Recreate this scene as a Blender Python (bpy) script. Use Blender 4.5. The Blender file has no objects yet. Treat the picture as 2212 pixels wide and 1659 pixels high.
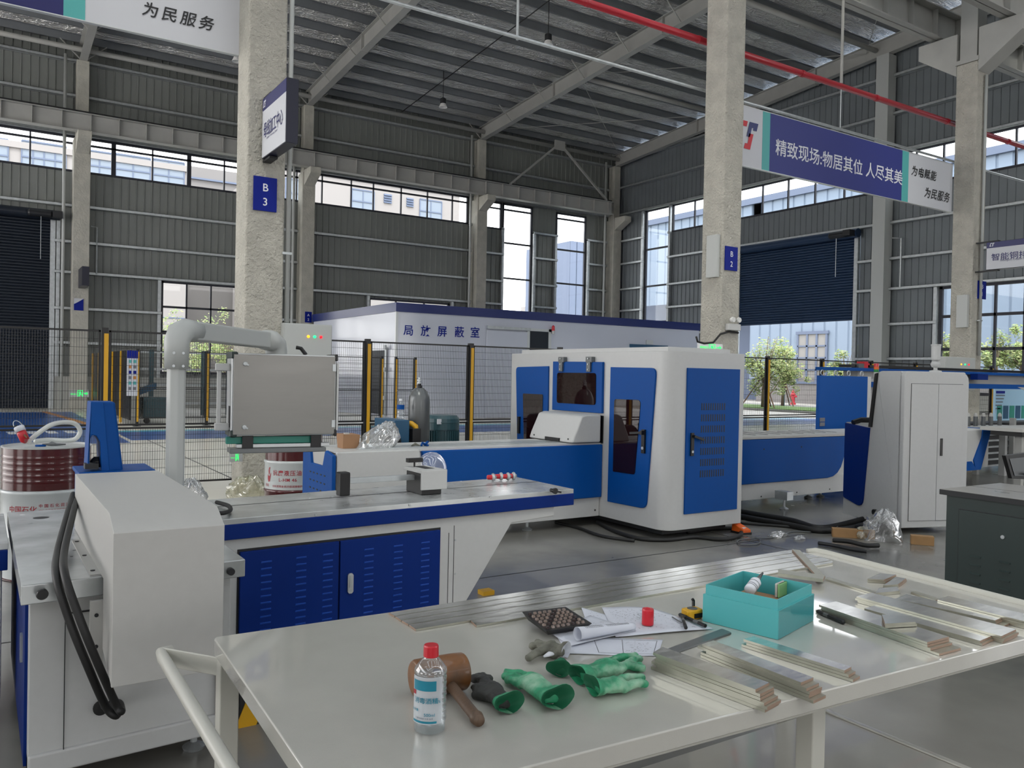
import bpy, math, random
from mathutils import Vector, Matrix
random.seed(7)
SC = bpy.context.scene
COL = SC.collection
PI = math.pi
# ------------------------------------------------------------------ camera
W, H = 2212, 1659
FPX = 1783.4
YAW, PITCH, ROLL = math.radians(32.83), math.radians(-0.674), math.radians(1.162)
EYE = Vector((0, 0, 1.55))
FWD = Vector((math.sin(YAW)*math.cos(PITCH), math.cos(YAW)*math.cos(PITCH), math.sin(PITCH)))
_r = Vector((math.cos(YAW), -math.sin(YAW), 0))
_u = _r.cross(FWD)
RIGHT = _r*math.cos(ROLL) + _u*math.sin(ROLL)
UP = -_r*math.sin(ROLL) + _u*math.cos(ROLL)
cam = bpy.data.cameras.new('camera')
cam.sensor_width = 36.0
cam.lens = FPX/W*36.0
cam.clip_end = 400
camo = bpy.data.objects.new('camera', cam)
camo.matrix_world = Matrix((
    (RIGHT.x, UP.x, -FWD.x, EYE.x), (RIGHT.y, UP.y, -FWD.y, EYE.y),
    (RIGHT.z, UP.z, -FWD.z, EYE.z), (0, 0, 0, 1)))
COL.objects.link(camo)
SC.camera = camo
# ------------------------------------------------------------------ light
SKY = 4.4
w = bpy.data.worlds.new('overcast_sky'); SC.world = w; w.use_nodes = True
nt = w.node_tree; nt.nodes.clear()
wo = nt.nodes.new('ShaderNodeOutputWorld'); bg = nt.nodes.new('ShaderNodeBackground')
tc = nt.nodes.new('ShaderNodeTexCoord'); sx = nt.nodes.new('ShaderNodeSeparateXYZ')
cr = nt.nodes.new('ShaderNodeValToRGB')
cr.color_ramp.elements[0].position = 0.0; cr.color_ramp.elements[0].color = (0.93, 0.90, 0.88, 1)
cr.color_ramp.elements[1].position = 0.7; cr.color_ramp.elements[1].color = (0.88, 0.92, 0.97, 1)
nt.links.new(tc.outputs['Generated'], sx.inputs[0]); nt.links.new(sx.outputs['Z'], cr.inputs[0])
nt.links.new(cr.outputs[0], bg.inputs['Color']); bg.inputs['Strength'].default_value = SKY
nt.links.new(bg.outputs[0], wo.inputs[0])
sun = bpy.data.lights.new('hazy_sun', 'SUN'); sun.energy = 2.2; sun.angle = math.radians(12); sun.color = (1, .95, .86)
so = bpy.data.objects.new('hazy_sun', sun)
so.rotation_euler = Vector((-0.30, -0.62, 0.95)).to_track_quat('Z', 'Y').to_euler()
COL.objects.link(so)
SC.view_settings.view_transform = 'Standard'
SC.view_settings.look = 'None'
SC.view_settings.exposure = 0.17
SC.view_settings.gamma = 1.0
SC.view_settings.use_curve_mapping = False
SC.cycles.max_bounces = 8
SC.cycles.diffuse_bounces = 5
SC.cycles.transparent_max_bounces = 24
SC.cycles.caustics_reflective = False
SC.cycles.caustics_refractive = False
SC.cycles.sample_clamp_indirect = 6.0

# ------------------------------------------------------------------ helpers
def ray(x, y):
    return FWD + RIGHT*((x-W/2)/FPX) - UP*((y-H/2)/FPX)
def _at(ax, v, x, y):
    d = ray(x, y); return EYE + d*((v-EYE[ax])/d[ax])
def zp(x, y, z=0.0): return _at(2, z, x, y)
def yp(x, y, Y): return _at(1, Y, x, y)
def xp(x, y, X): return _at(0, X, x, y)

def lin(h):
    if isinstance(h, (tuple, list)): return tuple(h)[:3]
    h = h.lstrip('#'); c = [int(h[i:i+2], 16)/255 for i in (0, 2, 4)]
    return tuple(v/12.92 if v <= .04045 else ((v+.055)/1.055)**2.4 for v in c)

def mat(name, col, rough=.5, metal=0.0, noise=None, bump=None, spec=.5, coat=0, emis=None, brush=None, alpha=None, trans=0, stain=None):
    """noise=(scale, amount) value mottling; bump=(scale, strength); brush=(scale vec) stretched noise"""
    m = bpy.data.materials.new(name); m.use_nodes = True
    n = m.node_tree.nodes; l = m.node_tree.links
    b = n['Principled BSDF']; c = lin(col)
    b.inputs['Base Color'].default_value = (*c, 1)
    b.inputs['Roughness'].default_value = rough
    b.inputs['Metallic'].default_value = metal
    b.inputs['Specular IOR Level'].default_value = spec
    b.inputs['Coat Weight'].default_value = coat
    if trans: b.inputs['Transmission Weight'].default_value = trans
    if emis:
        b.inputs['Emission Color'].default_value = (*lin(emis[0]), 1); b.inputs['Emission Strength'].default_value = emis[1]
    if noise or bump or brush or stain:
        t = n.new('ShaderNodeTexCoord'); out = t.outputs['Object']
        if brush:
            mp = n.new('ShaderNodeMapping'); mp.inputs['Scale'].default_value = brush
            l.new(out, mp.inputs[0]); out = mp.outputs[0]
        if noise:
            x = n.new('ShaderNodeTexNoise'); x.inputs['Scale'].default_value = noise[0]; x.inputs['Detail'].default_value = 5
            l.new(out, x.inputs['Vector'])
            r = n.new('ShaderNodeMapRange'); r.inputs['From Min'].default_value = .3; r.inputs['From Max'].default_value = .7
            r.inputs['To Min'].default_value = 1-noise[1]; r.inputs['To Max'].default_value = 1+noise[1]*.6
            l.new(x.outputs['Fac'], r.inputs['Value'])
            mx = n.new('ShaderNodeVectorMath'); mx.operation = 'SCALE'; mx.inputs[0].default_value = c
            l.new(r.outputs[0], mx.inputs['Scale']); src = mx.outputs[0]
            if stain:
                s2 = n.new('ShaderNodeTexNoise'); s2.inputs['Scale'].default_value = stain[0]; s2.inputs['Detail'].default_value = 6
                l.new(t.outputs['Object'], s2.inputs['Vector'])
                r2 = n.new('ShaderNodeMapRange'); r2.inputs['From Min'].default_value = .5; r2.inputs['From Max'].default_value = .68
                l.new(s2.outputs['Fac'], r2.inputs['Value'])
                mm = n.new('ShaderNodeMix'); mm.data_type = 'RGBA'
                l.new(r2.outputs[0], mm.inputs[0]); l.new(src, mm.inputs[6]); mm.inputs[7].default_value = (*lin(stain[1]), 1)
                src = mm.outputs[2]
            l.new(src, b.inputs['Base Color'])
            rr = n.new('ShaderNodeMapRange'); rr.inputs['To Min'].default_value = max(.02, rough-.08); rr.inputs['To Max'].default_value = min(1, rough+.08)
            l.new(x.outputs['Fac'], rr.inputs['Value']); l.new(rr.outputs[0], b.inputs['Roughness'])
        if bump:
            y = n.new('ShaderNodeTexNoise'); y.inputs['Scale'].default_value = bump[0]; y.inputs['Detail'].default_value = 6
            l.new(out, y.inputs['Vector'])
            bp = n.new('ShaderNodeBump'); bp.inputs['Strength'].default_value = bump[1]
            bp.inputs['Distance'].default_value = bump[2] if len(bump) > 2 else .01
            l.new(y.outputs['Fac'], bp.inputs['Height']); l.new(bp.outputs[0], b.inputs['Normal'])
    return m

def glass_mat(name, tint, refl=.12, rough=.02, body=0.0, bodycol=(1, 1, 1)):
    m = bpy.data.materials.new(name); m.use_nodes = True
    n = m.node_tree.nodes; l = m.node_tree.links; n.clear()
    o = n.new('ShaderNodeOutputMaterial'); t = n.new('ShaderNodeBsdfTransparent'); g = n.new('ShaderNodeBsdfGlossy')
    mx = n.new('ShaderNodeMixShader'); lw = n.new('ShaderNodeLayerWeight'); lw.inputs['Blend'].default_value = .25
    mp = n.new('ShaderNodeMapRange'); mp.inputs['To Min'].default_value = refl*.5; mp.inputs['To Max'].default_value = min(1, refl*4)
    t.inputs[0].default_value = (*tint, 1); g.inputs['Roughness'].default_value = rough
    l.new(lw.outputs['Facing'], mp.inputs[0]); l.new(mp.outputs[0], mx.inputs[0])
    l.new(t.outputs[0], mx.inputs[1]); l.new(g.outputs[0], mx.inputs[2])
    if body:
        d = n.new('ShaderNodeBsdfDiffuse'); d.inputs[0].default_value = (*bodycol, 1)
        m2 = n.new('ShaderNodeMixShader'); m2.inputs[0].default_value = body
        l.new(mx.outputs[0], m2.inputs[1]); l.new(d.outputs[0], m2.inputs[2]); l.new(m2.outputs[0], o.inputs[0])
    else: l.new(mx.outputs[0], o.inputs[0])
    return m

def wmat(o):
    m = o.matrix_basis.copy()
    while o.parent: o = o.parent; m = o.matrix_basis @ m
    return m

class MB:
    def __init__(s): s.v = []; s.f = []; s.mi = []; s.cur = 0; s.M = None
    def mtl(s, i): s.cur = i; return s
    def vert(s, p):
        p = Vector(p); s.v.append(s.M @ p if s.M else p); return len(s.v)-1
    def face(s, ids): s.f.append(tuple(ids)); s.mi.append(s.cur)
    def quad(s, a, b, c, d): s.face([s.vert(a), s.vert(b), s.vert(c), s.vert(d)]); return s
    def hexa(s, b, t):
        i = [s.vert(p) for p in list(b)+list(t)]; n = len(b)
        s.face(i[:n][::-1]); s.face(i[n:])
        for k in range(n): s.face([i[k], i[(k+1) % n], i[n+(k+1) % n], i[n+k]])
        return s
    def box(s, x0, x1, y0, y1, z0, z1):
        b = [(x0, y0), (x1, y0), (x1, y1), (x0, y1)]
        return s.hexa([(x, y, z0) for x, y in b], [(x, y, z1) for x, y in b])
    def cbox(s, c, sx, sy, sz): return s.box(c[0]-sx/2, c[0]+sx/2, c[1]-sy/2, c[1]+sy/2, c[2]-sz/2, c[2]+sz/2)
    def prism(s, poly, z0, z1): return s.hexa([(x, y, z0) for x, y in poly], [(x, y, z1) for x, y in poly])
    def prismY(s, poly, y0, y1): return s.hexa([(x, y1, z) for x, z in poly], [(x, y0, z) for x, z in poly])   # poly in xz
    def prismX(s, poly, x0, x1): return s.hexa([(x0, y, z) for y, z in poly], [(x1, y, z) for y, z in poly])   # poly in yz
    def ring(s, c, u, v, r, n, r2=None): 
        r2 = r if r2 is None else r2
        return [s.vert(Vector(c)+u*(r*math.cos(2*PI*k/n))+v*(r2*math.sin(2*PI*k/n))) for k in range(n)]
    def tube(s, pts, r, n=10, cap=True, rs=None, flat=1.0):
        pts = [Vector(p) for p in pts]; R = []; pu = None
        for i, p in enumerate(pts):
            t = (pts[min(i+1, len(pts)-1)]-pts[max(i-1, 0)]).normalized()
            if pu is None:
                a = Vector((0, 0, 1)) if abs(t.z) < .9 else Vector((1, 0, 0))
                u = a.cross(t).normalized()
            else: u = (pu - t*pu.dot(t)).normalized()
            v = t.cross(u); pu = u
            rr = rs[i] if rs else r
            R.append(s.ring(p, u, v, rr, n, rr*flat))
        for a, b in zip(R, R[1:]):
            for k in range(n): s.face([a[k], a[(k+1) % n], b[(k+1) % n], b[k]])
        if cap: s.face(R[0][::-1]); s.face(R[-1])
        return s
    def bar(s, a, b, w, h=None, up=(0, 0, 1)):
        a = Vector(a); b = Vector(b); h = w if h is None else h
        t = (b-a).normalized(); up = Vector(up)
        if abs(t.dot(up)) > .95: up = Vector((0, 1, 0)) if abs(t.y) < .9 else Vector((1, 0, 0))
        u = up.cross(t).normalized(); v = t.cross(u)
        q = [(-w/2, -h/2), (w/2, -h/2), (w/2, h/2), (-w/2, h/2)]
        return s.hexa([a+u*x+v*y for x, y in q], [b+u*x+v*y for x, y in q])
    def lathe(s, c, prof, n=32, cap=True, axis='z'):
        c = Vector(c)
        ax = {'z': (Vector((1, 0, 0)), Vector((0, 1, 0)), Vector((0, 0, 1))), 'y': (Vector((1, 0, 0)), Vector((0, 0, -1)), Vector((0, 1, 0))),
              'x': (Vector((0, 1, 0)), Vector((0, 0, 1)), Vector((1, 0, 0)))}[axis] if isinstance(axis, str) else axis
        R = [s.ring(c+ax[2]*z, ax[0], ax[1], max(r, 1e-4), n) for r, z in prof]
        for a, b in zip(R, R[1:]):
            for k in range(n): s.face([a[k], a[(k+1) % n], b[(k+1) % n], b[k]])
        if cap: s.face(R[0][::-1]); s.face(R[-1])
        return s
    def grid(s, P):     # P[i][j] points
        I = [[s.vert(p) for p in row] for row in P]
        for a, b in zip(I, I[1:]):
            for k in range(len(a)-1): s.face([a[k], a[k+1], b[k+1], b[k]])
        return s
    def build(s, name, m, parent=None, bevel=0, smooth=False, seg=2, solid=0, sub=0, local=False):
        me = bpy.data.meshes.new(name)
        V = s.v
        o = bpy.data.objects.new(name, me); COL.objects.link(o)
        if parent is not None:
            o.parent = parent
            if not local:
                inv = wmat(parent).inverted(); V = [inv @ p for p in V]
        elif not local:
            xs = [p.x for p in V]; ys = [p.y for p in V]; zs = [p.z for p in V]
            og = Vector(((min(xs)+max(xs))/2, (min(ys)+max(ys))/2, min(zs)))
            o.location = og; V = [p-og for p in V]
        me.from_pydata([tuple(p) for p in V], [], s.f)
        ms = m if isinstance(m, (list, tuple)) else [m]
        for x in ms: me.materials.append(x)
        if len(ms) > 1:
            for p, i in zip(me.polygons, s.mi): p.material_index = i
        if smooth:
            for p in me.polygons: p.use_smooth = True
        me.update()
        if solid:
            md = o.modifiers.new('solid', 'SOLIDIFY'); md.thickness = solid
        if sub:
            md = o.modifiers.new('sub', 'SUBSURF'); md.levels = sub; md.render_levels = sub
        if bevel:
            md = o.modifiers.new('bevel', 'BEVEL'); md.width = bevel; md.segments = seg; md.limit_method = 'ANGLE'; md.angle_limit = math.radians(35)
            if not smooth:
                for p in me.polygons: p.use_smooth = True
            md.harden_normals = True
        if smooth == 'auto':
            wn = o.modifiers.new('wn', 'WEIGHTED_NORMAL')
        return o

LABELS = {}
def thing(name, label, cat, loc=(0, 0, 0), rz=0, group=None):
    o = bpy.data.objects.new(name, None); COL.objects.link(o)
    o.empty_display_size = .1
    o.location = loc; o.rotation_euler = (0, 0, rz); tag(o, label, cat, group); return o
def tag(o, label=None, cat=None, group=None, kind=None):
    if label: o['label'] = label
    if cat: o['category'] = cat
    if group: o['group'] = group
    if kind: o['kind'] = kind
    return o
def struct(o): o['kind'] = 'structure'; return o
def sroot(name, loc=(0, 0, 0)):
    o = bpy.data.objects.new(name, None); COL.objects.link(o); o.location = loc; o['kind'] = 'structure'; return o
def dup(root, loc=None, rot=None, label=None, group=None):
    def cp(o, par):
        c = o.copy(); COL.objects.link(c); c.parent = par
        for ch in [x for x in KIDS.get(o.name, [])]: cp(ch, c)
        return c
    KIDS = {}
    for x in COL.objects:
        if x.parent: KIDS.setdefault(x.parent.name, []).append(x)
    r = cp(root, None)
    if loc is not None: r.location = loc
    if rot is not None: r.rotation_euler = rot if hasattr(rot, '__len__') else (0, 0, rot)
    if label: r['label'] = label
    if group: r['group'] = group
    return r
def bx(name, x0, x1, y0, y1, z0, z1, m, parent=None, bevel=0):
    return MB().box(x0, x1, y0, y1, z0, z1).build(name, m, parent, bevel)

def text(name, body, org, rgt, up, size, m, parent=None, bold=0, shear=0, align='LEFT', spacing=1.0, wrap=None, sx=1.0, lines=1.0, lift=.002):
    """writing laid on a surface: org corner, rgt/up unit vectors; wrap=(centre, radius, angle0) bends it round a vertical drum"""
    cu = bpy.data.curves.new(name, 'FONT'); cu.body = body; cu.size = size; cu.offset = bold*size; cu.shear = shear
    cu.align_x = align; cu.space_character = spacing; cu.space_line = lines; cu.resolution_u = 3
    to = bpy.data.objects.new('tmp', cu); COL.objects.link(to)
    bpy.context.view_layer.update()
    me = bpy.data.meshes.new_from_object(to.evaluated_get(bpy.context.evaluated_depsgraph_get()))
    bpy.data.objects.remove(to); bpy.data.curves.remove(cu)
    rgt = Vector(rgt).normalized(); up = Vector(up).normalized(); nrm = rgt.cross(up); org = Vector(org)
    inv = wmat(parent).inverted() if parent else Matrix.Identity(4)
    for v in me.vertices:
        if wrap:
            c, R, a0 = wrap; a = a0+v.co.x*sx/R
            p = Vector((c[0]+(R+lift)*math.cos(a), c[1]+(R+lift)*math.sin(a), org.z+v.co.y))
        else: p = org+rgt*(v.co.x*sx)+up*v.co.y+nrm*lift
        v.co = inv @ p
    me.name = name; me.materials.clear(); me.materials.append(m)
    o = bpy.data.objects.new(name, me); COL.objects.link(o)
    if parent: o.parent = parent
    return o

# ------------------------------------------------------------------ materials
M = {}
M['concrete'] = mat('column_concrete', '#b0aea4', .85, noise=(3, .14), bump=(14, .6, .03))
M['rough_conc'] = mat('rough_concrete', '#b7b4aa', .9, noise=(4, .14), bump=(26, .9, .05))
M['floor'] = mat('power_floated_floor', '#82807a', .22, noise=(1.1, .22), spec=.5, stain=(.7, '#5d5d5b'))
M['tile'] = mat('pale_epoxy_floor', '#e4e1d8', .25, noise=(.5, .06))
M['bluefloor'] = mat('blue_floor_paint', '#1d4f97', .3, noise=(1, .12))
M['cyanfloor'] = mat('cyan_floor_line', '#4fb0c0', .3)
M['ltblue'] = mat('pale_blue_floor_line', '#9fc4dc', .35)
M['whiteline'] = mat('white_floor_paint', '#d6d8d8', .4)
M['orangeline'] = mat('orange_floor_paint', '#b8793a', .4)
M['clad'] = mat('wall_cladding', '#7d807d', .5, metal=.2, noise=(.7, .1))
M['cladB'] = mat('wall_cladding_b', '#73797d', .5, metal=.2, noise=(.7, .1))
M['galv'] = mat('galvanised_steel', '#b9bec0', .38, metal=.65, noise=(9, .15))
M['steel'] = mat('painted_grey_steel', '#a2a29e', .5, noise=(2, .08))
M['steel2'] = mat('painted_purlin_grey', '#6c7074', .5, noise=(2, .1))
M['foil'] = None
M['dark'] = mat('dark_metal', '#15171b', .5)
M['black'] = mat('black_plastic', '#0c0c0e', .4)
M['rubber'] = mat('black_rubber', '#141414', .55)
M['navyframe'] = mat('dark_window_frame', '#22242f', .5)
M['white'] = mat('white_powder_coat', '#bdbebd', .42, noise=(30, .02))
M['cream'] = mat('cream_powder_coat', '#b6b5b1', .45, noise=(20, .03))
M['offw'] = mat('off_white_paint', '#b0b3b1', .4)
M['blue'] = mat('machine_blue', '#004892', .5, noise=(20, .04), spec=.2)
M['navy'] = mat('deep_blue_panel', '#002670', .5, noise=(20, .04), spec=.18)
M['inox'] = mat('brushed_stainless', '#7e7d7a', .34, metal=.7, noise=(2.5, .08), brush=(1, 1, 6))
M['bed'] = mat('ground_steel_bed', '#bfc2c2', .24, metal=.45, noise=(6, .18))
M['alu'] = mat('anodised_aluminium', '#c2c5c6', .35, metal=.5)
M['yellow'] = mat('safety_yellow', '#cf9d1b', .42)
M['orange'] = mat('orange_plastic', '#e0621c', .45)
M['red'] = mat('red_plastic', '#c01628', .35, coat=.3)
M['drumred'] = mat('oxblood_drum_paint', '#4a1014', .22, coat=.5, noise=(4, .12))
M['drumwhite'] = mat('white_drum_paint', '#c3c8c8', .3, coat=.3, noise=(4, .05))
M['redprint'] = mat('red_print', '#9c2430', .5)
M['blackprint'] = mat('black_print', '#17181c', .6)
M['whiteprint'] = mat('white_print', '#d9dbe2', .5)
M['greyprint'] = mat('grey_print', '#6a6c74', .6)
M['pipe_red'] = mat('red_fire_pipe', '#a5182a', .4, coat=.2)
M['table'] = mat('table_top_enamel', '#bab8b0', .14, noise=(7, .04), bump=(420, .16, .002), coat=1.0)
M['tableleg'] = mat('table_leg_enamel', '#bbbab1', .35)
M['copperbar'] = mat('tinned_copper_bar', '#e6e6e2', .17, metal=.9, noise=(6, .16), brush=(3, 12, 12))
M['baredge'] = mat('copper_cut_edge', '#a08775', .45, metal=.3)
M['dullbar'] = mat('dull_tinned_bar', '#b5b4a6', .32, metal=.7, noise=(14, .15))
M['teal'] = mat('teal_plastic_box', '#4fa9ac', .35, noise=(5, .05))
M['paper'] = mat('printed_paper', '#c9ccd6', .8, noise=(12, .05))
M['wood'] = mat('worn_mallet_wood', '#7a4d23', .45, noise=(9, .35), coat=.2, stain=(6, '#3a2614'))
M['wood2'] = mat('dark_handle_wood', '#5a4636', .5, noise=(9, .25), brush=(20, 20, 3))
M['card'] = mat('brown_cardboard', '#9b7657', .8, noise=(7, .08))
M['timber'] = mat('pine_offcut', '#a07c52', .7, noise=(9, .1))
M['glove'] = mat('green_latex_glove', '#2f9067', .5, noise=(38, .35), stain=(16, '#8fb79c'), bump=(60, .4, .004))
M['gloveblack'] = mat('black_dirty_glove', '#2c2d2b', .6, noise=(24, .3), bump=(60, .4, .004))
M['glovein'] = mat('glove_lining_green', '#0a5a3c', .7)
M['glovedirty'] = mat('grey_dirty_glove', '#6b6b60', .7, noise=(30, .5), bump=(50, .5, .004))
M['greencab'] = mat('dark_green_cabinet', '#22302e', .45, noise=(12, .05))
M['bench_top'] = mat('worn_grey_bench_top', '#8d8a84', .3, noise=(5, .12))
M['motor'] = mat('grey_green_motor', '#2c4d55', .4, noise=(14, .08))
M['petrol'] = mat('petrol_blue_tank', '#0f4a6b', .4)
M['cyl'] = mat('grey_cylinder', '#66696a', .3, metal=.4)
M['rulergreen'] = mat('sea_green_cover', '#1f8474', .35)
M['roomwhite'] = mat('glossy_white_panel', '#c4c8d4', .16, noise=(.6, .03))
M['roomnavy'] = mat('navy_room_trim', '#1b2a66', .3)
M['shutter'] = mat('navy_shutter', '#1c3350', .45, metal=.2)
M['shutterdark'] = mat('black_blue_shutter', '#131c28', .5, metal=.2)
M['masonry'] = mat('plastered_plinth', '#a9aaa6', .8)
M['outclad'] = mat('pale_blue_cladding', '#7c8a9c', .6)
M['outwall'] = mat('cream_render', '#928d8b', .8)
M['outwin'] = mat('distant_window_glass', '#7d8794', .6)
M['outgrey'] = mat('grey_louvre', '#5f6a80', .6)
M['road'] = mat('outdoor_road', '#a29f99', .8, noise=(.3, .08))
M['kerb'] = mat('kerb_stone', '#757573', .8)
M['grass'] = mat('verge_grass', '#55703a', .9, noise=(3, .3))
M['plinth'] = mat('pale_outdoor_plinth', '#787574', .8)
M['leaf'] = mat('tree_leaf', '#7f9450', .6, noise=(1.5, .35))
M['leaf2'] = mat('tree_leaf_yellow', '#a2a76c', .6, noise=(1.5, .35))
M['bark'] = mat('tree_bark', '#6d5f4e', .8)
M['stake'] = mat('timber_stake', '#5b4636', .8)
M['stakeg'] = mat('teal_post', '#1d5a62', .6)
M['hydrant'] = mat('hydrant_red', '#a8303a', .5)
M['added_skylight'] = glass_mat('added_skylight_sheet', (.85, .88, .88), .04)
M['glass'] = glass_mat('window_glass', (.93, .96, .97), .06)
M['smoke'] = glass_mat('smoked_laser_glass', (.10, .035, .04), .10, body=.30, bodycol=(.035, .008, .010))
M['clearplastic'] = glass_mat('clear_plastic_bottle', (.93, .95, .96), .16, .05, body=.06, bodycol=(.8, .85, .88))
M['film'] = glass_mat('crinkled_clear_film', (.93, .94, .94), .30, .12, body=.16, bodycol=(.85, .86, .86))
M['yfilm'] = glass_mat('yellowed_film', (.88, .87, .78), .25, .15, body=.3, bodycol=(.62, .60, .46))
M['water'] = glass_mat('bottle_water', (.9, .93, .94), .1, .02, body=.05, bodycol=(.8, .85, .9))
M['green_led'] = mat('green_lamp', '#00d070', .3, emis=('#19e07c', 2.2))
M['exit'] = mat('exit_sign_green', '#20d060', .4, emis=('#30f070', 1.1))
M['amber_led'] = mat('amber_lamp', '#f0a020', .3, emis=('#ffa820', 1.8))
M['red_led'] = mat('red_lamp', '#e01020', .3, emis=('#ff1020', 1.8))
M['sign_navy'] = mat('sign_navy', '#12145a', .4)
M['sign_indigo'] = mat('banner_indigo', '#28317a', .45, noise=(.5, .04))
M['sign_teal'] = mat('banner_teal', '#4fa6a4', .45)
M['sign_white'] = mat('sign_white_face', '#c3c5cb', .4)
M['plate_blue'] = mat('column_plate_blue', '#001a80', .5, spec=.2)
M['lampwhite'] = mat('lamp_reflector_white', '#d8d8d6', .5)
M['cylred'] = mat('red_fire_band', '#b01c28', .4)
def foil_mat():
    m = mat('silver_roof_foil', '#fdfcf8', .21, metal=.6, noise=(1.4, .12))
    n = m.node_tree.nodes; l = m.node_tree.links; b = n['Principled BSDF']
    t = n.new('ShaderNodeTexCoord'); acc = None
    for sc, rot, k in (((.55, 3.0, 1), .45, 1.0), ((.8, 4.2, 1), -.5, .6), ((2.2, 2.2, 2), 0, .45)):
        mp = n.new('ShaderNodeMapping'); mp.inputs['Scale'].default_value = sc; mp.inputs['Rotation'].default_value = (0, 0, rot+PI/2)
        x = n.new('ShaderNodeTexNoise'); x.inputs['Scale'].default_value = 1.5; x.inputs['Detail'].default_value = 4; x.inputs['Distortion'].default_value = 1.2
        l.new(t.outputs['Object'], mp.inputs[0]); l.new(mp.outputs[0], x.inputs['Vector'])
        a = n.new('ShaderNodeMath'); a.operation = 'ABSOLUTE'; s_ = n.new('ShaderNodeMath'); s_.operation = 'SUBTRACT'; s_.inputs[1].default_value = .5
        l.new(x.outputs['Fac'], s_.inputs[0]); l.new(s_.outputs[0], a.inputs[0])
        ad = n.new('ShaderNodeMath'); ad.operation = 'MULTIPLY_ADD'; ad.inputs[1].default_value = k
        l.new(a.outputs[0], ad.inputs[0])
        if acc: l.new(acc, ad.inputs[2])
        else: ad.inputs[2].default_value = 0
        acc = ad.outputs[0]
    bp = n.new('ShaderNodeBump'); bp.inputs['Strength'].default_value = 1.0; bp.inputs['Distance'].default_value = .42
    l.new(acc, bp.inputs['Height']); l.new(bp.outputs[0], b.inputs['Normal'])
    return m
M['foil'] = foil_mat()
# ================================================================== SHELL
YA, XB = 33.9, 28.2
def rbot(y): return 12.43+.0695*(33.6-y)          # underside of the rafters
def corr(mb, axis, c, u0, u1, z0, ztop, inward):
    """ribbed sheet between u0 and u1; rib every .27 m on a fixed grid; ztop may be a function of u"""
    f = ztop if callable(ztop) else (lambda u: ztop)
    us = [(u0, 0)]
    k = math.floor(u0/.27)*.27
    while k < u1:
        for d, h in ((.0, 0), (.012, .03), (.04, .03), (.052, 0)):
            u = k+d
            if u0 < u < u1: us.append((u, h))
        k += .27
    us.append((u1, 0))
    P = []
    for u, h in us:
        v = c+inward*h
        P.append([(u, v, z0), (u, v, f(u))] if axis == 'y' else [(v, u, z0), (v, u, f(u))])
    mb.grid(P)
def split(u0, u1, ops):
    e = sorted({u0, u1, *[o[0] for o in ops], *[o[1] for o in ops]}); e = [x for x in e if u0 <= x <= u1]
    return list(zip(e, e[1:]))
def wall(name, axis, c, u0, u1, z0, ztop, ops, m, inward, top=None):
    mb = MB()
    for a, b in split(u0, u1, ops):
        zs = sorted([(o[2], o[3]) for o in ops if o[0] <= a and o[1] >= b]); z = z0
        for p, q in zs:
            if p > z: corr(mb, axis, c, a, b, z, p, inward)
            z = max(z, q)
        corr(mb, axis, c, a, b, z, ztop, inward)
    return mb
def gaps(u0, u1, z, ops):
    bl = sorted([(o[0], o[1]) for o in ops if o[2]-.06 < z < o[3]+.02]); r = []; a = u0
    for p, q in bl:
        if p > a: r.append((a, p))
        a = max(a, q)
    if a < u1: r.append((a, u1))
    return r

floor = MB(); floor.mtl(0).box(-16, 28.25, -14, 8.9, -.2, 0); floor.mtl(1).box(-16, 28.25, 8.9, 34.0, -.2, 0)
floor = struct(floor.build('floor', [M['floor'], M['tile']]))
fj = MB()                                              # saw-cut joints in the slab
for y in (-3.6, .9, 5.35): fj.box(-16, 28, y, y+.012, 0, .0015)
for x in (-4, 1.2, 6.2, 11.3, 17): fj.box(x, x+.012, -14, 8.9, 0, .0015)
for y in (13.5, 18.2, 25.8, 30): fj.box(-16, 28, y, y+.02, 0, .0015)
for x in (3, 7.2, 11.3, 15.5, 19.6, 24): fj.box(x, x+.02, 8.9, 33.5, 0, .0015)
fj.build('joint', M['dark'], floor)
mk = MB(); mk.mtl(0).box(2.7, 28.2, 18.9, 21.3, .001, .004); mk.mtl(1).box(2.7, 16, 21.3, 21.75, .001, .004); mk.mtl(2).box(16, 28.2, 21.3, 22.2, .001, .004)
mk.mtl(0).box(-6, 2.6, 18.3, 31.2, .001, .004)
mk.mtl(3)
for i in range(-9, 3):
    x = i*.38+.95; mk.prism([(x, 21.25), (x+.2, 21.25), (x+.15, 22.0), (x-.05, 22.0)], .004, .007)
mk.box(-6, 2.6, 31.0, 31.15, .004, .007)
mk.mtl(4).prism([(1.72, 31.2), (1.9, 31.2), (2.75, 21.8), (2.55, 21.8)], .004, .008)
struct(mk.build('trim_1', [M['bluefloor'], M['cyanfloor'], M['ltblue'], M['whiteline'], M['orangeline']]))

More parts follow.
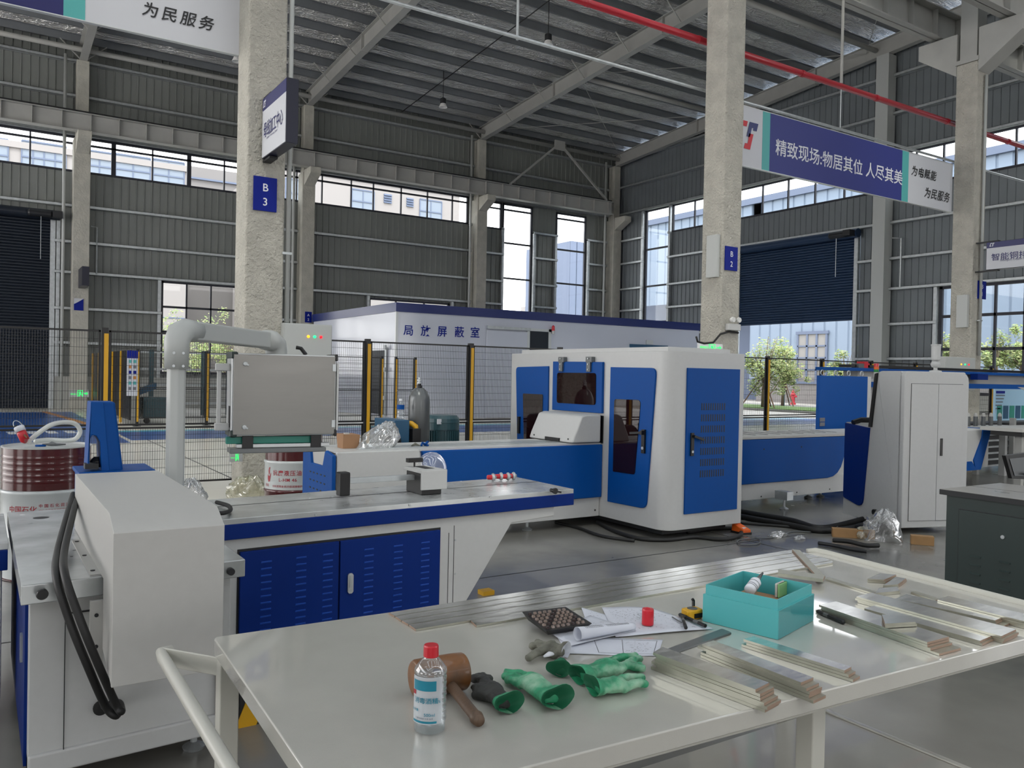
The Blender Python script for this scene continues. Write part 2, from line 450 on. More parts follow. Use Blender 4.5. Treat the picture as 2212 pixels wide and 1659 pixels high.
opsA = [(-16, 19.2, 8.55, 9.85), (20.05, 21.05, 8.5, 9.8), (21.12, 22.85, 1.15, 9.8), (24.3, 26.2, 1.15, 9.75),
        (5.8, 10.2, 1.3, 4.86), (14.3, 18.3, 1.3, 4.78), (-2.6, 2.2, 0, 6.95)]
opsB = [(8.0, 29.6, 8.6, 9.93), (29.72, 31.5, 1.15, 9.93), (19.38, 25.3, 0, 7.2), (7.5, 16.2, 1.15, 4.92)]
wb = wall('wall_back', 'y', YA, -16, XB, 1.15, 13.3, opsA, None, -1)
wall_back = struct(wb.build('wall_back', M['clad']))
pl = MB()
for a, b in gaps(-16, XB, .5, [(-2.6, 2.2, 0, 6.95)]): pl.box(a, b, YA-.12, YA+.12, 0, 1.15)
pl.build('plinth', M['masonry'], wall_back)
for z in (2.36, 3.6, 4.9, 6.0, 7.3, 8.52, 9.9, 11.25, 12.5):
    g = MB()
    for a, b in gaps(-16, XB-.1, z, opsA):
        g.box(a, b, YA-.24, YA-.04, z-.045, z-.035).box(a, b, YA-.24, YA-.23, z-.045, z+.06).box(a, b, YA-.24, YA-.04, z+.05, z+.06)
    g.build('girt', M['galv'], wall_back)
for x in (2.32, 5.72, 10.28, 14.22, 18.38, 21.08, 22.92, 24.22, 26.28):
    bx('girt_post', x-.06, x+.06, YA-.2, YA-.03, 1.15, 8.5 if x > 20 else 4.9 if x > 3 else 7.0, M['galv'], wall_back)
wb = wall('wall_right', 'x', XB, -6, 33.9, 1.15, lambda y: rbot(y)+.8, opsB, None, -1)
wall_right = struct(wb.build('wall_right', M['cladB']))
pl = MB()
for a, b in gaps(-6, 33.9, .5, [(19.38, 25.3, 0, 7.2)]): pl.box(XB-.12, XB+.12, a, b, 0, 1.15)
pl.build('plinth', M['masonry'], wall_right)
for z in (2.39, 3.66, 4.95, 6.06, 7.38, 8.57, 9.96, 11.36, 12.76):
    g = MB()
    for a, b in gaps(-6, 33.8, z, opsB):
        g.box(XB-.24, XB-.04, a, b, z-.045, z-.035).box(XB-.24, XB-.23, a, b, z-.045, z+.06).box(XB-.24, XB-.04, a, b, z+.05, z+.06)
    g.build('girt', M['galv'], wall_right)
for y in (16.28, 29.64, 31.6): bx('girt_post', XB-.2, XB-.03, y-.06, y+.06, 1.15, 9.9 if y > 20 else 4.9, M['galv'], wall_right)

# unseen walls behind the camera and at left, openings sized to set the light
fw = MB()
def blockwall(mb, ax, c, u0, u1, ops):
    for a, b in split(u0, u1, ops):
        zs = sorted([(o[2], o[3]) for o in ops if o[0] <= a and o[1] >= b]); z = 0
        for p, q in zs+[(15.6, 15.6)]:
            if p > z: mb.box(a, b, c-.1, c+.1, z, p) if ax == 'y' else mb.box(c-.1, c+.1, a, b, z, p)
            z = max(z, q)
blockwall(fw, 'y', -13, -16, 28.2, [(-16, 28, 8.6, 9.9), (-12, -7, 0, 5), (0, 5, 1.2, 4.9), (12, 17, 0, 5)])
struct(fw.build('wall_front', M['clad']))
fw = MB(); blockwall(fw, 'x', -16, -13, 34, [(-13, 34, 8.6, 10.6), (-10, -5, 1.2, 4.9), (0, 5, 0, 5), (9, 32, 0, 8)])  # large opening out of view, made to light the far floor
struct(fw.build('wall_left', M['clad']))

# ---- windows
wn = [0]
def window(axis, c, u0, u1, z0, z1, us, zs, fw=.07, thick=None):
    wn[0] += 1; r = sroot('window_%d' % wn[0], (u0, c, z0) if axis == 'y' else (c, u0, z0))
    mb = MB()
    def b(ua, ub, za, zb, d=.05):
        if axis == 'y': mb.box(ua, ub, c-d, c+d, za, zb)
        else: mb.box(c-d, c+d, ua, ub, za, zb)
    b(u0, u1, z0, z0+fw); b(u0, u1, z1-fw, z1); b(u0, u0+fw, z0, z1); b(u1-fw, u1, z0, z1)
    for u in us:
        k = fw*(2.2 if thick and any(abs(u-t) < .05 for t in thick) else .75); b(u-k/2, u+k/2, z0, z1, .04)
    for z in zs: b(u0, u1, z-fw/2, z+fw/2, .04)
    mb.build('window_frame', M['navyframe'], r)
    g = MB()
    if axis == 'y': g.quad((u0+fw, c+.02, z0+fw), (u1-fw, c+.02, z0+fw), (u1-fw, c+.02, z1-fw), (u0+fw, c+.02, z1-fw))
    else: g.quad((c+.02, u0+fw, z0+fw), (c+.02, u0+fw, z1-fw), (c+.02, u1-fw, z1-fw), (c+.02, u1-fw, z0+fw))
    g.build('pane', M['glass'], r)
    return r
ux = lambda px, py=400: yp(px, py, YA).x
thickA = [ux(245, 370), ux(408, 390)]
window('y', YA, -6, 8.9, 8.55, 9.85, [-4, -2, -.5, ux(65, 330), 2.5, ux(245, 370), ux(329, 380), ux(408, 390), ux(484, 395)], [9.58], thick=thickA)
window('y', YA, 9.0, 19.2, 8.55, 9.85, [ux(p, 430) for p in (625, 640, 695, 758, 806, 866, 923, 977)], [9.56])
window('y', YA, 20.05, 21.05, 8.5, 9.8, [], [9.5])
window('y', YA, 21.12, 22.85, 1.15, 9.8, [], [9.5, 7.9, 6.2, 4.6, 2.9], .08)
window('y', YA, 24.3, 26.2, 1.15, 9.75, [], [9.45, 7.9, 6.2, 4.6, 2.9], .08)
window('y', YA, 5.8, 10.2, 1.3, 4.86, [6.73, 7.64, 8.6, 9.4], [3.87, 2.92], .08)
window('y', YA, 14.3, 18.3, 1.3, 4.78, [15.6, 17.0], [3.8, 2.9], .08)
uy = lambda px, py=430: xp(px, py, XB).y
window('x', XB, 8.0, 29.6, 8.6, 9.93, [uy(p) for p in (1502, 1648, 1703, 1761, 1824)]+[27, 18.7, 17.2, 16.2, 15, 13.8, 12.5, 11, 9.5], [], .07, thick=[29.5])
window('x', XB, 29.72, 31.5, 1.15, 9.93, [], [7.95, 6.1, 4.3, 2.7], .08)
window('x', XB, 7.5, 16.2, 1.15, 4.92, [14.32, 15.3, 13.4, 12.3, 11.2, 10.1, 9], [3.86, 2.72], .1)

# ---- roller doors
def shutter(n, axis, c, u0, u1, z0, z1, m, sgn, rail):
    r = sroot('door_%d' % n, ((u0+u1)/2, c, 0) if axis == 'y' else (c, (u0+u1)/2, 0))
    mb = MB(); p = .105; z = z0; prof = []
    while z < z1:
        prof += [(.0, z), (.028, z+.02), (.03, z+.06), (.004, z+.095)]; z += p
    if axis == 'y': mb.grid([[(u0, c-sgn*d, zz), (u1, c-sgn*d, zz)] for d, zz in prof])
    else: mb.grid([[(c-sgn*d, u0, zz), (c-sgn*d, u1, zz)] for d, zz in prof])
    mb.build('curtain', m, r)
    mb = MB()
    for u in (u0, u1):
        if axis == 'y': mb.box(u-.08, u+.08, c-.12, c+.03, 0, z1+.1)
        else: mb.box(c-.12, c+.03, u-.08, u+.08, 0, z1+.1)
    mb.build('guide_rail', M['galv'], r)
    mb = MB()
    if axis == 'y': mb.lathe((u0-.2, c-.28, z1+.12), [(.17, 0), (.17, u1-u0+.4)], 20, axis='x')
    else: mb.lathe((c-.28, u0-.2, z1+.12), [(.17, 0), (.17, u1-u0+.4)], 20, axis='y')
    mb.build('roller', m, r)
    e = (u1+.1, c-.5, z1+.1) if axis == 'y' else (c-.5, u0-.0, z1+.1)
    mb = MB()
    if axis == 'y':
        mb.cbox(e, .3, .5, .22).lathe((e[0]-.9, e[1], e[2]), [(.1, 0), (.13, .05), (.13, .7), (.08, .8)], 14, axis='x')
    else:
        mb.cbox(e, .5, .3, .22).lathe((e[0], e[1]+.1, e[2]), [(.08, 0), (.13, .1), (.13, .75), (.1, .8)], 14, axis='y')
    mb.build('motor', M['dark'], r)
    ch = (e[0]-.5, e[1]-.05, e[2]) if axis == 'y' else (e[0], e[1]+.6, e[2])
    MB().tube([(ch[0], ch[1], ch[2]), (ch[0], ch[1], ch[2]-1.6)], .012, 5).build('pull_chain', M['galv'], r)
    return r
d1 = shutter(1, 'y', YA-.05, -2.6, 2.15, 0, 6.75, M['shutterdark'], 1, 1)
d2 = shutter(2, 'x', XB-.05, 19.45, 25.3, 3.88, 7.05, M['shutter'], 1, 1)

# ---- roof
ceil = MB(); e0, e1 = -13, 34.2
zt = lambda y: rbot(y)+.87
N = 70
# unseen roof lights added to bring daylight into the near half of the hall
ADDED_SKYL = [(-9.5, -8.1, 19), (-2.2, -.8, 19), (6.3, 7.7, 18.5), (13.2, 14.6, 16), (21.0, 22.4, 10)]
def roofstrip(x0, x1, ya, yb):
    n_ = max(1, int((yb-ya)/.65)); m_ = max(1, int((x1-x0)/4))
    ceil.grid([[(x0+(x1-x0)*i/m_, ya+(yb-ya)*k/n_, zt(ya+(yb-ya)*k/n_)) for k in range(n_+1)] for i in range(m_+1)])
    ceil.quad((x0, ya, zt(ya)+.12), (x1, ya, zt(ya)+.12), (x1, yb, zt(yb)+.12), (x0, yb, zt(yb)+.12))
xx = -16
for a, b, yy in ADDED_SKYL: roofstrip(xx, a, e0, e1); roofstrip(a, b, yy, e1); roofstrip(a, b, e0, -11); xx = b
roofstrip(xx, 28.5, e0, e1)
ceiling = struct(ceil.build('ceiling', M['foil']))
for a, b, yy in ADDED_SKYL:
    wn[0] += 1; sk = sroot('window_%d' % wn[0], ((a+b)/2, 4, zt(4)))  # numbered with the windows, but an added skylight out of view
    MB().quad((a, -11, zt(-11)+.06), (b, -11, zt(-11)+.06), (b, yy, zt(yy)+.06), (a, yy, zt(yy)+.06)).build('pane', M['added_skylight'], sk)
pys = [33.3-1.3*k for k in range(36)]
for y in pys:
    z = rbot(y)+.6
    mb = MB(); mb.box(-16, 28.1, y-.006, y+.006, z, z+.26).box(-16, 28.1, y, y+.07, z, z+.012).box(-16, 28.1, y-.07, y, z+.248, z+.26)
    mb.box(-16, 28.1, y+.058, y+.07, z, z+.03)
    mb.build('purlin', M['steel2'], ceiling)
for X in (3.0, 11.3, 19.6, 27.75):
    mb = MB(); ya, yb = 33.45, -12
    def sl(y0, y1, zo0, zo1, hw): mb.hexa([(X-hw, y0, rbot(y0)+zo0), (X+hw, y0, rbot(y0)+zo0), (X+hw, y1, rbot(y1)+zo0), (X-hw, y1, rbot(y1)+zo0)],
                                         [(X-hw, y0, rbot(y0)+zo1), (X+hw, y0, rbot(y0)+zo1), (X+hw, y1, rbot(y1)+zo1), (X-hw, y1, rbot(y1)+zo1)])
    sl(yb, ya, 0, .02, .13); sl(yb, ya, .02, .58, .008); sl(yb, ya, .58, .6, .13)
    for y in (27.6, 21.2, 14.8): mb.box(X-.12, X+.12, y-.015, y+.015, rbot(y)-.03, rbot(y)+.58)
    if X < 27:
        for k, y in enumerate(pys[::2]):
            for s in (-1, 1): mb.bar((X+s*.1, y, rbot(y)+.02), (X+s*.75, y, rbot(y)+.62), .035, .035)
    mb.build('rafter', M['steel'], ceiling)
# flat rods of the wind bracing
mb = MB()
for (a, b) in (((19.6, 33), (27.7, 26)), ((27.7, 33), (19.6, 26)), ((19.6, 26), (27.7, 19)), ((27.7, 26), (19.6, 19)), ((19.6, 19), (27.7, 12)), ((27.7, 19), (19.6, 12))):
    mb.tube([(a[0], a[1], rbot(a[1])+.35), (b[0], b[1], rbot(b[1])+.35)], .014, 5)
mb.build('bracing_rod', M['steel'], ceiling)
for y in (33.15, 26.0, 18.6):
    MB().tube([(-16 if y > 30 else 19.6, y, rbot(y)+.3), (27.7, y, rbot(y)+.3)], .09, 12).build('tie_tube', M['steel'], ceiling, smooth=True)

# ---- columns
def column_a(X, label, top=12.45):
    t = thing('concrete_column', label, 'column', (X, 33.5, 0), 0, None)
    MB().box(X-.27, X+.27, 33.2, 33.78, 0, 9.65).build('shaft', M['concrete'], t, .02)
    MB().box(X-.2, X+.2, 33.3, 33.74, 9.65, top).build('upper_shaft', M['concrete'], t, .015)
    MB().prismX([(33.2, 9.1), (33.2, 9.75), (32.4, 9.75), (32.4, 9.5)], X-.22, X+.22).build('corbel', M['concrete'], t, .01)
    return t
column_a(3.0, 'concrete wall column right of the closed dark roller door')
column_a(11.3, 'concrete wall column just right of the big column marked B 3')
column_a(19.6, 'concrete wall column between the high windows and the tall windows')
column_a(27.75, 'concrete corner column where the two clad walls meet')
t = thing('gable_column', 'pale steel column beside the half open roller door on the right wall', 'column', (27.85, 18.25, 0))
MB().box(27.62, 28.1, 18.02, 18.05, 0, rbot(18.2)).box(27.62, 28.1, 18.45, 18.48, 0, rbot(18.2)).box(27.82, 27.86, 18.05, 18.45, 0, rbot(18.2)).box(27.60, 27.62, 18.0, 18.5, 0, rbot(18.2)).build('shaft', M['offw'], t)
t = thing('gable_column', 'pale steel column on the right wall hidden mostly behind the column marked B 2', 'column', (27.85, 25.9, 0))
MB().box(27.6, 28.1, 25.7, 26.1, 7.3, rbot(26)).build('shaft', M['offw'], t)

def column_b(X, label, hw=.24):
    t = thing('concrete_column', label, 'column', (X, 10.55, 0))
    N = 26
    mb = MB()
    mb.box(X-hw, X+hw, 10.3, 10.8, 0, 9.0)
    mb.build('shaft', M['rough_conc'], t, .03)
    MB().box(X-hw-.02, X+hw+.02, 10.28, 10.82, 9.0, 9.1).build('cap_band', M['steel'], t)
    MB().prismX([(10.3, 8.75), (10.3, 9.75), (9.35, 9.75), (9.35, 9.4)], X-.24, X+.24).build('corbel', M['steel'], t, .01)
    MB().prismX([(10.8, 8.75), (10.8, 9.75), (11.75, 9.75), (11.75, 9.4)], X-.24, X+.24).build('corbel', M['steel'], t, .01)
    MB().box(X-.2, X+.2, 10.35, 10.75, 9.1, rbot(10.5)).build('upper_shaft', M['steel'], t, .01)
    return t
column_b(2.96, 'rough grey concrete column carrying the blue B 3 plate')
column_b(11.25, 'rough grey concrete column carrying the blue B 2 plate')
column_b(19.46, 'grey concrete column carrying the blue B 1 plate', .245)

# ---- crane runway beams
def runway(label, y, x0, x1, zb, zt_, pitch=.9, rail=True):
    t = thing('crane_runway_beam', label, 'crane beam', ((x0+x1)/2, y, zb))
    mb = MB(); mb.box(x0, x1, y-.16, y+.16, zb, zb+.025).box(x0, x1, y-.008, y+.008, zb, zt_).box(x0, x1, y-.2, y+.2, zt_-.025, zt_)
    x = x0+.1
    while x < x1: mb.box(x, x+.012, y-.14, y+.14, zb+.02, zt_-.02); x += pitch
    mb.build('girder', M['steel'], t)
    MB().box(x0, x1, y-.035, y+.035, zt_, zt_+.1).build('rail', M['dark'], t)
    return t
runway('grey steel crane runway beam along the back wall above the high windows', 32.7, -14, 26.9, 9.75, 10.38)
runway('grey crane runway beam at the upper right behind the B 1 column', 11.35, 3, 27.8, 9.8, 10.5, 1.0)
runway('grey crane runway beam overhead at the upper right on the near side of B 1', 9.7, 12, 27.8, 9.8, 10.5, 1.0)

# ---- pipes
def pipe_thing(name, label, cat, pts, r, m, n=16, extra=None):
    t = thing(name, label, cat, pts[0])
    MB().tube(pts, r, n).build('pipe', m, t, smooth=True)
    return t
t = pipe_thing('fire_pipe', 'long red sprinkler pipe running above the hall to the B 1 column', 'pipe', [(2.5, 11.0, 7.76), (24, 11.0, 7.76)], .062, M['pipe_red'])
for x in (5.6, 8.4, 11.0, 13.9, 16.4, 19.2, 22): MB().lathe((x, 11.0, 7.76), [(.07, 0), (.072, .07)], 16, axis='x').build('coupling', M['pipe_red'], t)
t = pipe_thing('conduit_pipe', 'thin galvanised conduit pipe running under the red pipe', 'pipe', [(2.5, 11.0, 6.86), (24, 11.0, 6.86)], .028, M['galv'])
for px in (1818,):
    p = yp(px, 150, 11.0)
    a = MB().tube([(p.x, 11.0, 7.825), (p.x, 11.0, rbot(11)+.6)], .03, 8).build('hanger_rod', M['steel'])
    tag(a, 'grey hanger tube holding the red pipe left of the B 1 column', 'hanger')
    a = MB().tube([(p.x, 11.0, 6.89), (p.x, 11.0, 7.697)], .012, 6).build('hanger_rod', M['galv'])
    tag(a, 'thin rod between red pipe and conduit above the banner', 'hanger')
p = yp(1118, 60, 11.09)
tag(MB().tube([(p.x, 11.09, 6.86), (p.x, 11.09, rbot(11)+.6)], .022, 8).build('hanger_rod', M['galv']), 'thin vertical rod holding the conduit near the middle roof lamp', 'hanger')
for X, lab in ((2.45, 'white downpipe on the back wall left of the leftmost wall column'), (10.75, 'white downpipe on the back wall behind the sign boxes of the B 3 column'),
               (19.1, 'white downpipe left of the column beside the tall windows'), (27.1, 'white downpipe beside the corner column')):
    pipe_thing('downpipe', lab, 'pipe', [(X, 33.45, 0), (X, 33.45, 12.6)], .055, M['offw'])
a = yp(1190, 326, 32.6); 
t = thing('steel_brace', 'grey inverted V brace above the crane beam near the hall corner', 'brace', (23.5, 32.6, 10.4))
MB().box(23.2, 23.8, 32.55, 32.62, 12.45, 12.9).build('gusset', M['steel'], t)
for s, x in ((-1, 20.7), (1, 26.5)): MB().bar((23.5+s*.1, 32.6, 12.7), (x, 32.6, 10.42), .09, .09).build('diagonal', M['steel'], t)
# ---- hanging lamps
def lamp(label, px, py, X):
    p = xp(px, py, X); t = thing('high_bay_lamp', label, 'lamp', p, 0, 'high bay lamps under the roof')
    MB().lathe(p, [(.17, 0), (.15, .04), (.1, .16), (.1, .17)], 20, cap=False).build('reflector', M['lampwhite'], t, smooth=True, solid=.008)
    MB().lathe(p, [(.105, .14), (.115, .16), (.115, .34), (.06, .38), (.03, .4)], 20).build('driver_housing', M['dark'], t, smooth=False)
    MB().tube([(p.x, p.y, p.z+.4), (p.x, p.y, rbot(p.y)+.86)], .012, 6).build('cord', M['black'], t)
    return p
lamp('dark high bay lamp hanging in front of the second rafter, the middle of the roof', 957, 232, 15.4)
lamp('dark high bay lamp hanging near the top of the roof beside the galvanised conduit', 1184, 98, 15.4)
lamp('white rimmed high bay lamp just left of the B 3 column', 512, 133, 7.1)
c = MB().tube([(15.46, 33.3, rbot(33.3)+.52), (15.46, 4, rbot(4)+.52)], .02, 6).build('lighting_cable', M['black'])
tag(c, 'thin dark cable along the roof from which the lamps hang', 'cable')
# ================================================================== OUTDOORS
g = MB(); g.box(28.26, 130, -60, 130, -.3, -.04).box(-60, 28.26, 34.05, 130, -.3, -.04)
struct(g.build('ground', M['road']))
k = MB().box(33.2, 40.5, 20, 60, -.04, .06).build('kerb', M['kerb']); tag(k, 'pale kerb round the planted verge outside the roller door', 'kerb')
k = tag(MB().box(33.5, 37.5, 20.3, 59, .06, .10).build('grass_verge', M['grass']), 'strip of short grass under the trees outside the roller door', 'grass', kind='stuff')
# blue clad hall across the road
t = thing('blue_clad_hall', 'pale blue corrugated factory hall seen through the open roller door', 'building', (47, 30, 0))
mb = MB()
yc = xp(1637, 780, 47).y; ztop = xp(1700, 424, 47).z
def corrO(mb, X, u0, u1, z0, z1, p=.9):
    P = []; u = u0
    while u < u1: P += [[(X, u, z0), (X, u, z1)], [(X, u+p*.8, z0), (X, u+p*.8, z1)], [(X+.07, u+p*.84, z0), (X+.07, u+p*.84, z1)], [(X+.07, u+p*.96, z0), (X+.07, u+p*.96, z1)]]; u += p
    mb.grid(P)
corrO(mb, 47, -20, yc, 1.55, ztop); corrO(mb, 47.0, yc, 57, 7.5, ztop)
mb.box(47.2, 55, -20, 57, ztop-.3, ztop)
mb.build('cladding', M['outclad'], t)
MB().box(46.9, 47.25, -20, yc, -.04, 1.75).build('plinth', M['plinth'], t)
MB().box(46.8, 47.2, -20, 57, ztop-.1, ztop+.35).build('parapet', M['outgrey'], t)
MB().box(51, 51.3, yc-1, 57, -.04, 9).build('recess_wall', M['outgrey'], t)
def owin(px0, px1, py0, py1, nx, nz, X):
    a = xp(px0, py0, X); b = xp(px1, py0, X); c_ = xp(px0, py1, X)
    y0, y1, z0, z1 = b.y, a.y, c_.z, a.z
    wf = MB(); wf.box(X-.12, X-.02, y0-.15, y1+.15, z1, z1+.2).box(X-.12, X-.02, y0-.15, y1+.15, z0-.15, z0)
    for i in range(nx+1):
        y = y0+(y1-y0)*i/nx; wf.box(X-.1, X-.02, y-.07, y+.07, z0, z1)
    for i in range(1, nz):
        z = z0+(z1-z0)*i/nz; wf.box(X-.1, X-.02, y0, y1, z-.05, z+.05)
    wf = wf.build('window', M['outgrey'], t)
    MB().box(X-.04, X-.01, y0, y1, z0, z1).build('pane', M['outwin2'], wf)
M['outwin2'] = mat('pale_curtained_glass', '#8a8886', .5)
owin(1725, 1787, 723, 824, 3, 4, 46.95)
# cream building behind the back wall
def cream(name, label, px0, px1, pytop, Y, wins, louv=()):
    t = thing(name, label, 'building', (yp((px0+px1)/2, 500, Y).x, Y, 0))
    a = yp(px0, pytop, Y); b = yp(px1, pytop, Y)
    MB().box(a.x, b.x, Y, Y+12, -.04, a.z).build('wall', M['outwall'], t)
    MB().box(a.x-.1, b.x+.1, Y-.15, Y+12, a.z, a.z+.4).build('parapet', M['outwall'], t)
    for zz in (5.0, 9.3, 13.4):
        MB().box(a.x, b.x, Y-.03, Y+.01, zz, zz+.08).build('render_joint', M['outgrey'], t)
    for (p0, p1, q0, q1, nx, nz) in wins:
        A = yp(p0, q0, Y); B = yp(p1, q0, Y); z1 = A.z; z0 = yp(p0, q1, Y).z
        wf = MB()
        for i in range(nx+1):
            x = A.x+(B.x-A.x)*i/nx; wf.box(x-.04, x+.04, Y-.08, Y-.01, z0, z1)
        for i in range(nz+1):
            z = z0+(z1-z0)*i/nz; wf.box(A.x, B.x, Y-.1, Y-.01, z-.05, z+.05)
        wf = wf.build('window', M['outgrey'], t)
        MB().box(A.x, B.x, Y-.05, Y-.005, z0, z1).build('pane', M['outwin'], wf)
    for (p0, p1, q0, q1) in louv:
        A = yp(p0, q0, Y); B = yp(p1, q0, Y); z1 = A.z; z0 = yp(p0, q1, Y).z
        mb = MB(); z = z0
        while z < z1: mb.hexa([(A.x, Y-.12, z), (B.x, Y-.12, z), (B.x, Y-.02, z+.1), (A.x, Y-.02, z+.1)], [(A.x, Y-.12, z+.03), (B.x, Y-.12, z+.03), (B.x, Y-.02, z+.13), (A.x, Y-.02, z+.13)]); z += .2
        mb.box(A.x, B.x, Y-.02, Y-.005, z0, z1); mb.build('louvre', M['outgrey'], t)
    return t
cream('cream_building', 'cream building with grey window bands seen at the left through the high strip window', -60, 407, 306, 62,
      [(-40, 18, 294, 366, 2, 2), (47, 143, 303, 372, 4, 2), (187, 243, 324, 388, 2, 2), (250, 325, 332, 396, 2, 2), (331, 398, 343, 410, 2, 2)])
cream('cream_building', 'cream building with two small louvres seen through the high strip window right of B 3', 596, 994, 362, 62,
      [(617, 650, 385, 445, 2, 2), (760, 808, 408, 458, 2, 2), (907, 954, 430, 480, 2, 2)], [(829, 846, 418, 438), (878, 893, 427, 446)])
t = thing('pale_tank_house', 'pale roof house with horizontal rails between the two cream buildings', 'building', (yp(450, 400, 76).x, 76, 0))
a = yp(405, 350, 76); b = yp(600, 372, 76)
MB().box(a.x, b.x, 76, 82, -.04, a.z-.3).build('wall', M['plinth'], t)
for dz in (.9, 1.9, 2.9): MB().box(a.x, b.x, 75.8, 76, a.z-.5-dz, a.z-.35-dz).build('rail', M['outgrey'], t)
t = thing('grey_clad_hall', 'distant grey corrugated building seen through the right tall window', 'building', (60, 75, 0))
a = yp(1233, 520, 75)
mb = MB(); x = a.x
while x < a.x+14: mb.box(x, x+.8, 75, 75.05, 0, a.z); mb.box(x+.8, x+.95, 75.08, 75.1, 0, a.z); x += .95
mb.box(a.x, a.x+14, 75.1, 84, 0, a.z); mb.build('cladding', M['outgrey'], t)
t = tag(MB().box(yp(1196, 665, 90).x, yp(1236, 665, 90).x, 90, 98, 0, yp(1210, 657, 90).z).build('low_block', M['outwall']), 'small distant pale block low in the right tall window', 'building')

def tree(name, label, base, crown_c, rad, n, seed, stakes=True, cat='tree'):
    rnd = random.Random(seed); t = thing(name, label, cat, base, 0, None)
    bx_, by_, bz_ = base; cc = Vector(crown_c)
    mb = MB(); mb.tube([(bx_, by_, bz_), (bx_+.03, by_, cc.z-rad[2]*.8), (cc.x, cc.y, cc.z)], .07, 8, rs=[.09, .07, .04])
    for i in range(16):
        a = rnd.uniform(0, 2*PI); e = rnd.uniform(.1, 1.3)
        d = Vector((math.cos(a)*math.cos(e)*rad[0], math.sin(a)*math.cos(e)*rad[1], math.sin(e)*rad[2]))
        s = Vector((bx_, by_, cc.z-rad[2]*rnd.uniform(.4, .9)))
        mb.tube([s, s.lerp(cc+d*.8, .5)+Vector((0, 0, -.1)), cc+d*.85], .03, 5, rs=[.035, .02, .008])
    mb.build('trunk', M['bark'], t, smooth=True)
    f = MB()
    blobs = [(cc+Vector((rnd.gauss(0, .45)*rad[0], rnd.gauss(0, .45)*rad[1], rnd.gauss(0, .42)*rad[2])), rnd.uniform(.22, .42)) for _ in range(26)]
    for i in range(n):
        c, r = rnd.choice(blobs)
        q = Vector((rnd.gauss(0, 1), rnd.gauss(0, 1), rnd.gauss(0, 1))).normalized()*rnd.uniform(.4, 1.0)
        p = c+Vector((q.x*r*rad[0], q.y*r*rad[1], q.z*r*rad[2]))
        s = rnd.uniform(.05, .095); u = Vector((rnd.gauss(0, 1), rnd.gauss(0, 1), rnd.gauss(0, .5))).normalized(); v = u.orthogonal().normalized()
        f.mtl(0 if rnd.random() < .55 else 1)
        f.face([f.vert(p-u*s), f.vert(p+v*s*.5), f.vert(p+u*s), f.vert(p-v*s*.5)])
    f.build('foliage', [M['leaf'], M['leaf2']], t)
    if stakes:
        for a in (.3, 2.4, 4.4):
            MB().tube([(bx_+1.1*math.cos(a), by_+1.1*math.sin(a), bz_), (bx_, by_, bz_+1.7)], .035, 6).build('stake', M['stake'], t)
        MB().tube([(bx_+.1, by_, bz_), (bx_+.1, by_, bz_+1.3)], .06, 8).build('trunk_wrap', M['stakeg'], t)
    return t
def treepx(label, px, pbase, cx, cy, wpx, hpx, X, n, seed, **k):
    b = xp(px, pbase, X); c = xp(cx, cy, X); sc = (c-EYE).dot(FWD)/FPX
    return tree('leafy_tree', label, (b.x, b.y, .101 if b.x < 37.5 else .061), (c.x+.3, c.y, c.z), (wpx*sc/2, wpx*sc/2, hpx*sc/2), n, seed, **k)
treepx('large yellow green tree with stakes outside the roller door, nearest to the B 2 column', 1647, 882, 1658, 782, 128, 138, 34.5, 5200, 1)
treepx('small staked tree just right of the large tree outside the roller door', 1690, 866, 1697, 815, 60, 62, 38.5, 1500, 2)
treepx('round yellow green tree at the right end of the roller door opening', 1826, 868, 1822, 797, 84, 80, 38.5, 2600, 3, stakes=False)
treepx('tree crown seen in the low window left of the B 1 column', 2046, 860, 2044, 762, 70, 92, 38, 2300, 4, stakes=False)
treepx('tree crown seen in the low window right of the B 1 column', 2150, 860, 2145, 762, 74, 100, 38, 2500, 5, stakes=False)
treepx('tree crown at the right picture edge behind the low window', 2205, 860, 2200, 768, 84, 88, 39, 2500, 6, stakes=False)
for i, (px, lab) in enumerate(((376, 'bush seen low in the left window behind the white post'), (440, 'green tree seen in the low window right of the white post'), (488, 'green tree seen in the low window beside the B 3 column'))):
    c = yp(px, 762, 44+i*4); tree('leafy_tree', lab, (c.x, c.y, -.04), (c.x, c.y, c.z), (1.3, 1.2, 1.9), 1800, 20+i, stakes=False)
# hydrant
b = xp(1713, 868, 44)
t = thing('fire_hydrant', 'red fire hydrant on the verge outside the roller door', 'hydrant', (b.x, b.y, -.04))
MB().lathe((b.x, b.y, -.04), [(.17, 0), (.17, .12), (.12, .14), (.11, .6), (.15, .62), (.15, .68), (.12, .72), (.1, .86), (.03, .92), (.03, .98)], 16).build('body', M['hydrant'], t, smooth=False)
MB().lathe((b.x, b.y-.26, .5), [(.07, 0), (.07, .52)], 12, axis='y').build('outlet', M['hydrant'], t)

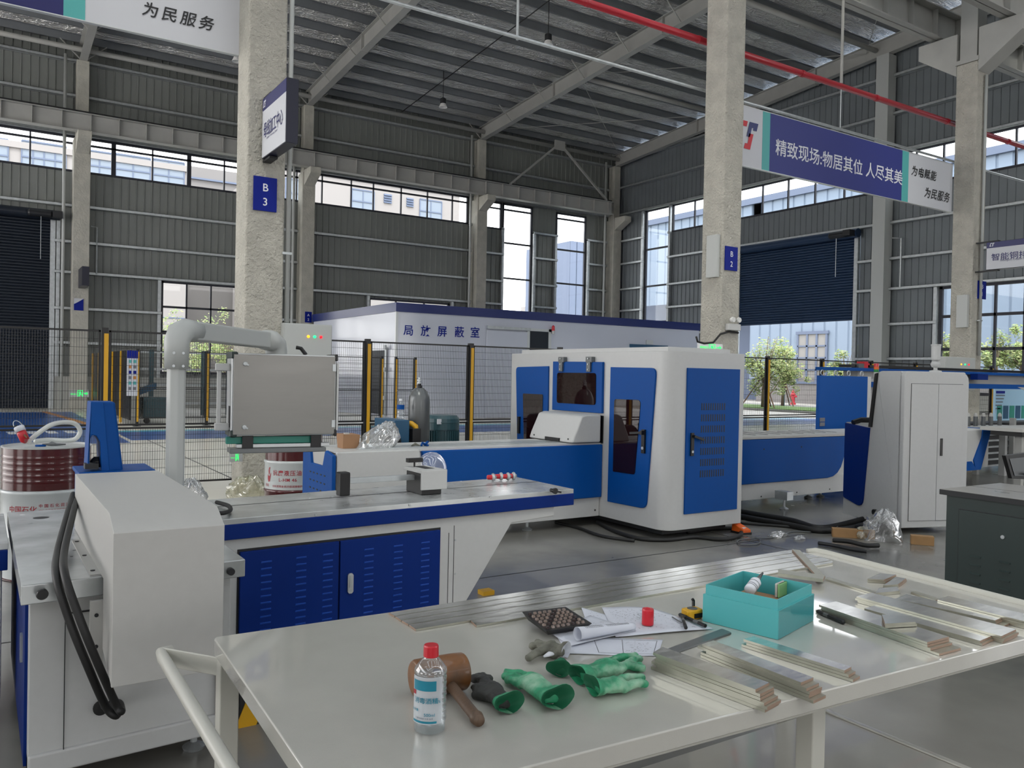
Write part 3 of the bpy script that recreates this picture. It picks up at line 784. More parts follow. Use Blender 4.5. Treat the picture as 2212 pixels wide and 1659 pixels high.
# ================================================================== SHIELDED ROOM
RZ = 3.84; RX0, RX1, RY = 11.52, 25.4, 24.95
t = thing('shielded_room', 'glossy white shielding room with navy cornice and blue characters in the back of the hall', 'room', ((RX0+RX1)/2, 28, 0))
mb = MB(); mb.box(RX0, RX1, RY, 33.0, 0, RZ-.28).build('wall_panel', M['roomwhite'], t)
mb = MB(); mb.box(RX0-.04, RX1+.04, RY-.04, 33.04, RZ-.3, RZ).build('cornice', M['roomnavy'], t)
MB().box(RX0-.03, RX0+.05, RY-.03, RY+.05, 0, RZ-.3).build('corner_trim', M['alu'], t)
q = lambda px, py: yp(px, py, RY)
for ch, px in zip('局放屏蔽室', (871, 908, 944, 981, 1015)):
    p0 = q(px, 722+(px-871)*.034); sz = (q(px, 722)-q(px, 700)).length*1.12
    text('lettering', ch, (p0.x, RY, p0.z), (1, 0, 0), (0, 0, 1), sz, M['plate_blue'], t, bold=.012, lift=.01)
a = q(1143, 715); b_ = q(1183, 745)
MB().box(a.x, b_.x, RY-.03, RY, 0, a.z).build('doorway', M['shutterdark'], t)  # dark panel standing for the shade inside the open doorway
fr = MB(); fr.box(a.x-.12, a.x, RY-.06, RY, 0, a.z+.1).box(b_.x, b_.x+.12, RY-.06, RY, 0, a.z+.1).box(a.x-.12, b_.x+.12, RY-.06, RY, a.z, a.z+.1)
fr.build('door_frame', M['alu'], t)
a2 = q(1050, 706)
MB().box(a2.x, a.x, RY-.12, RY-.04, a.z+.0, a.z+.1).build('door_rail', M['galv'], t)
MB().box(a2.x, a.x-.12, RY-.07, RY-.02, 0, a.z-.05).build('sliding_door', M['roomwhite'], t, .01)
p = q(1191, 710)
mb = MB(); mb.lathe((p.x, RY-.12, p.z-.2), [(.05, 0), (.05, .12)], 12).build('alarm_base', M['white'], t)
MB().lathe((p.x, RY-.12, p.z-.08), [(.06, 0), (.055, .16), (.02, .2)], 12).build('alarm_light', M['red'], t)
p = q(1399, 738); MB().box(p.x-.1, p.x+.25, RY-.05, RY, p.z-.1, p.z+.06).build('door_label', M['alu'], t)
p0, p1 = q(1360, 743), q(1442, 748)
MB().box(p0.x, p1.x, RY-.03, RY, 0, p0.z).build('door_leaf', M['petrol'], t)
# recess door on the left side of the room
y0, y1 = xp(835, 757, RX0).y, xp(798, 757, RX0).y
z1 = xp(820, 757, RX0).z
MB().box(RX0-.04, RX0, y0, y1, .1, z1).build('side_door', M['shutterdark'], t)
MB().box(RX0-.07, RX0-.03, y0-.12, y0, .05, z1+.1).build('side_door_frame', M['galv'], t)
for zz in (.6, 1.55, 2.3): MB().lathe((RX0-.1, y0-.1, zz), [(.05, 0), (.05, .14)], 10).build('hinge', M['galv'], t)

# ================================================================== SIGNS
def banner(label, x0, x1, z0, z1, y, strips, name='hanging_banner'):
    t = thing(name, label, 'banner', ((x0+x1)/2, y, z0))
    MB().box(x0, x1, y, y+.05, z0, z1).build('panel', M['sign_white'], t)
    for a, b, m in strips: MB().box(a, b, y-.004, y+.001, z0, z1).build('colour_band', m, t)
    MB().box(x0, x1, y-.006, y+.056, z0-.012, z0).box(x0, x1, y-.006, y+.056, z1, z1+.012).build('edge_frame', M['alu'], t)
    return t
BY = 10.76; bz0, bz1 = 5.56, 6.67
bxp = lambda px: yp(px, 330, BY).x
t = banner('blue and white slogan banner between the B 2 and B 1 columns', 11.52, yp(2057, 400, BY).x, bz0, bz1, BY,
           [(bxp(1646), bxp(1662), M['sign_teal']), (bxp(1662), yp(1948, 380, BY).x, M['sign_indigo']), (yp(1948, 380, BY).x, yp(1962, 380, BY).x, M['sign_teal'])])
X0 = bxp(1674); X1 = yp(1942, 380, BY).x
s = (X1-X0)/12.35
text('lettering', '精致现场:物居其位 人尽其美', (X0, BY-.006, 5.93), (1, 0, 0), (0, 0, 1), s*1.02, M['whiteprint'], t, bold=.009)
text('lettering', '为电赋能', (yp(1967, 390, BY).x, BY-.006, 6.20), (1, 0, 0), (0, 0, 1), .24, M['blackprint'], t, bold=.012, shear=.25, spacing=1.08)
text('lettering', '为民服务', (yp(1996, 400, BY).x, BY-.006, 5.78), (1, 0, 0), (0, 0, 1), .25, M['blackprint'], t, bold=.012, shear=.25, spacing=1.08)
def logo(org, rgt, up, h, m1, m2, parent, shape='CS'):
    """slanted two stroke company mark: angular C hooked into an angular S"""
    rgt, up, org = Vector(rgt), Vector(up), Vector(org); n_ = rgt.cross(up)
    def piece(pts, m, nm):
        mb = MB(); V = [org+rgt*((x+.28*y)*h)+up*(y*h)+n_*.004 for x, y in pts]
        mb.face([mb.vert(v) for v in V]); mb.build(nm, m, parent)
    piece([(0, 0), (.42, 0), (.42, .2), (.2, .2), (.2, .8), (.52, .8), (.52, 1), (0, 1)], m1, 'emblem')
    piece([(.62, 0), (.95, 0), (.95, .58), (.72, .58), (.72, .42), (.75, .42), (.75, .2), (.62, .2)], m1, 'emblem')
    piece([(.62, .45), (.62, 1), (1.08, 1), (1.08, .72), (.88, .72), (.88, .8), (.8, .8), (.8, .45)], m2, 'emblem')
logo((bxp(1588)-.1, BY-.004, 5.88), (1, 0, 0), (0, 0, 1), .52, M['red'], M['roomnavy'], t)
t = banner('white end of a slogan banner left of the B 3 column at the top left', -1.8, 2.72, bz0-.03, bz1, BY, [(-1.8, yp(137, 15, BY).x, M['sign_navy']), (yp(137, 15, BY).x, yp(184, 25, BY).x, M['sign_teal'])])
text('lettering', '为民服务', (yp(305, 22, BY).x, BY-.006, bz0+.20), (1, 0, 0), (0, 0, 1), .185, M['blackprint'], t, bold=.012, shear=.2, spacing=1.32)

def plate(label, px0, px1, py0, py1, Y, txt, name='column_plate'):
    a = yp(px0, py0, Y); b = yp(px1, py1, Y)
    t = thing(name, label, 'sign', ((a.x+b.x)/2, Y, b.z))
    MB().box(a.x, b.x, Y-.008, Y+.012, b.z, a.z).build('plate', M['plate_blue'], t)
    h = a.z-b.z; cx = (a.x+b.x)/2
    for i, c in enumerate(txt): text('lettering', c, (cx, Y-.009, a.z-h*(.42+.42*i)), (1, 0, 0), (0, 0, 1), h*.32, M['whiteprint'], t, bold=.01, align='CENTER')
    return t
plate('blue plate reading B 3 on the rough concrete column', 548, 597, 379, 459, 10.285, 'B3')
plate('blue plate reading B 2 on the concrete column behind the blue and white machine', 1567, 1592, 531, 586, 10.285, 'B2')
plate('blue plate reading B 1 on the rightmost concrete column', 2113, 2129, 606, 647, 10.285, 'B1')
plate('tiny blue plate reading A 2 low on the back wall column', 659, 673, 673, 697, 33.19, 'A2')
t = plate('small blue and white notice with arrow on the leftmost wall column', 160, 180, 644, 671, 33.19, '')
a = yp(160, 644, 33.18); b = yp(180, 652, 33.18)
MB().prismY([(a.x, a.z), (b.x, a.z), (b.x, b.z+.1), (a.x, b.z-.1)], 33.17, 33.18).build('white_corner', M['sign_white'], t)
def boxsign(label, X, ya, yb, z0, z1, txt, sub, th=.14):
    """light box standing out from a column towards the camera; its face looks left"""
    t = thing('box_sign', label, 'sign', (X, (ya+yb)/2, z0))
    MB().box(X, X+th, yb, ya, z0, z1).build('box', M['sign_navy2'], t, .004)
    zs = z1-(z1-z0)*.22
    MB().box(X-.004, X+.001, yb+.01, ya-.01, z0+.01, zs).build('white_face', M['sign_white'], t)
    MB().box(X-.004, X+.001, yb+.01, ya-.01, zs, z1-.01).build('navy_header', M['sign_indigo2'], t)
    n = len(txt); L = (ya-yb)
    s_ = L*.80/n
    hc = (z1-z0)*.27
    text('lettering', txt, (X-.006, ya-L*.08, z0+(z1-z0)*.34), (0, -1, 0), (0, 0, 1), hc, M['sign_navy'], t, bold=.01, sx=s_*1.02/hc)
    text('lettering', sub, (X-.006, ya-L*.22, z0+(z1-z0)*.27), (0, -1, 0), (0, 0, 1), s_*.33, M['sign_navy'], t)
    logo((X-.004, ya-L*.05, zs+.035), (0, -1, 0), (0, 0, 1), .08, M['whiteprint'], M['whiteprint'], t)
    for zz in (z0-.03, z1+.005): MB().box(X+.02, X+th-.02, ya-.25, 10.32, zz, zz+.025).build('bracket', M['dark'], t)
    return t
M['sign_navy2'] = mat('navy_light_box', '#060a26', .35); M['sign_indigo2'] = mat('indigo_header', '#23265e', .4)
a = yp(567, 215, 10.28); b = yp(567, 345, 10.28)
boxsign('light box sign on the B 3 column with navy header and dark blue characters', a.x, 10.26, 9.32, b.z, a.z, '母线加工中心', 'Busbar Processing Center')
a = yp(2131, 524, 10.05); b = yp(2131, 584, 10.05)
boxsign('light box sign at the right picture edge fixed to the B 1 column', a.x, 10.05, 8.6, b.z, a.z, '智能铜排仓储', 'Intelligent Copper Busbar')
a = yp(170, 582, 33.1)
t = tag(MB().box(a.x, a.x+.22, 31.9, 33.2, yp(170, 622, 33.1).z, a.z).build('box_sign', M['sign_navy2']), 'small dark sign box on the leftmost wall column, seen nearly edge on', 'sign')
# exit signs, emergency lamp, boxes on the columns
def exit_sign(label, a, b, Y, arrow=True, th=.03):
    t = thing('exit_sign', label, 'sign', ((a.x+b.x)/2, Y, b.z))
    MB().box(a.x, b.x, Y, Y+th, b.z, a.z).build('case', M['alu'], t)
    h = a.z-b.z; L = b.x-a.x; y = Y-.003
    def pl(pts): 
        mb = MB(); mb.face([mb.vert((a.x+L*x, y, b.z+h*z)) for x, z in pts]); return mb
    cx = .5
    pl([(.42, .08), (.45, .08), (.45, .92), (.42, .92)]).build('pictogram', M['exit'], t)
    pl([(.66, .08), (.69, .08), (.69, .92), (.66, .92)]).build('pictogram', M['exit'], t)
    pl([(.42, .86), (.69, .86), (.69, .94), (.42, .94)]).build('pictogram', M['exit'], t)
    pl([(.47, .1), (.52, .1), (.56, .4), (.63, .2), (.66, .26), (.6, .55), (.62, .62), (.55, .78), (.48, .6), (.52, .5)]).build('pictogram', M['exit'], t)
    text('lettering', '安全出口', (a.x+L*.06, y, b.z+h*.35), (1, 0, 0), (0, 0, 1), L*.08, M['exit'], t, bold=.02)
    if arrow: pl([(.74, .42), (.86, .42), (.86, .22), (.95, .5), (.86, .78), (.86, .58), (.74, .58)]).build('pictogram', M['exit'], t)
    return t
exit_sign('glowing green exit sign low on the leftmost wall column', yp(150, 842, 33.1), yp(192, 858, 33.1), 33.12)
a = yp(497, 977, 10.27)
t = exit_sign('green exit sign low on the left edge of the B 3 column', yp(497, 975, 10.25), yp(524, 997, 10.25), 10.25, False)
a = yp(1508, 741, 10.27); b = yp(1560, 760, 10.27)
exit_sign('green exit sign at the foot of the B 2 column above the machine roof', a, b, 10.26, True)
p = yp(1580, 712, 10.28)
t = thing('emergency_lamp', 'white twin headed emergency lamp on the B 2 column', 'lamp', (p.x, 10.25, p.z-.05))
a = yp(1568, 699, 10.28); b = yp(1593, 715, 10.28)
MB().box(a.x, b.x, 10.2, 10.298, b.z, a.z).build('case', M['white'], t, .01)
for f in (.28, .78):
    x = a.x+(b.x-a.x)*f
    MB().lathe((x, 10.17, a.z+.07), [(.045, 0), (.052, .03), (.03, .08)], 16, axis='y').build('lamp_head', M['lampwhite'], t)
pts = [yp(1503, 727, 10.27), yp(1506, 738, 10.27), yp(1520, 742, 10.27), yp(1540, 740, 10.27), yp(1555, 722, 10.27), yp(1575, 716, 10.27), yp(1594, 719, 10.27)]
pts = [(q_.x, 10.26, q_.z) for q_ in pts]
tag(MB().tube(pts, .018, 8).build('cable', M['rubber'], smooth=True), 'black cable strapped across the foot of the B 2 column', 'cable')
def elecbox(label, a, b, Y, d, side):
    t = thing('electric_cabinet', label, 'cabinet', ((a.x+b.x)/2, Y, b.z))
    MB().box(a.x, b.x, Y, Y+d, b.z, a.z).build('body', M['offw'], t, .006)
    MB().box(a.x+.01, b.x-.01, Y-.012, Y, b.z+.01, a.z-.01).build('door', M['offw'], t, .004)
    for i, m in enumerate(('amber_led', 'green_led', 'red_led')):
        MB().lathe((a.x+(b.x-a.x)*(.5+.13*i), Y-.012, a.z-min(.16, (a.z-b.z)*.33)), [(.018, 0), (.018, -.012), (.008, -.02)], 12, axis='y').build('indicator_lamp', M[m], t)
    return t
a = yp(612, 697, 10.2); b = yp(716, 790, 10.2)
elecbox('light grey electric cabinet with three indicator lamps beside the B 3 column', a, Vector((b.x, 0, b.z)), 10.2, .35, 1)
a = yp(2043, 770, 10.12); b = yp(2106, 797, 10.12)
elecbox('grey electric cabinet with three indicator lamps on the B 1 column', a, Vector((b.x, 0, b.z-.5)), 10.12, .183, 1)
for X, lab, xx in ((2.96, 'white conduit running up the right side of the B 3 column', 3.256), (19.46, 'white conduit running up the front of the B 1 column', 19.5)):
    y = 10.33 if X < 10 else 10.25
    o = pipe_thing('conduit_pipe', lab, 'pipe', [(xx, y, 2.2 if X > 10 else 2.15), (xx, y, 8.7)], .03, M['offw'], 10)
    mb = MB().box(xx-.08, xx+.04, y-.04, y+.03, 3.0, 3.03).build('clip', M['galv'], o)
tag(MB().box(10.93, 11.01, 10.35, 10.6, 3.35, 4.1).build('junction_box', M['offw']), 'flat grey box on the column behind the enclosure, above its roof', 'junction box')
tag(MB().box(19.13, 19.215, 10.35, 10.6, 2.85, 3.6).build('junction_box', M['offw']), 'flat grey box on the rightmost column beside the low window', 'junction box')

# ================================================================== FENCES
def wire_panel(mb, x0, x1, y, z0, z1, sp=.028, sh=.1, r=.0024):
    def w_(a, b):
        a = Vector(a); b = Vector(b); d = (b-a).normalized(); u = d.orthogonal().normalized(); v = d.cross(u)
        R = [[mb.vert(p+(u*math.cos(2*PI*k/3)+v*math.sin(2*PI*k/3))*r) for k in range(3)] for p in (a, b)]
        for k in range(3): mb.face([R[0][k], R[0][(k+1) % 3], R[1][(k+1) % 3], R[1][k]])
    n = int((x1-x0)/sp)
    for i in range(1, n): w_((x0+(x1-x0)*i/n, y, z0), (x0+(x1-x0)*i/n, y, z1))
    n = max(2, int((z1-z0)/sh))
    for i in range(1, n): w_((x0, y-.005, z0+(z1-z0)*i/n), (x1, y-.005, z0+(z1-z0)*i/n))
def fence(label, xs, y, ztop=1.98, zmid=.83, z0=.1, sp=.028, name='mesh_fence', gapsx=(), yel=True, r=.0024):
    t = thing(name, label, 'fence', ((xs[0]+xs[-1])/2, y, 0))
    for x in xs:
        p = MB().box(x-.035, x+.035, y-.035, y+.035, 0, ztop+.03).box(x-.09, x+.09, y-.09, y+.09, 0, .012).build('post', M['black'], t)
        if yel: MB().box(x-.012, x+.036, y-.041, y-.035, .12, ztop-.04).build('yellow_strip', M['yellow'], p)
    for i, (a, b) in enumerate(zip(xs, xs[1:])):
        if i in gapsx: continue
        a += .045; b -= .045
        for q0, q1 in ((z0, zmid-.02), (zmid, ztop)):
            mb = MB(); w_ = .022
            mb.box(a, b, y-.011, y+.011, q0, q0+w_).box(a, b, y-.011, y+.011, q1-w_, q1).box(a, a+w_, y-.011, y+.011, q0, q1).box(b-w_, b, y-.011, y+.011, q0, q1)
            f = mb.build('panel_frame', M['black'], t)
            mb = MB(); wire_panel(mb, a, b, y, q0, q1, sp, .1, r); mb.build('wire_mesh', M['black'], f)
    return t
FY = 10.98
fence('long black mesh safety fence with yellow posts behind the machines', [-2.1, -.42, 1.26, 2.95, 4.63, 6.32, 8.01, 9.70, 11.39, 13.08, 14.77, 16.46, 18.15, 19.84, 21.5], FY)
fence('black mesh fence with yellow posts further back left of the B 3 column', [3.45, 5.19, 6.95], 23.3, 1.98, 1.0, .2, .06, r=.004)
fence('black mesh fence gate with yellow posts further back in front of the white room', [7.95, 8.75, 10.3], 23.3, 1.98, 1.0, .2, .06, gapsx=(), r=.004)
fence('short black mesh fence with yellow posts beside the corner of the white room', [10.72, 11.38], 23.2, 1.98, 1.0, .2, .05, r=.004)
t = thing('black_partition', 'solid black partition with yellow posts and a poster at its end', 'partition', (3.45, 27, 0))
for y0, y1 in ((23.5, 25.1), (25.2, 26.8), (26.9, 28.5), (28.6, 30.2), (30.3, 31.9)):
    MB().box(3.30, 3.34, y0, y1, .15, 1.98).build('panel', M['black'], t)
    MB().box(3.27, 3.33, y1, y1+.08, 0, 1.98).build('post', M['yellow'], t)
a = yp(274, 757, 23.3); b = yp(296, 855, 23.3)
t = thing('notice_poster', 'tall white poster with blue head and small pictures on the black partition', 'poster', (a.x, 23.24, b.z))
MB().box(a.x, b.x, 23.24, 23.25, b.z, a.z).build('sheet', M['sign_white'], t)
MB().box(a.x, b.x, 23.235, 23.24, a.z-.2, a.z).build('blue_head', M['plate_blue'], t)
rnd = random.Random(3)
for i in range(6):
    for j in range(2):
        c = rnd.choice(['plate_blue', 'sign_teal', 'orangeline', 'greyprint']); x = a.x+.04+j*.11; z = a.z-.32-i*.14
        MB().box(x, x+.07, 23.234, 23.24, z, z+.08).build('printed_picture', M[c], t)
# floor scrubber
c = zp(327, 912)
t = thing('floor_scrubber', 'grey walk behind floor scrubber with blue handle behind the fence', 'cleaning machine', (4.1, 24.6, 0))
MB().box(3.75, 4.6, 24.3, 24.9, .14, .72).build('tank', M['motor'], t, .04)
MB().hexa([(3.6, 24.4, .75), (4.1, 24.4, .95), (4.1, 24.8, .95), (3.6, 24.8, .75)], [(3.6, 24.4, .9), (4.1, 24.4, 1.12), (4.1, 24.8, 1.12), (3.6, 24.8, .9)]).build('handle', M['petrol'], t)
for x in (3.85, 4.5): MB().lathe((x, 24.3, .08), [(.08, 0), (.08, .06)], 14, axis='y').build('wheel', M['rubber'], t)
# rack of long sections
t = thing('steel_bar_rack', 'grey steel rack with long bars in front of the back wall window', 'rack', (7, 28.5, 0))
for x in (4.6, 6.2, 7.0, 8.2): MB().box(x-.06, x+.06, 28.3, 28.42, 0, 2.1).build('upright', M['motor'], t)
for z in (.35, .95, 1.45, 2.0): MB().box(4.2, 9.4, 28.42, 28.5, z, z+.07).build('rail', M['galv'], t)

tag(MB().tube([(27.92, 17.55, 4.98), (27.92, 17.55, 6.75), (27.92, 17.9, 6.8)], .03, 8).build('conduit_pipe', M['galv']), 'short vertical conduit on the right wall beside the gable column', 'pipe')
tag(MB().tube([(3.55, 33.62, 4.9), (3.55, 33.62, 6.6), (3.35, 33.62, 6.62)], .025, 8).build('conduit_pipe', M['galv']), 'short vertical conduit on the back wall right of the leftmost column', 'pipe')
# ================================================================== PUNCH BENCH (near, white with blue doors)
ZB = .80
M['louvre'] = mat('louvre_highlight_blue', '#1d50b4', .35)  # lighter than the doors: highlights on the slats put into the colour
def fy(x): return 4.14+.064*x          # near edge of the bench
def by_(x): return 4.79+.078*x         # far edge
BX0, BX1 = .93, 3.31
t = thing('machine_bench', 'long white machine bench with steel top, blue rim and two blue louvred doors', 'machine', ((BX0+BX1)/2, 4.6, 0))
bench = t
def qpoly(x0, x1, d0=0, d1=0): return [(x0, fy(x0)+d0), (x1, fy(x1)+d0), (x1, by_(x1)-d1), (x0, by_(x0)-d1)]
MB().prism(qpoly(BX0, BX1), ZB-.03, ZB).build('steel_top', M['bed'], t, .003)
MB().prism([(BX0, (fy(BX0)+by_(BX0))/2+.06), (BX1, (fy(BX1)+by_(BX1))/2+.06), (BX1, (fy(BX1)+by_(BX1))/2+.070), (BX0, (fy(BX0)+by_(BX0))/2+.070)], ZB, ZB+.001).build('slot', M['dark'], t)
MB().prism(qpoly(BX0, BX1, -.006, -.006), ZB-.105, ZB-.028).build('blue_rim', M['navy'], t, .004)
bf = 4.22
P = lambda px, py, d=0: yp(px, py, bf)
# white carcass with the raking right end
xr = P(1226, 1083).x; zr = P(1226, 1122).z; xm = P(1128, 1137).x; xb = P(1040, 1283).x
slope = (xm-xb)/(P(1128, 1137).z-P(1040, 1283).z)
xfoot = xm-slope*(P(1128, 1137).z-.12)
prof = [(BX0, .12), (xfoot, .12), (xm, P(1128, 1137).z), (xr, zr), (xr, ZB-.105), (BX0, ZB-.105)]
mb = MB(); b = [(x, fy(x)+.02, z) for x, z in prof]; c = [(x, by_(x)-.02, z) for x, z in prof]
mb.hexa(c, b); mb.build('carcass', M['white'], t, .006)
def onface(mb, x0, x1, z0, z1, d): mb.hexa([(x0, fy(x0)+.02-d, z0), (x1, fy(x1)+.02-d, z0), (x1, fy(x1)+.02, z0), (x0, fy(x0)+.02, z0)], [(x0, fy(x0)+.02-d, z1), (x1, fy(x1)+.02-d, z1), (x1, fy(x1)+.02, z1), (x0, fy(x0)+.02, z1)]); return mb
X = lambda px, py: P(px, py).x
x0, x1, x2 = X(518, 1200), X(738, 1170), X(963, 1146); zt = P(740, 1171).z
onface(MB(), x0-.01, x2+.01, .16, zt+.012, .004).build('door_gap', M['dark'], t)
for a, b_, nm in ((x0, x1-.004, 'left'), (x1+.004, x2, 'right')):
    d = onface(MB(), a, b_, .17, zt, .022).build('door', M['navy'], t, .003)
    for k in range(3):
        xc = a+(b_-a)*((.25, .6, .88)[k] if nm == 'left' else (.27, .56, .84)[k]); lw = .06
        mb = MB(); z = zt-.1
        for i in range(11):
            zz = zt-.07-.035*i - (0 if nm == 'right' else .0)
            yy = fy(xc)+.02-.022
            mb.hexa([(xc-lw/2, yy, zz), (xc+lw/2, yy+.004, zz), (xc+lw/2, yy+.004, zz+.012), (xc-lw/2, yy, zz+.012)],
                    [(xc-lw/2+.004, yy-.006, zz+.009), (xc+lw/2-.004, yy-.002, zz+.009), (xc+lw/2-.004, yy-.002, zz+.012), (xc-lw/2+.004, yy-.006, zz+.012)])
        mb.build('louvre', M['louvre'], d)
    if nm == 'right':
        p = P(760, 1262); y = fy(p.x)-.004
        h = MB().prismY([(p.x-.016+.016*0+.0, p.z-.045), (p.x-.008, p.z-.055), (p.x+.008, p.z-.055), (p.x+.016, p.z-.045), (p.x+.016, p.z+.045), (p.x+.008, p.z+.055), (p.x-.008, p.z+.055), (p.x-.016, p.z+.045)], y-.012, y).build('handle', M['alu'], d, .002)
        MB().box(p.x-.007, p.x+.007, y-.017, y-.011, p.z-.02, p.z+.045).lathe((p.x, y-.014, p.z-.036), [(.008, 0), (.008, .004)], 10, axis='y').build('lock', M['galv'], h)
onface(MB(), X(488, 1170), X(962, 1119), P(740, 1145).z, P(740, 1145).z+.0025, .002).build('seam', M['dark'], t)
sx_ = X(985, 1150); onface(MB(), sx_, sx_+.003, .14, ZB-.2, .002).build('seam', M['dark'], t)
sx_ = X(997, 1150); onface(MB(), sx_, sx_+.003, .14, ZB-.16, .002).build('seam', M['dark'], t)
for px, py in ((684, 1113), (893, 1094), (1075, 1077), (1000, 1173), (1000, 1247)):
    p = P(px, py); 
    MB().lathe((p.x, fy(p.x)-.002 if py < 1120 else fy(p.x)+.02, p.z), [(.006, 0), (.006, -.004)], 10, axis='y').build('screw', M['galv'], t)
p = P(1214, 1064)
MB().lathe((p.x, fy(p.x)-.03, p.z), [(.012, .03), (.012, 0), (.018, -.005), (.02, -.02)], 12, axis='y').build('knob', M['black'], t)
MB().bar((p.x, fy(p.x)-.04, p.z), (p.x+.05, fy(p.x)-.04, p.z-.012), .012).build('knob_lever', M['black'], t)
for x in (1.1, 2.2): MB().lathe((x, fy(x)+.1, 0), [(.04, 0), (.045, .01), (.012, .03), (.012, .12)], 14).build('levelling_foot', M['galv'], t)
# yellow and black plinth band near the floor
def hazard(label, x0, x1, y, rows):
    t = thing('hazard_striped_skid', label, 'skid', ((x0+x1)/2, y, 0))
    MB().box(x0, x1, y, y+.12, 0, .15).build('skid', M['dark'], t)
    for k in rows: MB().prismY([(x0+k, .0), (x0+k+.09, .0), (x0+k+.15, .15), (x0+k+.06, .15)], y-.004, y).build('yellow_stripe', M['yellow'], t)
a = zp(1045, 1285); b = zp(515, 1520)
tag(MB().box(a.x-.02, a.x+.07, a.y-.03, a.y+.05, 0, .03).build('yellow_chock', M['yellow']), 'yellow painted block on the floor under the right end of the bench', 'block')
hazard('black and yellow striped skid on the floor under the table left end', .96, 1.9, 3.60, (-.02, .22, .46, .70))

# left wing of the bench and its end
t = thing('machine_bench', 'steel topped bench wing with blue rim at the left picture edge', 'machine', (-.6, 4.4, 0))
MB().box(-1.4, .11, 4.05, 4.85, ZB-.03, ZB).build('steel_top', M['bed'], t, .003)
MB().box(-1.4, .108, 4.04, 4.86, ZB-.115, ZB-.03).build('blue_rim', M['navy'], t, .003)
MB().box(-1.4, .09, 4.1, 4.8, .12, ZB-.115).build('carcass', M['cream'], t, .005)
for x in (-.4, .0): MB().lathe((x, 4.12, 0), [(.05, 0), (.055, .012), (.015, .035), (.015, .12)], 14).build('levelling_foot', M['galv'], t)

# ================================================================== STEEL SLAB TABLE WITH WHITE COVER
SX0, SX1, SY0, SY1 = .125, .885, 3.22, 4.86
t = thing('slab_table', 'white cabinet with thick steel slab top and blue side, carrying the white cover', 'machine', ((SX0+SX1)/2, 4, 0))
mb = MB(); mb.hexa([(SX0, SY0, .735), (SX1, SY0+.055, .735), (SX1, SY1, .735), (SX0, SY1, .735)], [(SX0, SY0, ZB+.003), (SX1, SY0+.055, ZB+.003), (SX1, SY1, ZB+.003), (SX0, SY1, ZB+.003)])
slab = mb.build('steel_slab', M['bed'], t, .004)
mb = MB()
for x, y in ((.26, 4.62), (.42, 4.62), (.60, 4.62)): mb.lathe((x, y, ZB+.0032), [(.035, 0), (.035, .0006)], 16)
for x, y in ((.33, 3.75), (.31, 3.63)): mb.lathe((x, y, ZB+.0032), [(.006, 0), (.006, .0006)], 10)
mb.build('bolt_hole', M['dark'], slab)
MB().hexa([(SX0+.03, SY0+.1, .1), (SX1-.03, SY0+.15, .1), (SX1-.03, SY1-.03, .1), (SX0+.03, SY1-.03, .1)], [(SX0+.03, SY0+.1, .735), (SX1-.03, SY0+.15, .735), (SX1-.03, SY1-.03, .735), (SX0+.03, SY1-.03, .735)]).build('carcass', M['white'], t, .005)
MB().box(SX0+.02, SX0+.035, SY0+.16, SY1-.1, .12, .72).build('side_panel', M['navy'], t)
MB().box(SX0+.012, SX0+.02, SY0+.3, SY0+.34, .45, .55).build('latch', M['galv'], t)
gy = SY0+.1
mb = MB(); mb.box(SX0+.14, SX0+.143, gy-.003, gy, .12, .665).box(SX0+.14, .45, gy-.003, gy+.02, .662, .665)
mb.box(.80, .803, gy+.03, gy+.05, .12, .655).box(.7, .803, gy+.03, gy+.05, .652, .655); mb.build('panel_seam', M['dark'], t)
MB().hexa([(SX0+.03, SY0+.09, .1), (SX1-.03, SY0+.14, .1), (SX1-.03, SY0+.2, .1), (SX0+.03, SY0+.2, .1)], [(SX0+.03, SY0+.085, .18), (SX1-.03, SY0+.135, .18), (SX1-.03, SY0+.2, .18), (SX0+.03, SY0+.2, .18)]).build('base_ledge', M['white'], t, .01)
for x, y in ((.25, 3.45), (.75, 3.5), (.25, 4.6), (.75, 4.6)): MB().lathe((x, y, 0), [(.04, 0), (.045, .012), (.014, .03), (.014, .1)], 14).build('levelling_foot', M['galv'], t)
p = yp(91, 1283, SY0-.03)
MB().lathe((p.x, SY0, p.z), [(.012, 0), (.012, -.02), (.018, -.022), (.019, -.038), (.016, -.044)], 18, axis='y').build('knob', M['black'], t, smooth=False)
MB().lathe((.185, SY0-.001, .772), [(.012, 0), (.012, -.003)], 12, axis='y').build('bolt', M['galv'], t)
p = yp(500, 1228, SY0+.03)
MB().lathe((p.x, SY0+.03+.0, .765), [(.014, .03), (.014, -.001)], 14, axis='y').build('bolt_hole', M['dark'], t)
# white cover over the slab
t = thing('machine_cover', 'big white sheet metal cover with chamfered front edge standing over the steel slab', 'cover', (.555, 3.6, ZB))
cx0, cx1, cy0, cy1, ct = .372, .724, 2.95, 4.24, 1.055
prof = [(cy1, ZB+.004), (cy1, ct), (3.06, ct), (cy0, 1.005), (cy0, .50), (2.965, .50), (2.965, .505), (3.19, .56), (3.19, ZB+.004)]
mb = MB(); mb.prismX(prof, cx0, cx1); mb.build('cover_shell', M['cream'], t, .006)
fl = MB(); fl.box(cx0-.035, cx0+.002, 3.26, 3.95, ZB+.003, ZB+.008); f = fl.build('flange', M['cream'], t)
for y in (3.9, 3.6, 3.32): MB().lathe((cx0-.02, y, ZB+.008), [(.008, 0), (.008, .003)], 10).build('screw', M['dark'], f)
fl = MB(); fl.box(cx0-.04, cx0+.002, 3.19, 3.205, .50, ZB-.07); f = fl.build('flange', M['cream'], t)
for z in (.68, .57): MB().lathe((cx0-.02, 3.19, z), [(.007, 0), (.007, -.003)], 10, axis='y').build('screw', M['dark'], f)
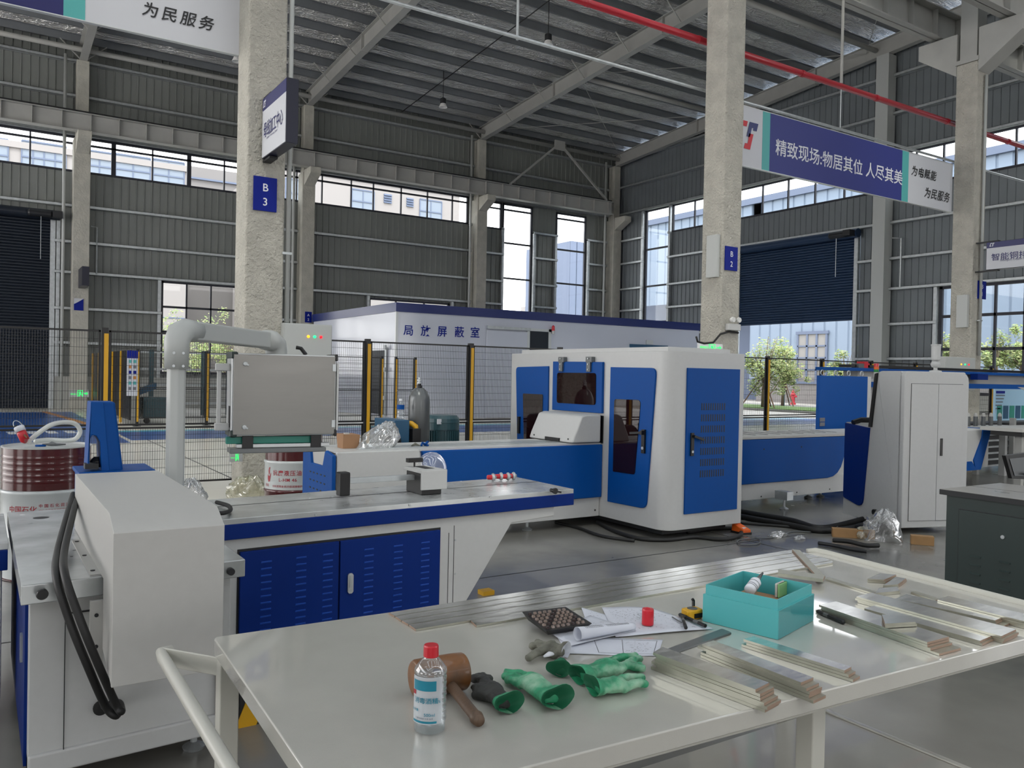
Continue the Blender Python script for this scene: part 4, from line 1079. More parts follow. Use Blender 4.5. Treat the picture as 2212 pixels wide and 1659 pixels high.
# black hoses
def hose(label, pts, r, name='hydraulic_hose', m='rubber'):
    o = MB()
    # Catmull-Rom
    P_ = [Vector(p) for p in pts]; Q = []
    for i in range(len(P_)-1):
        a, b, c, d = P_[max(i-1, 0)], P_[i], P_[i+1], P_[min(i+2, len(P_)-1)]
        for k in range(8):
            s_ = k/8; Q.append(.5*((2*b)+(c-a)*s_+(2*a-5*b+4*c-d)*s_*s_+(3*b-a-3*c+d)*s_**3))
    Q.append(P_[-1])
    return tag(o.tube(Q, r, 12).build(name, M[m], smooth=True), label, name.replace('_', ' '))
h1 = [yp(158, 1068, 4.3), yp(146, 1110, 4.0), yp(125, 1190, 3.55), yp(122, 1245, 3.18), yp(150, 1340, 3.10), yp(190, 1440, 3.08), yp(228, 1525, 3.12), yp(250, 1546, 3.12), yp(252, 1532, 3.2), yp(224, 1524, 3.3)]
h2 = [yp(164, 1082, 4.2), yp(157, 1112, 3.95), yp(139, 1190, 3.5), yp(140, 1240, 3.15), yp(170, 1330, 3.06), yp(210, 1430, 3.04), yp(250, 1520, 3.08), yp(262, 1537, 3.08), yp(258, 1520, 3.2), yp(246, 1518, 3.31)]
hose('thick black hose over the steel slab, the left one of the pair', h1, .0135)
hose('thick black hose over the steel slab, the right one of the pair', h2, .0135)
for px, lab in ((218, 'black rubber grommet where the left hose enters the white cabinet'), (247, 'black rubber grommet where the right hose enters the white cabinet')):
    p = yp(px, 1530-(px-218)*.15, SY0+.1)
    tag(MB().lathe((p.x, SY0+.11, p.z), [(.026, 0), (.026, -.012), (.012, -.014)], 20, axis='y').build('grommet', M['rubber']), lab, 'grommet')
# blue press frame
t = thing('press_head', 'blue tapered press frame with arched opening behind the white cover', 'machine', (.55, 4.62, ZB+.003))
Yp = 4.55
f = lambda px, py: (yp(px, py, Yp).x, yp(px, py, Yp).z)
out = [f(190, 1015), f(200, 867), f(246, 868), f(262, 1018)]
MB().box(.42, .72, Yp-.02, Yp+.26, ZB+.004, f(200, 1018)[1]-.01).build('pedestal', M['blue'], t, .01)
MB().box(.41, .76, Yp-.04, Yp+.28, f(200, 1018)[1]-.02, f(200, 1018)[1]).build('base_plate', M['blue'], t, .005)
poly = [f(190, 1012), f(192, 945), f(196, 940), f(206, 938), f(214, 950), f(218, 1012), f(236, 1018), f(224, 868), f(199, 866), f(189, 930), f(188, 1012)]
# outline: outer frame with arch opening
o1 = [f(188, 1014), f(196, 868), f(224, 868), f(238, 1020), f(219, 1018), f(216, 955), f(209, 942), f(199, 940), f(195, 948), f(193, 1014)]
mb = MB(); mb.prismY(o1, Yp-.0, Yp+.16)
mb.build('frame', M['blue'], t, .012, seg=3)
p0 = f(224, 868); p1 = f(238, 1020); p2 = f(250, 872); p3 = f(268, 1016)
mb = MB(); mb.hexa([(p1[0]-.02, Yp, p1[1]), (p3[0], Yp+.02, p1[1]), (p3[0], Yp+.15, p1[1]), (p1[0]-.02, Yp+.15, p1[1])], [(p0[0]-.02, Yp, p0[1]), (p2[0], Yp+.02, p0[1]), (p2[0], Yp+.15, p0[1]), (p0[0]-.02, Yp+.15, p0[1])])
mb.build('side_cheek', M['blue'], t, .012, seg=3)
z_ = f(200, 1012)[1]
MB().lathe((.50, Yp+.08, z_), [(.035, 0), (.03, .03), (.012, .05)], 14).build('punch', M['dark'], t)
MB().box(.44, .5, Yp-.02, Yp+.05, z_, z_+.025).build('clamp', M['dark'], t)

# ================================================================== PENDANT CONTROL BOX
px_, py__ = .835, 4.42
t = thing('pendant_control_box', 'white post and swing arm carrying a stainless steel control box', 'control panel', (px_, py__, ZB+.003))
zt_ = yp(396, 712, py__).z
r = .047
def octa(p0, p1, r): return MB().tube([p0, p1], r, 8)
octa((px_, py__, ZB+.003), (px_, py__, zt_-.09), r).build('post', M['offw'], t, .006)
A = Vector((px_, py__, zt_)); 
end = Vector((px_+.70*.985, py__+.72*.985, zt_-.015)); d_ = (end-A).normalized()
el = [A+Vector((0, 0, -.20)), A+Vector((0, 0, -.06)), A+Vector((0, 0, -.02))+d_*.025, A+d_*.075+Vector((0, 0, .002)), A+d_*.17]
MB().tube(el, .06, 12, rs=[.058, .062, .066, .06, .056]).build('elbow', M['offw'], t, smooth=True)
for dz in (-.185, -.12): 
    for s_ in (-.025, .02): MB().lathe(A+Vector((s_, -.059, dz)), [(.007, 0), (.007, -.003)], 8, axis='y').build('screw', M['galv'], t)
MB().bar(A+d_*.12, end, .082, .10).build('arm', M['offw'], t, .012, seg=3)
e = [end-d_*.09, end+d_*.0, end+d_*.05+Vector((0, 0, -.02)), end+d_*.065+Vector((0, 0, -.075)), end+d_*.065+Vector((0, 0, -.10))]
MB().tube(e, .066, 12, rs=[.062, .066, .068, .066, .064]).build('elbow', M['offw'], t, smooth=True)
ec = end+d_*.065
MB().lathe((ec.x, ec.y, ec.z-.17), [(.07, 0), (.07, .05), (.06, .052), (.06, .09)], 20).build('swivel', M['offw'], t)
# the box itself, its front turned slightly
Yc = ec.y-.13
cT = yp(613, 765, Yc); cB = yp(613, 941, Yc); wL = yp(503, 850, Yc); wR = yp(723, 850, Yc)
ang = math.radians(-7); Wd = (wR-wL).length/1.0; Hh = cT.z-cB.z
Mx = Matrix.Translation(((wL.x+wR.x)/2, Yc, cB.z)) @ Matrix.Rotation(ang, 4, 'Z')
def part(mb_fn, name, m, bev=0, parent=t):
    mb = MB(); mb.M = Mx; mb_fn(mb); return mb.build(name, m, parent, bev)
hw = Wd/2
box = part(lambda m: m.box(-hw-.0, hw, .012, .24, 0, Hh), 'box_body', M['alu'], .006)
door = part(lambda m: m.box(-hw+.01, hw-.012, -.006, .012, .008, Hh-.008), 'door', M['inox'], .003)
for z in (.035, Hh-.085): part(lambda m: m.lathe((-hw+.075, -.006, z+.02), [(.013, 0), (.013, -.012), (.009, -.014)], 14, axis='y'), 'lock', M['galv'], 0, door); part(lambda m: m.bar((-hw+.075, -.018, z+.02), (-hw+.095, -.022, z+.012), .009), 'key', M['galv'], 0, door)
for z in (.05, Hh-.1): part(lambda m: m.box(hw-.03, hw-.008, -.012, -.004, z, z+.045), 'hinge', M['galv'], 0, door)
for z in (-.008, Hh-.035):
    part(lambda m: m.box(-hw-.006, -hw+.035, -.002, .246, z, z+.043), 'corner_guard', M['greencab'], .01)
    part(lambda m: m.box(hw-.012, hw+.006, -.002, .246, z, z+.043), 'corner_guard', M['black'], .004)
part(lambda m: m.box(-hw-.004, -hw-.001, .05, .11, .05, .18), 'side_slot', M['black'])
part(lambda m: m.box(hw, hw+.012, -.002, .02, .03, Hh-.05), 'door_edge', M['white'])
def handle(m):
    m.box(-hw-.075, -hw-.05, .08, .10, .05, Hh-.09).box(-hw-.085, -hw, .07, .11, .03, .075).box(-hw-.085, -hw, .07, .11, Hh-.11, Hh-.065)
part(handle, 'grab_rail', M['white'], .004)
part(lambda m: m.tube([(.07, .05, Hh+.045), (.1, .05, Hh+.04), (.13, .04, Hh)], .012, 8), 'clamp_lever', M['black'])
def rul(m): m.box(-hw-.02, hw-.1, .06, .10, -.052, -.008)
part(rul, 'green_strip', M['rulergreen'], .004)
part(lambda m: m.box(-hw+.04, hw-.03, .04, .11, -.075, -.053), 'aluminium_shelf', M['alu'], .002)
part(lambda m: m.box(-hw-.005, hw-.06, .0, .14, -.105, -.077), 'keyboard_tray', M['cyl'], .004)
for x in (-hw+.1, hw-.12): part(lambda m: m.box(x-.03, x+.035, .03, .05, -.085, .0), 'tray_bracket', M['black'], .004)

# ================================================================== BUSBAR CONVEYOR + LASER ENCLOSURE
CY0, CY1 = 6.65, 7.36; CZ = .855
t = thing('infeed_conveyor', 'long white and blue busbar conveyor entering the machine enclosure from the left', 'machine', (4, 7, 0))
x0 = yp(727, 985, CY0).x; x1 = yp(905, 975, CY0).x
MB().box(x0, 5.415, CY0+.03, CY1-.03, .10, .58).build('base_frame', M['white'], t, .006)
MB().prismY([(x1+.03, CZ-.01), (5.415, CZ-.01), (5.415, .30), (x1+.10, .30)], CY0-.01, CY0+.05).build('blue_side_panel', M['blue'], t, .01)
MB().box(x1, 5.415, CY0+.03, CY1, .3, CZ-.012).build('beam', M['white'], t)
MB().prismY([(x0, CZ+.005), (x1, CZ+.005), (x1+.06, .47), (x0, .47)], CY0-.015, CY1+.01).build('end_cover', M['white'], t, .01)
f = MB(); f.box(x0-.0, 5.415, CY0+.02, CY0+.16, CZ-.012, CZ+.006).box(x0, 5.42, CY1-.2, CY1-.02, CZ-.012, CZ+.006); f.build('white_deck', M['white'], t)
f = MB(); f.box(x1-.5, 5.415, CY0+.18, CY0+.26, CZ-.02, CZ+.012).box(x1-.5, 5.415, CY0+.34, CY0+.42, CZ-.02, CZ+.012); f.build('guide_rail', M['galv'], t)
# blue end with a notch and rows of vents
ex = x0-.02
poly = [(CY0-.02, .42), (CY1+.02, .42), (CY1+.02, CZ-.06), (CY1-.03, CZ+.01), (CY1-.16, CZ+.01), (CY1-.20, CZ-.13), (CY0+.22, CZ-.13), (CY0+.16, CZ+.01), (CY0-.02, CZ-.02)]
bl = MB().prismX(poly, ex-.025, ex+.01).build('blue_end_cap', M['blue'], t, .008)
MB().prismX([(CY0+.2, CZ-.13), (CY1-.18, CZ-.13), (CY1-.14, CZ+.0), (CY0+.15, CZ+.0)], ex+.0, ex+.03).build('timber_insert', M['cream'], t)
for k in range(3):
    for j in range(5): MB().box(ex-.028, ex-.024, CY0+.14+.09*j, CY0+.175+.09*j, .64-.07*k, .652-.07*k).build('vent', M['dark'], bl)
p = yp(1289, 1107, CY0); MB().lathe((p.x, CY0+.03, p.z+.02), [(.01, 0), (.01, -.004)], 8, axis='y').build('screw', M['dark'], t)
for x in (3.4, 4.6): MB().lathe((x, CY0+.15, 0), [(.05, 0), (.055, .012), (.015, .035), (.015, .12)], 12).build('levelling_foot', M['galv'], t)

# enclosure
EX0, EX1, EY0, EY1, EZ = 5.42, 6.45, 5.70, 8.45, 1.80
t = thing('laser_enclosure', 'white machine enclosure with blue doors and smoked windows', 'machine', ((EX0+EX1)/2, 7, 0))
c = .14
def rc(cx, cy, r, a0, a1, n=6): return [(cx+r*math.cos(a0+(a1-a0)*k/n), cy+r*math.sin(a0+(a1-a0)*k/n)) for k in range(n+1)]
plan = rc(EX0+c, EY0+c, c, PI, 1.5*PI)+[(EX1, EY0), (EX1, EY1)]+rc(EX0+.05, EY1-.05, .05, .5*PI, PI, 3)
mb = MB(); mb.prism(plan, .10, EZ); shell = mb.build('shell', M['white'], t, .006)
MB().prism([(EX0+.10, EY0+.12), (EX1-.08, EY0+.12), (EX1-.08, EY1-.1), (EX0+.10, EY1-.1)], EZ, EZ+.045).build('roof_cap', M['white'], t, .004)
MB().box(EX0+.1, EX1-.06, EY0+.15, EY1-.1, .04, .10).build('plinth', M['dark'], t)
def onX(pts, d0, d1, X=EX0): return MB().prismX(pts, X-d1, X-d0)
def rnd_poly(pts, rad, n=4):
    out = []
    for i, p in enumerate(pts):
        r_ = rad[i] if hasattr(rad, '__len__') else rad
        p = Vector(p); a = Vector(pts[i-1]); b = Vector(pts[(i+1) % len(pts)])
        if r_ <= 0: out.append(tuple(p)); continue
        u = (a-p).normalized()*r_; v = (b-p).normalized()*r_
        for k in range(n+1):
            s_ = k/n; out.append(tuple((p+u)*(1-s_)**2+p*2*s_*(1-s_)+(p+v)*s_**2))
    return out
LX = lambda px, py: (xp(px, py, EX0).y, xp(px, py, EX0).z)
# left narrow door
d = rnd_poly([LX(1117, 793), LX(1187, 791), LX(1185, 950), LX(1120, 950)], [.05, .0, 0, 0])
d = [(y, z if z > .9 else .70) for y, z in d]
door = onX(d, 0, .018).build('door', M['blue'], t, .003)
w_ = rnd_poly([LX(1133, 850), LX(1176, 852), LX(1174, 949), LX(1135, 949)], [.02, .02, 0, 0]); w_ = [(y, z if z > .95 else .78) for y, z in w_]
onX(w_, .018, .024).build('window_pane', M['smoke'], door)
hx = LX(1125, 918)
onX([(hx[0]-.02, hx[1]-.1), (hx[0]+.02, hx[1]-.1), (hx[0]+.02, hx[1]+.1), (hx[0]-.02, hx[1]+.1)], .018, .04).build('handle', M['black'], door)
# top hatch
d = [LX(1199, 781), LX(1306, 782), LX(1304, 893), LX(1197, 885)]
hatch = onX(d, 0, .03).build('hatch', M['blue'], t, .004)
w_ = rnd_poly([LX(1209, 805), LX(1293, 806), LX(1292, 875), LX(1208, 870)], .035)
onX(w_, .03, .036).build('window_pane', M['smoke'], hatch)
for px in (1219, 1279):
    y, z = LX(px, 781)
    mb = MB(); mb.box(EX0-.05, EX0, y-.05, y+.05, z-.01, z+.05).box(EX0-.055, EX0-.03, y-.03, y+.03, z-.11, z); mb.build('hinge', M['cyl'], hatch, .004)
    for dz in (.03, -.03, -.085): MB().lathe((EX0-.056, y, z+dz), [(.009, 0), (.009, -.004)], 8, axis='x').build('bolt', M['galv'], hatch)
# dark throat behind the snout
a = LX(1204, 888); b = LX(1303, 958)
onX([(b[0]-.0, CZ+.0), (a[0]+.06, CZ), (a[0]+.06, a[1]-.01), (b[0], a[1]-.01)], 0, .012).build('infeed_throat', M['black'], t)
# middle big door
d = rnd_poly([LX(1322, 793), LX(1420, 795), LX(1398, 1099), LX(1315, 1083)], [0, .07, .07, .01])
door = onX(d, 0, .02).build('door', M['blue'], t, .003)
w_ = rnd_poly([LX(1331, 862), LX(1388, 864), LX(1375, 1025), LX(1328, 1018)], [.03, .05, .03, .01])
onX(w_, .02, .026).build('window_pane', M['smoke'], door)
y, z = LX(1395, 950)
h = onX([(y-.022, z-.13), (y+.022, z-.13), (y+.022, z+.10), (y-.022, z+.10)], .02, .04).build('handle', M['black'], door)
MB().bar((EX0-.06, y, z+.07), (EX0-.06, y+.16, z+.055), .022).box(EX0-.07, EX0-.03, y-.014, y+.014, z+.05, z+.09).build('lever', M['black'], h)
MB().lathe((EX0-.045, y, z-.08), [(.015, 0), (.015, .006)], 10, axis='x').build('lock', M['galv'], h)
# end face door with slots
q = lambda px, py: (yp(px, py, EY0).x, yp(px, py, EY0).z)
d = [q(1483, 796), q(1596, 798), q(1589, 1098), q(1477, 1111)]
xs = [EX0+.23, EX1-.08]; zs = [.25, 1.645]
door = MB().box(xs[0], xs[1], EY0-.018, EY0, zs[0], zs[1]).build('door', M['blue'], t, .003)
mb = MB()
for r_ in range(7):
    for k in range(11):
        x = q(1513+4.9*k, 890)[0]; zc = 1.275-.108*r_
        mb.box(x-.006, x+.006, EY0-.020, EY0-.016, zc-.034, zc+.034)
tag(mb.build('vent_slots', M['black'], door), kind='stuff')
x, z = q(1491, 955)
h = MB().box(x-.02, x+.02, EY0-.035, EY0-.018, z-.13, z+.09).build('handle', M['black'], door, .003)
MB().bar((x, EY0-.05, z+.06), (x+.13, EY0-.05, z+.02), .022).build('lever', M['black'], h)
MB().lathe((x, EY0-.035, z-.09), [(.013, 0), (.013, -.004)], 10, axis='y').build('lock', M['galv'], h)
# red machine light glowing behind the smoked window
y, z = LX(1349, 912)
# white snout on the conveyor
t = thing('feed_carriage', 'white sloped carriage cover sitting on the conveyor in front of the enclosure hatch', 'machine', (4.9, 7.0, CZ+.012))
ya, yb = CY0+.03, CY1+.02
xa = yp(1153, 945, ya).x
A0 = yp(1188, 957, CY0)
x_r = 5.40; x_l = yp(1175, 955, CY0+.0).x
# profile seen from the left end: front slopes
mb = MB()
xl = 4.52; 
prof = [(CY0-.02, CZ+.014), (CY1+.05, CZ+.014), (CY1+.05, CZ+.27), (CY0+.26, CZ+.30), (CY0+.18, CZ+.29), (CY0+.02, CZ+.09)]
zc_ = CZ+.013
mb.prismY([(5.01, zc_), (5.38, zc_), (5.38, zc_+.285), (5.19, zc_+.288), (5.13, zc_+.27), (5.035, zc_+.07)], CY0-.02, CY1+.05)
mb.build('cover', M['white'], t, .02, seg=3)
MB().box(5.005, 5.02, CY0+.2, CY0+.45, CZ+.014, CZ+.05).build('cut_out', M['black'], t)
for y in (CY0+.06, CY1-.04): MB().lathe((5.02, y, CZ+.05), [(.009, 0), (.009, -.004)], 8, axis='x').build('bolt', M['dark'], t)

# outfeed conveyor, two bays
t = thing('outfeed_conveyor', 'white and blue outfeed conveyor leaving the enclosure to the right', 'machine', (9.5, 7, 0))
OX0, OX1 = 6.47, 12.9
MB().box(OX0, OX1, CY0+.04, 7.4, .28, CZ+.01).build('beam', M['white'], t, .006)
MB().box(OX0, 9.75, CY0+.02, 7.4, .115, .34).build('base_frame', M['white'], t, .006)
zz0 = yp(1602, 1055, CY0).z
pl = rnd_poly([(OX0, .31), (9.34, .31), (9.52, CZ-.02), (OX0, CZ-.02)], [0, .24, 0, 0])
MB().prismY(pl, CY0-.015, CY0+.04).build('blue_side_panel', M['blue'], t, .01)
dk = MB().box(OX0, 9.7, CY0-.01, 7.42, CZ-.015, CZ+.012).build('deck', M['cream'], t)
for k in range(14):
    x = 6.62+.225*k; MB().bar((x, CY0+.2, CZ+.013), (x+.02, CY0+.62, CZ+.013), .02, .004).build('deck_slot', M['dark'], dk)
pl = rnd_poly([(9.9, .33), (12.3, .33), (12.55, CZ-.12), (12.50, CZ+.01), (9.9, CZ+.01)], [0, .15, .03, .0, 0])
MB().box(9.75, 13.0, CY0+.0, 7.45, .30, CZ).build('second_bay', M['white'], t, .006)
MB().prismY([(9.8, .25), (12.64, .25), (12.5, .385), (9.8, .385)], CY0-.02, CY0+.02).prismY([(12.62, .25), (12.76, .25), (13.04, CZ+.01), (12.80, CZ+.01), (12.78, CZ-.12), (12.56, .40)], CY0-.018, CY0+.018).build('blue_border', M['blue'], t)
MB().prismY([(12.70, .25), (12.78, .25), (13.05, CZ+.012), (12.99, CZ+.012)], CY0+.02, 7.46).build('end_panel', M['blue'], t)
MB().box(12.98, 14.7, 7.12, 7.38, .79, CZ+.0).box(14.6, 14.68, 7.2, 7.3, 0, .79).build('rod_shelf', M['white'], t)
for x in (6.75, 9.2, 9.45, 8.1):
    if x == 8.1: MB().box(8.05, 8.16, 6.42, 6.6, .12, .22).build('bracket', M['galv'], t)
    yy = 7.0 if x != 8.1 else 6.5
    MB().lathe((x, yy, 0), [(.05, 0), (.055, .012), (.015, .035), (.015, .12)], 12).build('levelling_foot', M['galv'], t)
for x in (10.6, 12.2): MB().box(x-.05, x+.05, 6.9, 7.0, 0, .3).build('leg', M['galv'], t)
for px, py in ((1647, 1073), (1724, 1064), (1795, 1057), (1648, 970), (1729, 965)):
    p = yp(px, py, CY0); MB().lathe((p.x, CY0+(.02 if py > 1000 else -.015), p.z), [(.009, 0), (.009, -.004)], 8, axis='y').build('screw', M['dark'], t)
# grey rods with pale tips standing on the second bay
for i, px in enumerate((2091, 2107, 2124, 2140, 2159)):
    p = yp(px, 922, 7.25)
    t2 = thing('pin_rod', ('grey pale tipped rod on the far conveyor, %s of the five' % ('leftmost', 'second from left', 'middle one', 'second from right', 'rightmost')[i]), 'rod', (p.x, 7.25, CZ+.012), 0, 'row of grey rods')
    top = yp(px, 893, 7.25).z
    MB().tube([(p.x, 7.25, CZ), (p.x, 7.25, top-.05)], .034, 10).build('rod', M['cyl'], t2)
    MB().lathe((p.x, 7.25, top-.05), [(.032, 0), (.03, .03), (.012, .06)], 10).build('tip', M['cream'], t2)
# big blue rear cover behind the conveyor
t = thing('switch_cabinet', 'large plain blue cabinet standing behind the outfeed conveyor', 'cabinet', (11.7, 8.5, 0))
a = yp(1771, 811, 8.3); b = yp(1875, 811, 8.3)
MB().box(a.x, b.x, 8.3, 8.36, .05, a.z).build('body', M['blue'], t, .006)
MB().box(b.x, b.x+.12, 8.32, 8.5, .05, a.z).build('white_edge', M['white'], t)
for k in (0.08, .35, .62, .9):
    x = a.x+(b.x-a.x)*k; mb = MB(); pts = [(x+.04*math.cos(2*PI*i/12), 8.33, a.z+.045+.04*math.sin(2*PI*i/12)) for i in range(13)]
    MB().tube(pts, .009, 6, cap=False).build('lifting_eye', M['galv'], t)
for dz in (.42, .2, .12): MB().box(a.x+.02, a.x+.14, 8.29, 8.3, a.z-.62-dz*.9, a.z-.56-dz*.9).build('sticker', M['greyprint'], t)

# ================================================================== WHITE OPERATOR CABINET
ca = math.radians(-20)
t = thing('operator_cabinet', 'tall white double door cabinet with blue console side and rounded top corner', 'cabinet', (7.93, 4.94, 0), ca)
def cp(fn, name, m, bev=0, parent=t, **k):
    mb = MB(); fn(mb); 
    if parent is t: o = mb.build(name, m, parent, bev, local=True, **k)
    else: o = mb.build(name, m, parent, bev, local=True, **k)
    return o
CW, CH = .77, 1.665
# side outline in depth (y) / height (z): console behind the screen
side = rnd_poly([(0, .06), (0, CH), (.34, CH), (.40, CH-.05), (.47, 1.06), (.90, 1.09), (.92, .05)], [0, .03, .05, .03, 0, .02, 0])
cp(lambda m: m.prismX(side, .0, CW), 'body', M['white'], .012)
blu = rnd_poly([(.885, .25), (.89, 1.075), (.455, 1.045), (.58, .20), (.7, .2)], [.02, .01, .0, .12, .0])
blu = rnd_poly([(.90, .24), (.895, 1.08), (.47, 1.05), (.56, .17)], [.03, .01, .0, .1])
cp(lambda m: m.prismX(blu, -.02, .0), 'blue_console_panel', M['navy'], .004)
cp(lambda m: m.prismX([(.40, CH-.03), (.475, 1.06), (.52, 1.06), (.43, CH-.05)], .03, CW-.03), 'screen_edge', M['black'], .006)
cp(lambda m: m.prismX([(.36, CH-.02), (.40, CH-.03), (.485, 1.06), (.44, 1.06)], -.022, .001), 'dark_trim', M['black'], .004)
fr = rnd_poly([(0.0, .06), (CW, .06), (CW, CH+.0), (0.0, CH+.0)], [0, 0, .11, .05])
cp(lambda m: m.prismY(fr, -.05, .03), 'front_frame', M['white'], .01)
g = cp(lambda m: m.box(.075, CW-.075, -.052, -.049, .13, CH-.125), 'door_gap', M['dark'])
for a, b_ in ((.079, .395), (.399, CW-.079)):
    dd = cp(lambda m: m.box(a, b_, -.058, -.05, .134, CH-.129), 'door', M['white'], .002)
    if a > .2: cp(lambda m: m.box(.43, .458, -.066, -.058, .80, .98), 'handle', M['black'], .003, dd)
cp(lambda m: m.lathe((-.03, .35, .16), [(.03, 0), (.03, .04)], 16, axis='x'), 'cable_gland', M['black'])
cp(lambda m: m.tube([(-.02, .75, 1.09), (-.02+.1, .75, 1.12), (.3, .75, 1.12)], .03, 8), 'wrist_rest', M['black'])
M_c = t.matrix_basis
w = wmat(t)
# signal tower and camera on top
def stand(local, label, name, cat): 
    return thing(name, label, cat, w @ Vector(local))
pt = w @ Vector((.02, .72, 0))
p = yp(1893, 800, (w @ Vector((.1, .55, 0))).y)
o = w @ Vector((.05, .46, CH-.06))
t3 = thing('signal_tower', 'small red orange and green signal lamp beside the top of the white cabinet', 'signal lamp', (p.x, p.y, p.z-.08))
zz = p.z-.08
for nm, m, h0, h1 in (('stem', 'white', 0, .06), ('green_lens', 'sig_green', .06, .09), ('orange_lens', 'orange', .09, .12), ('red_lens', 'red', .12, .155)):
    if m == 'sig_green': M.setdefault('sig_green', mat('green_lens', '#16803c', .4))
    MB().lathe((p.x, p.y, zz+h0), [(.026, 0), (.026, h1-h0)], 14).build(nm, M[m], t3)
p = w @ Vector((.50, .12, CH))
t3 = thing('dome_camera', 'white camera on a ball joint on top of the white cabinet', 'camera', p)
MB().lathe(p, [(.06, 0), (.06, .012), (.02, .02), (.02, .05)], 16).build('base', M['white'], t3)
MB().lathe(p, [(.012, .04), (.04, .055), (.05, .08), (.04, .105), (.012, .12)], 16).build('ball_joint', M['white'], t3, smooth=True)
MB().lathe(p, [(.03, .118), (.045, .13), (.047, .27), (.05, .275), (.05, .29)], 16).build('housing', M['white'], t3)

# ================================================================== HYDRAULIC UNIT BEHIND THE CONVEYOR
HY = 8.45
p = yp(906, 845, HY)
t = thing('gas_cylinder', 'grey steel gas cylinder with valve standing behind the conveyor', 'cylinder', (p.x, HY, 0))
rr = (yp(927, 880, HY)-yp(885, 880, HY)).length/2; zt = yp(906, 838, HY).z
MB().lathe((p.x, HY, 0), [(rr, .02), (rr, zt-.16), (rr*.96, zt-.11), (rr*.75, zt-.04), (rr*.45, zt-.005), (rr*.4, zt)], 32).build('body', M['cyl'], t, smooth=True)
MB().lathe((p.x, HY, zt), [(.03, 0), (.03, .03), (.018, .035), (.018, .05)], 12).build('collar', M['black'], t)
MB().lathe((p.x, HY, zt+.05), [(.028, 0), (.028, .014), (.016, .016), (.016, .03), (.028, .032), (.028, .045), (.014, .05), (.014, .07)], 12).build('valve', M['galv'], t)
t = thing('hydraulic_tank', 'petrol blue hydraulic tank box behind the conveyor under the water bottle', 'tank', (3.85, HY, 0))
a = yp(853, 908, HY-.25); b = yp(885, 908, HY-.25)
MB().box(a.x, b.x, HY-.25, HY+.3, .1, a.z).build('tank', M['petrol'], t, .008)
ht = a.z
fan = yp(840, 945, HY-.3)
MB().lathe((fan.x, HY-.26, fan.z-.06), [(.14, .12), (.14, -.06), (.12, -.09), (.04, -.10)], 28, axis='y').build('fan_guard', M['black'], t, smooth=False)
q1 = yp(898, 915, HY-.2)
q0 = yp(885, 915, HY-.2)
MB().tube([(q0.x-.04, HY-.1, q1.z), (q1.x-.05, HY-.2, q1.z+.0), (q1.x-.01, HY-.22, q1.z-.03), (q1.x, HY-.22, q1.z-.09), (q1.x, HY-.22, .3)], .03, 12).build('yellow_pipe', M['yellow'], t, smooth=True)
MB().box(q0.x, q1.x+.03, HY-.28, HY-.16, .2, q1.z-.05).build('valve_block', M['black'], t, .01)
t = thing('electric_motor', 'dark grey green flange motor with cooling ribs behind the conveyor', 'motor', (4.7, HY+.3, 0))
HY += .3
a = yp(922, 897, HY); b = yp(988, 897, HY); rr = (b-a).length/2; cx = (a.x+b.x)/2; z1 = yp(955, 896, HY).z
MB().lathe((cx, HY, z1-.17), [(rr, 0), (rr, .08), (rr*1.02, .085), (rr, .10), (rr*.98, .13), (rr*.86, .165), (rr*.5, .17)], 32).build('fan_cover', M['motor'], t)
MB().lathe((cx, HY, .2), [(rr*.92, 0), (rr*.92, z1-.37)], 32).build('stator', M['motor'], t)
for k in range(40):
    a_ = 2*PI*k/40; MB().bar((cx+rr*.96*math.cos(a_), HY+rr*.96*math.sin(a_), .3), (cx+rr*.96*math.cos(a_), HY+rr*.96*math.sin(a_), z1-.18), .008, .02, up=(math.cos(a_), math.sin(a_), 0)).build('cooling_rib', M['motor'], t)
MB().box(cx-.04, cx+.03, HY-rr-.03, HY-rr+.02, z1-.42, z1-.3).build('name_plate', M['cream'], t)
MB().box(cx-rr*.75, cx-rr*.5, HY-rr*.86, HY-rr*.78, z1-.1, z1-.04).build('sticker', M['whiteprint'], t)
MB().box(cx-.25, cx+.25, HY-.25, HY+.25, 0, .2).build('base', M['dark'], t)
HY -= .3
# water bottle on the tank
def bottle_prof(s=1): return [(.030*s, 0), (.033*s, .008), (.033*s, .05), (.030*s, .055), (.033*s, .06), (.033*s, .085), (.030*s, .09), (.033*s, .095), (.033*s, .145), (.028*s, .165), (.016*s, .19), (.013*s, .2), (.013*s, .205)]
p = yp(865, 905, HY-.05)
t = thing('water_bottle', 'crumpled clear water bottle with blue label standing on the blue tank', 'bottle', (p.x, HY-.05, ht))
MB().lathe((p.x, HY-.05, ht), bottle_prof(1.25), 20).build('bottle', M['clearplastic'], t, smooth=True)
MB().lathe((p.x, HY-.05, ht+.11), [(.042, 0), (.0423, .05)], 20, cap=False).build('label', M['blue'], t)
MB().lathe((p.x, HY-.05, ht+.205), [(.018, 0), (.018, .022)], 14).build('cap', M['whiteprint'], t)

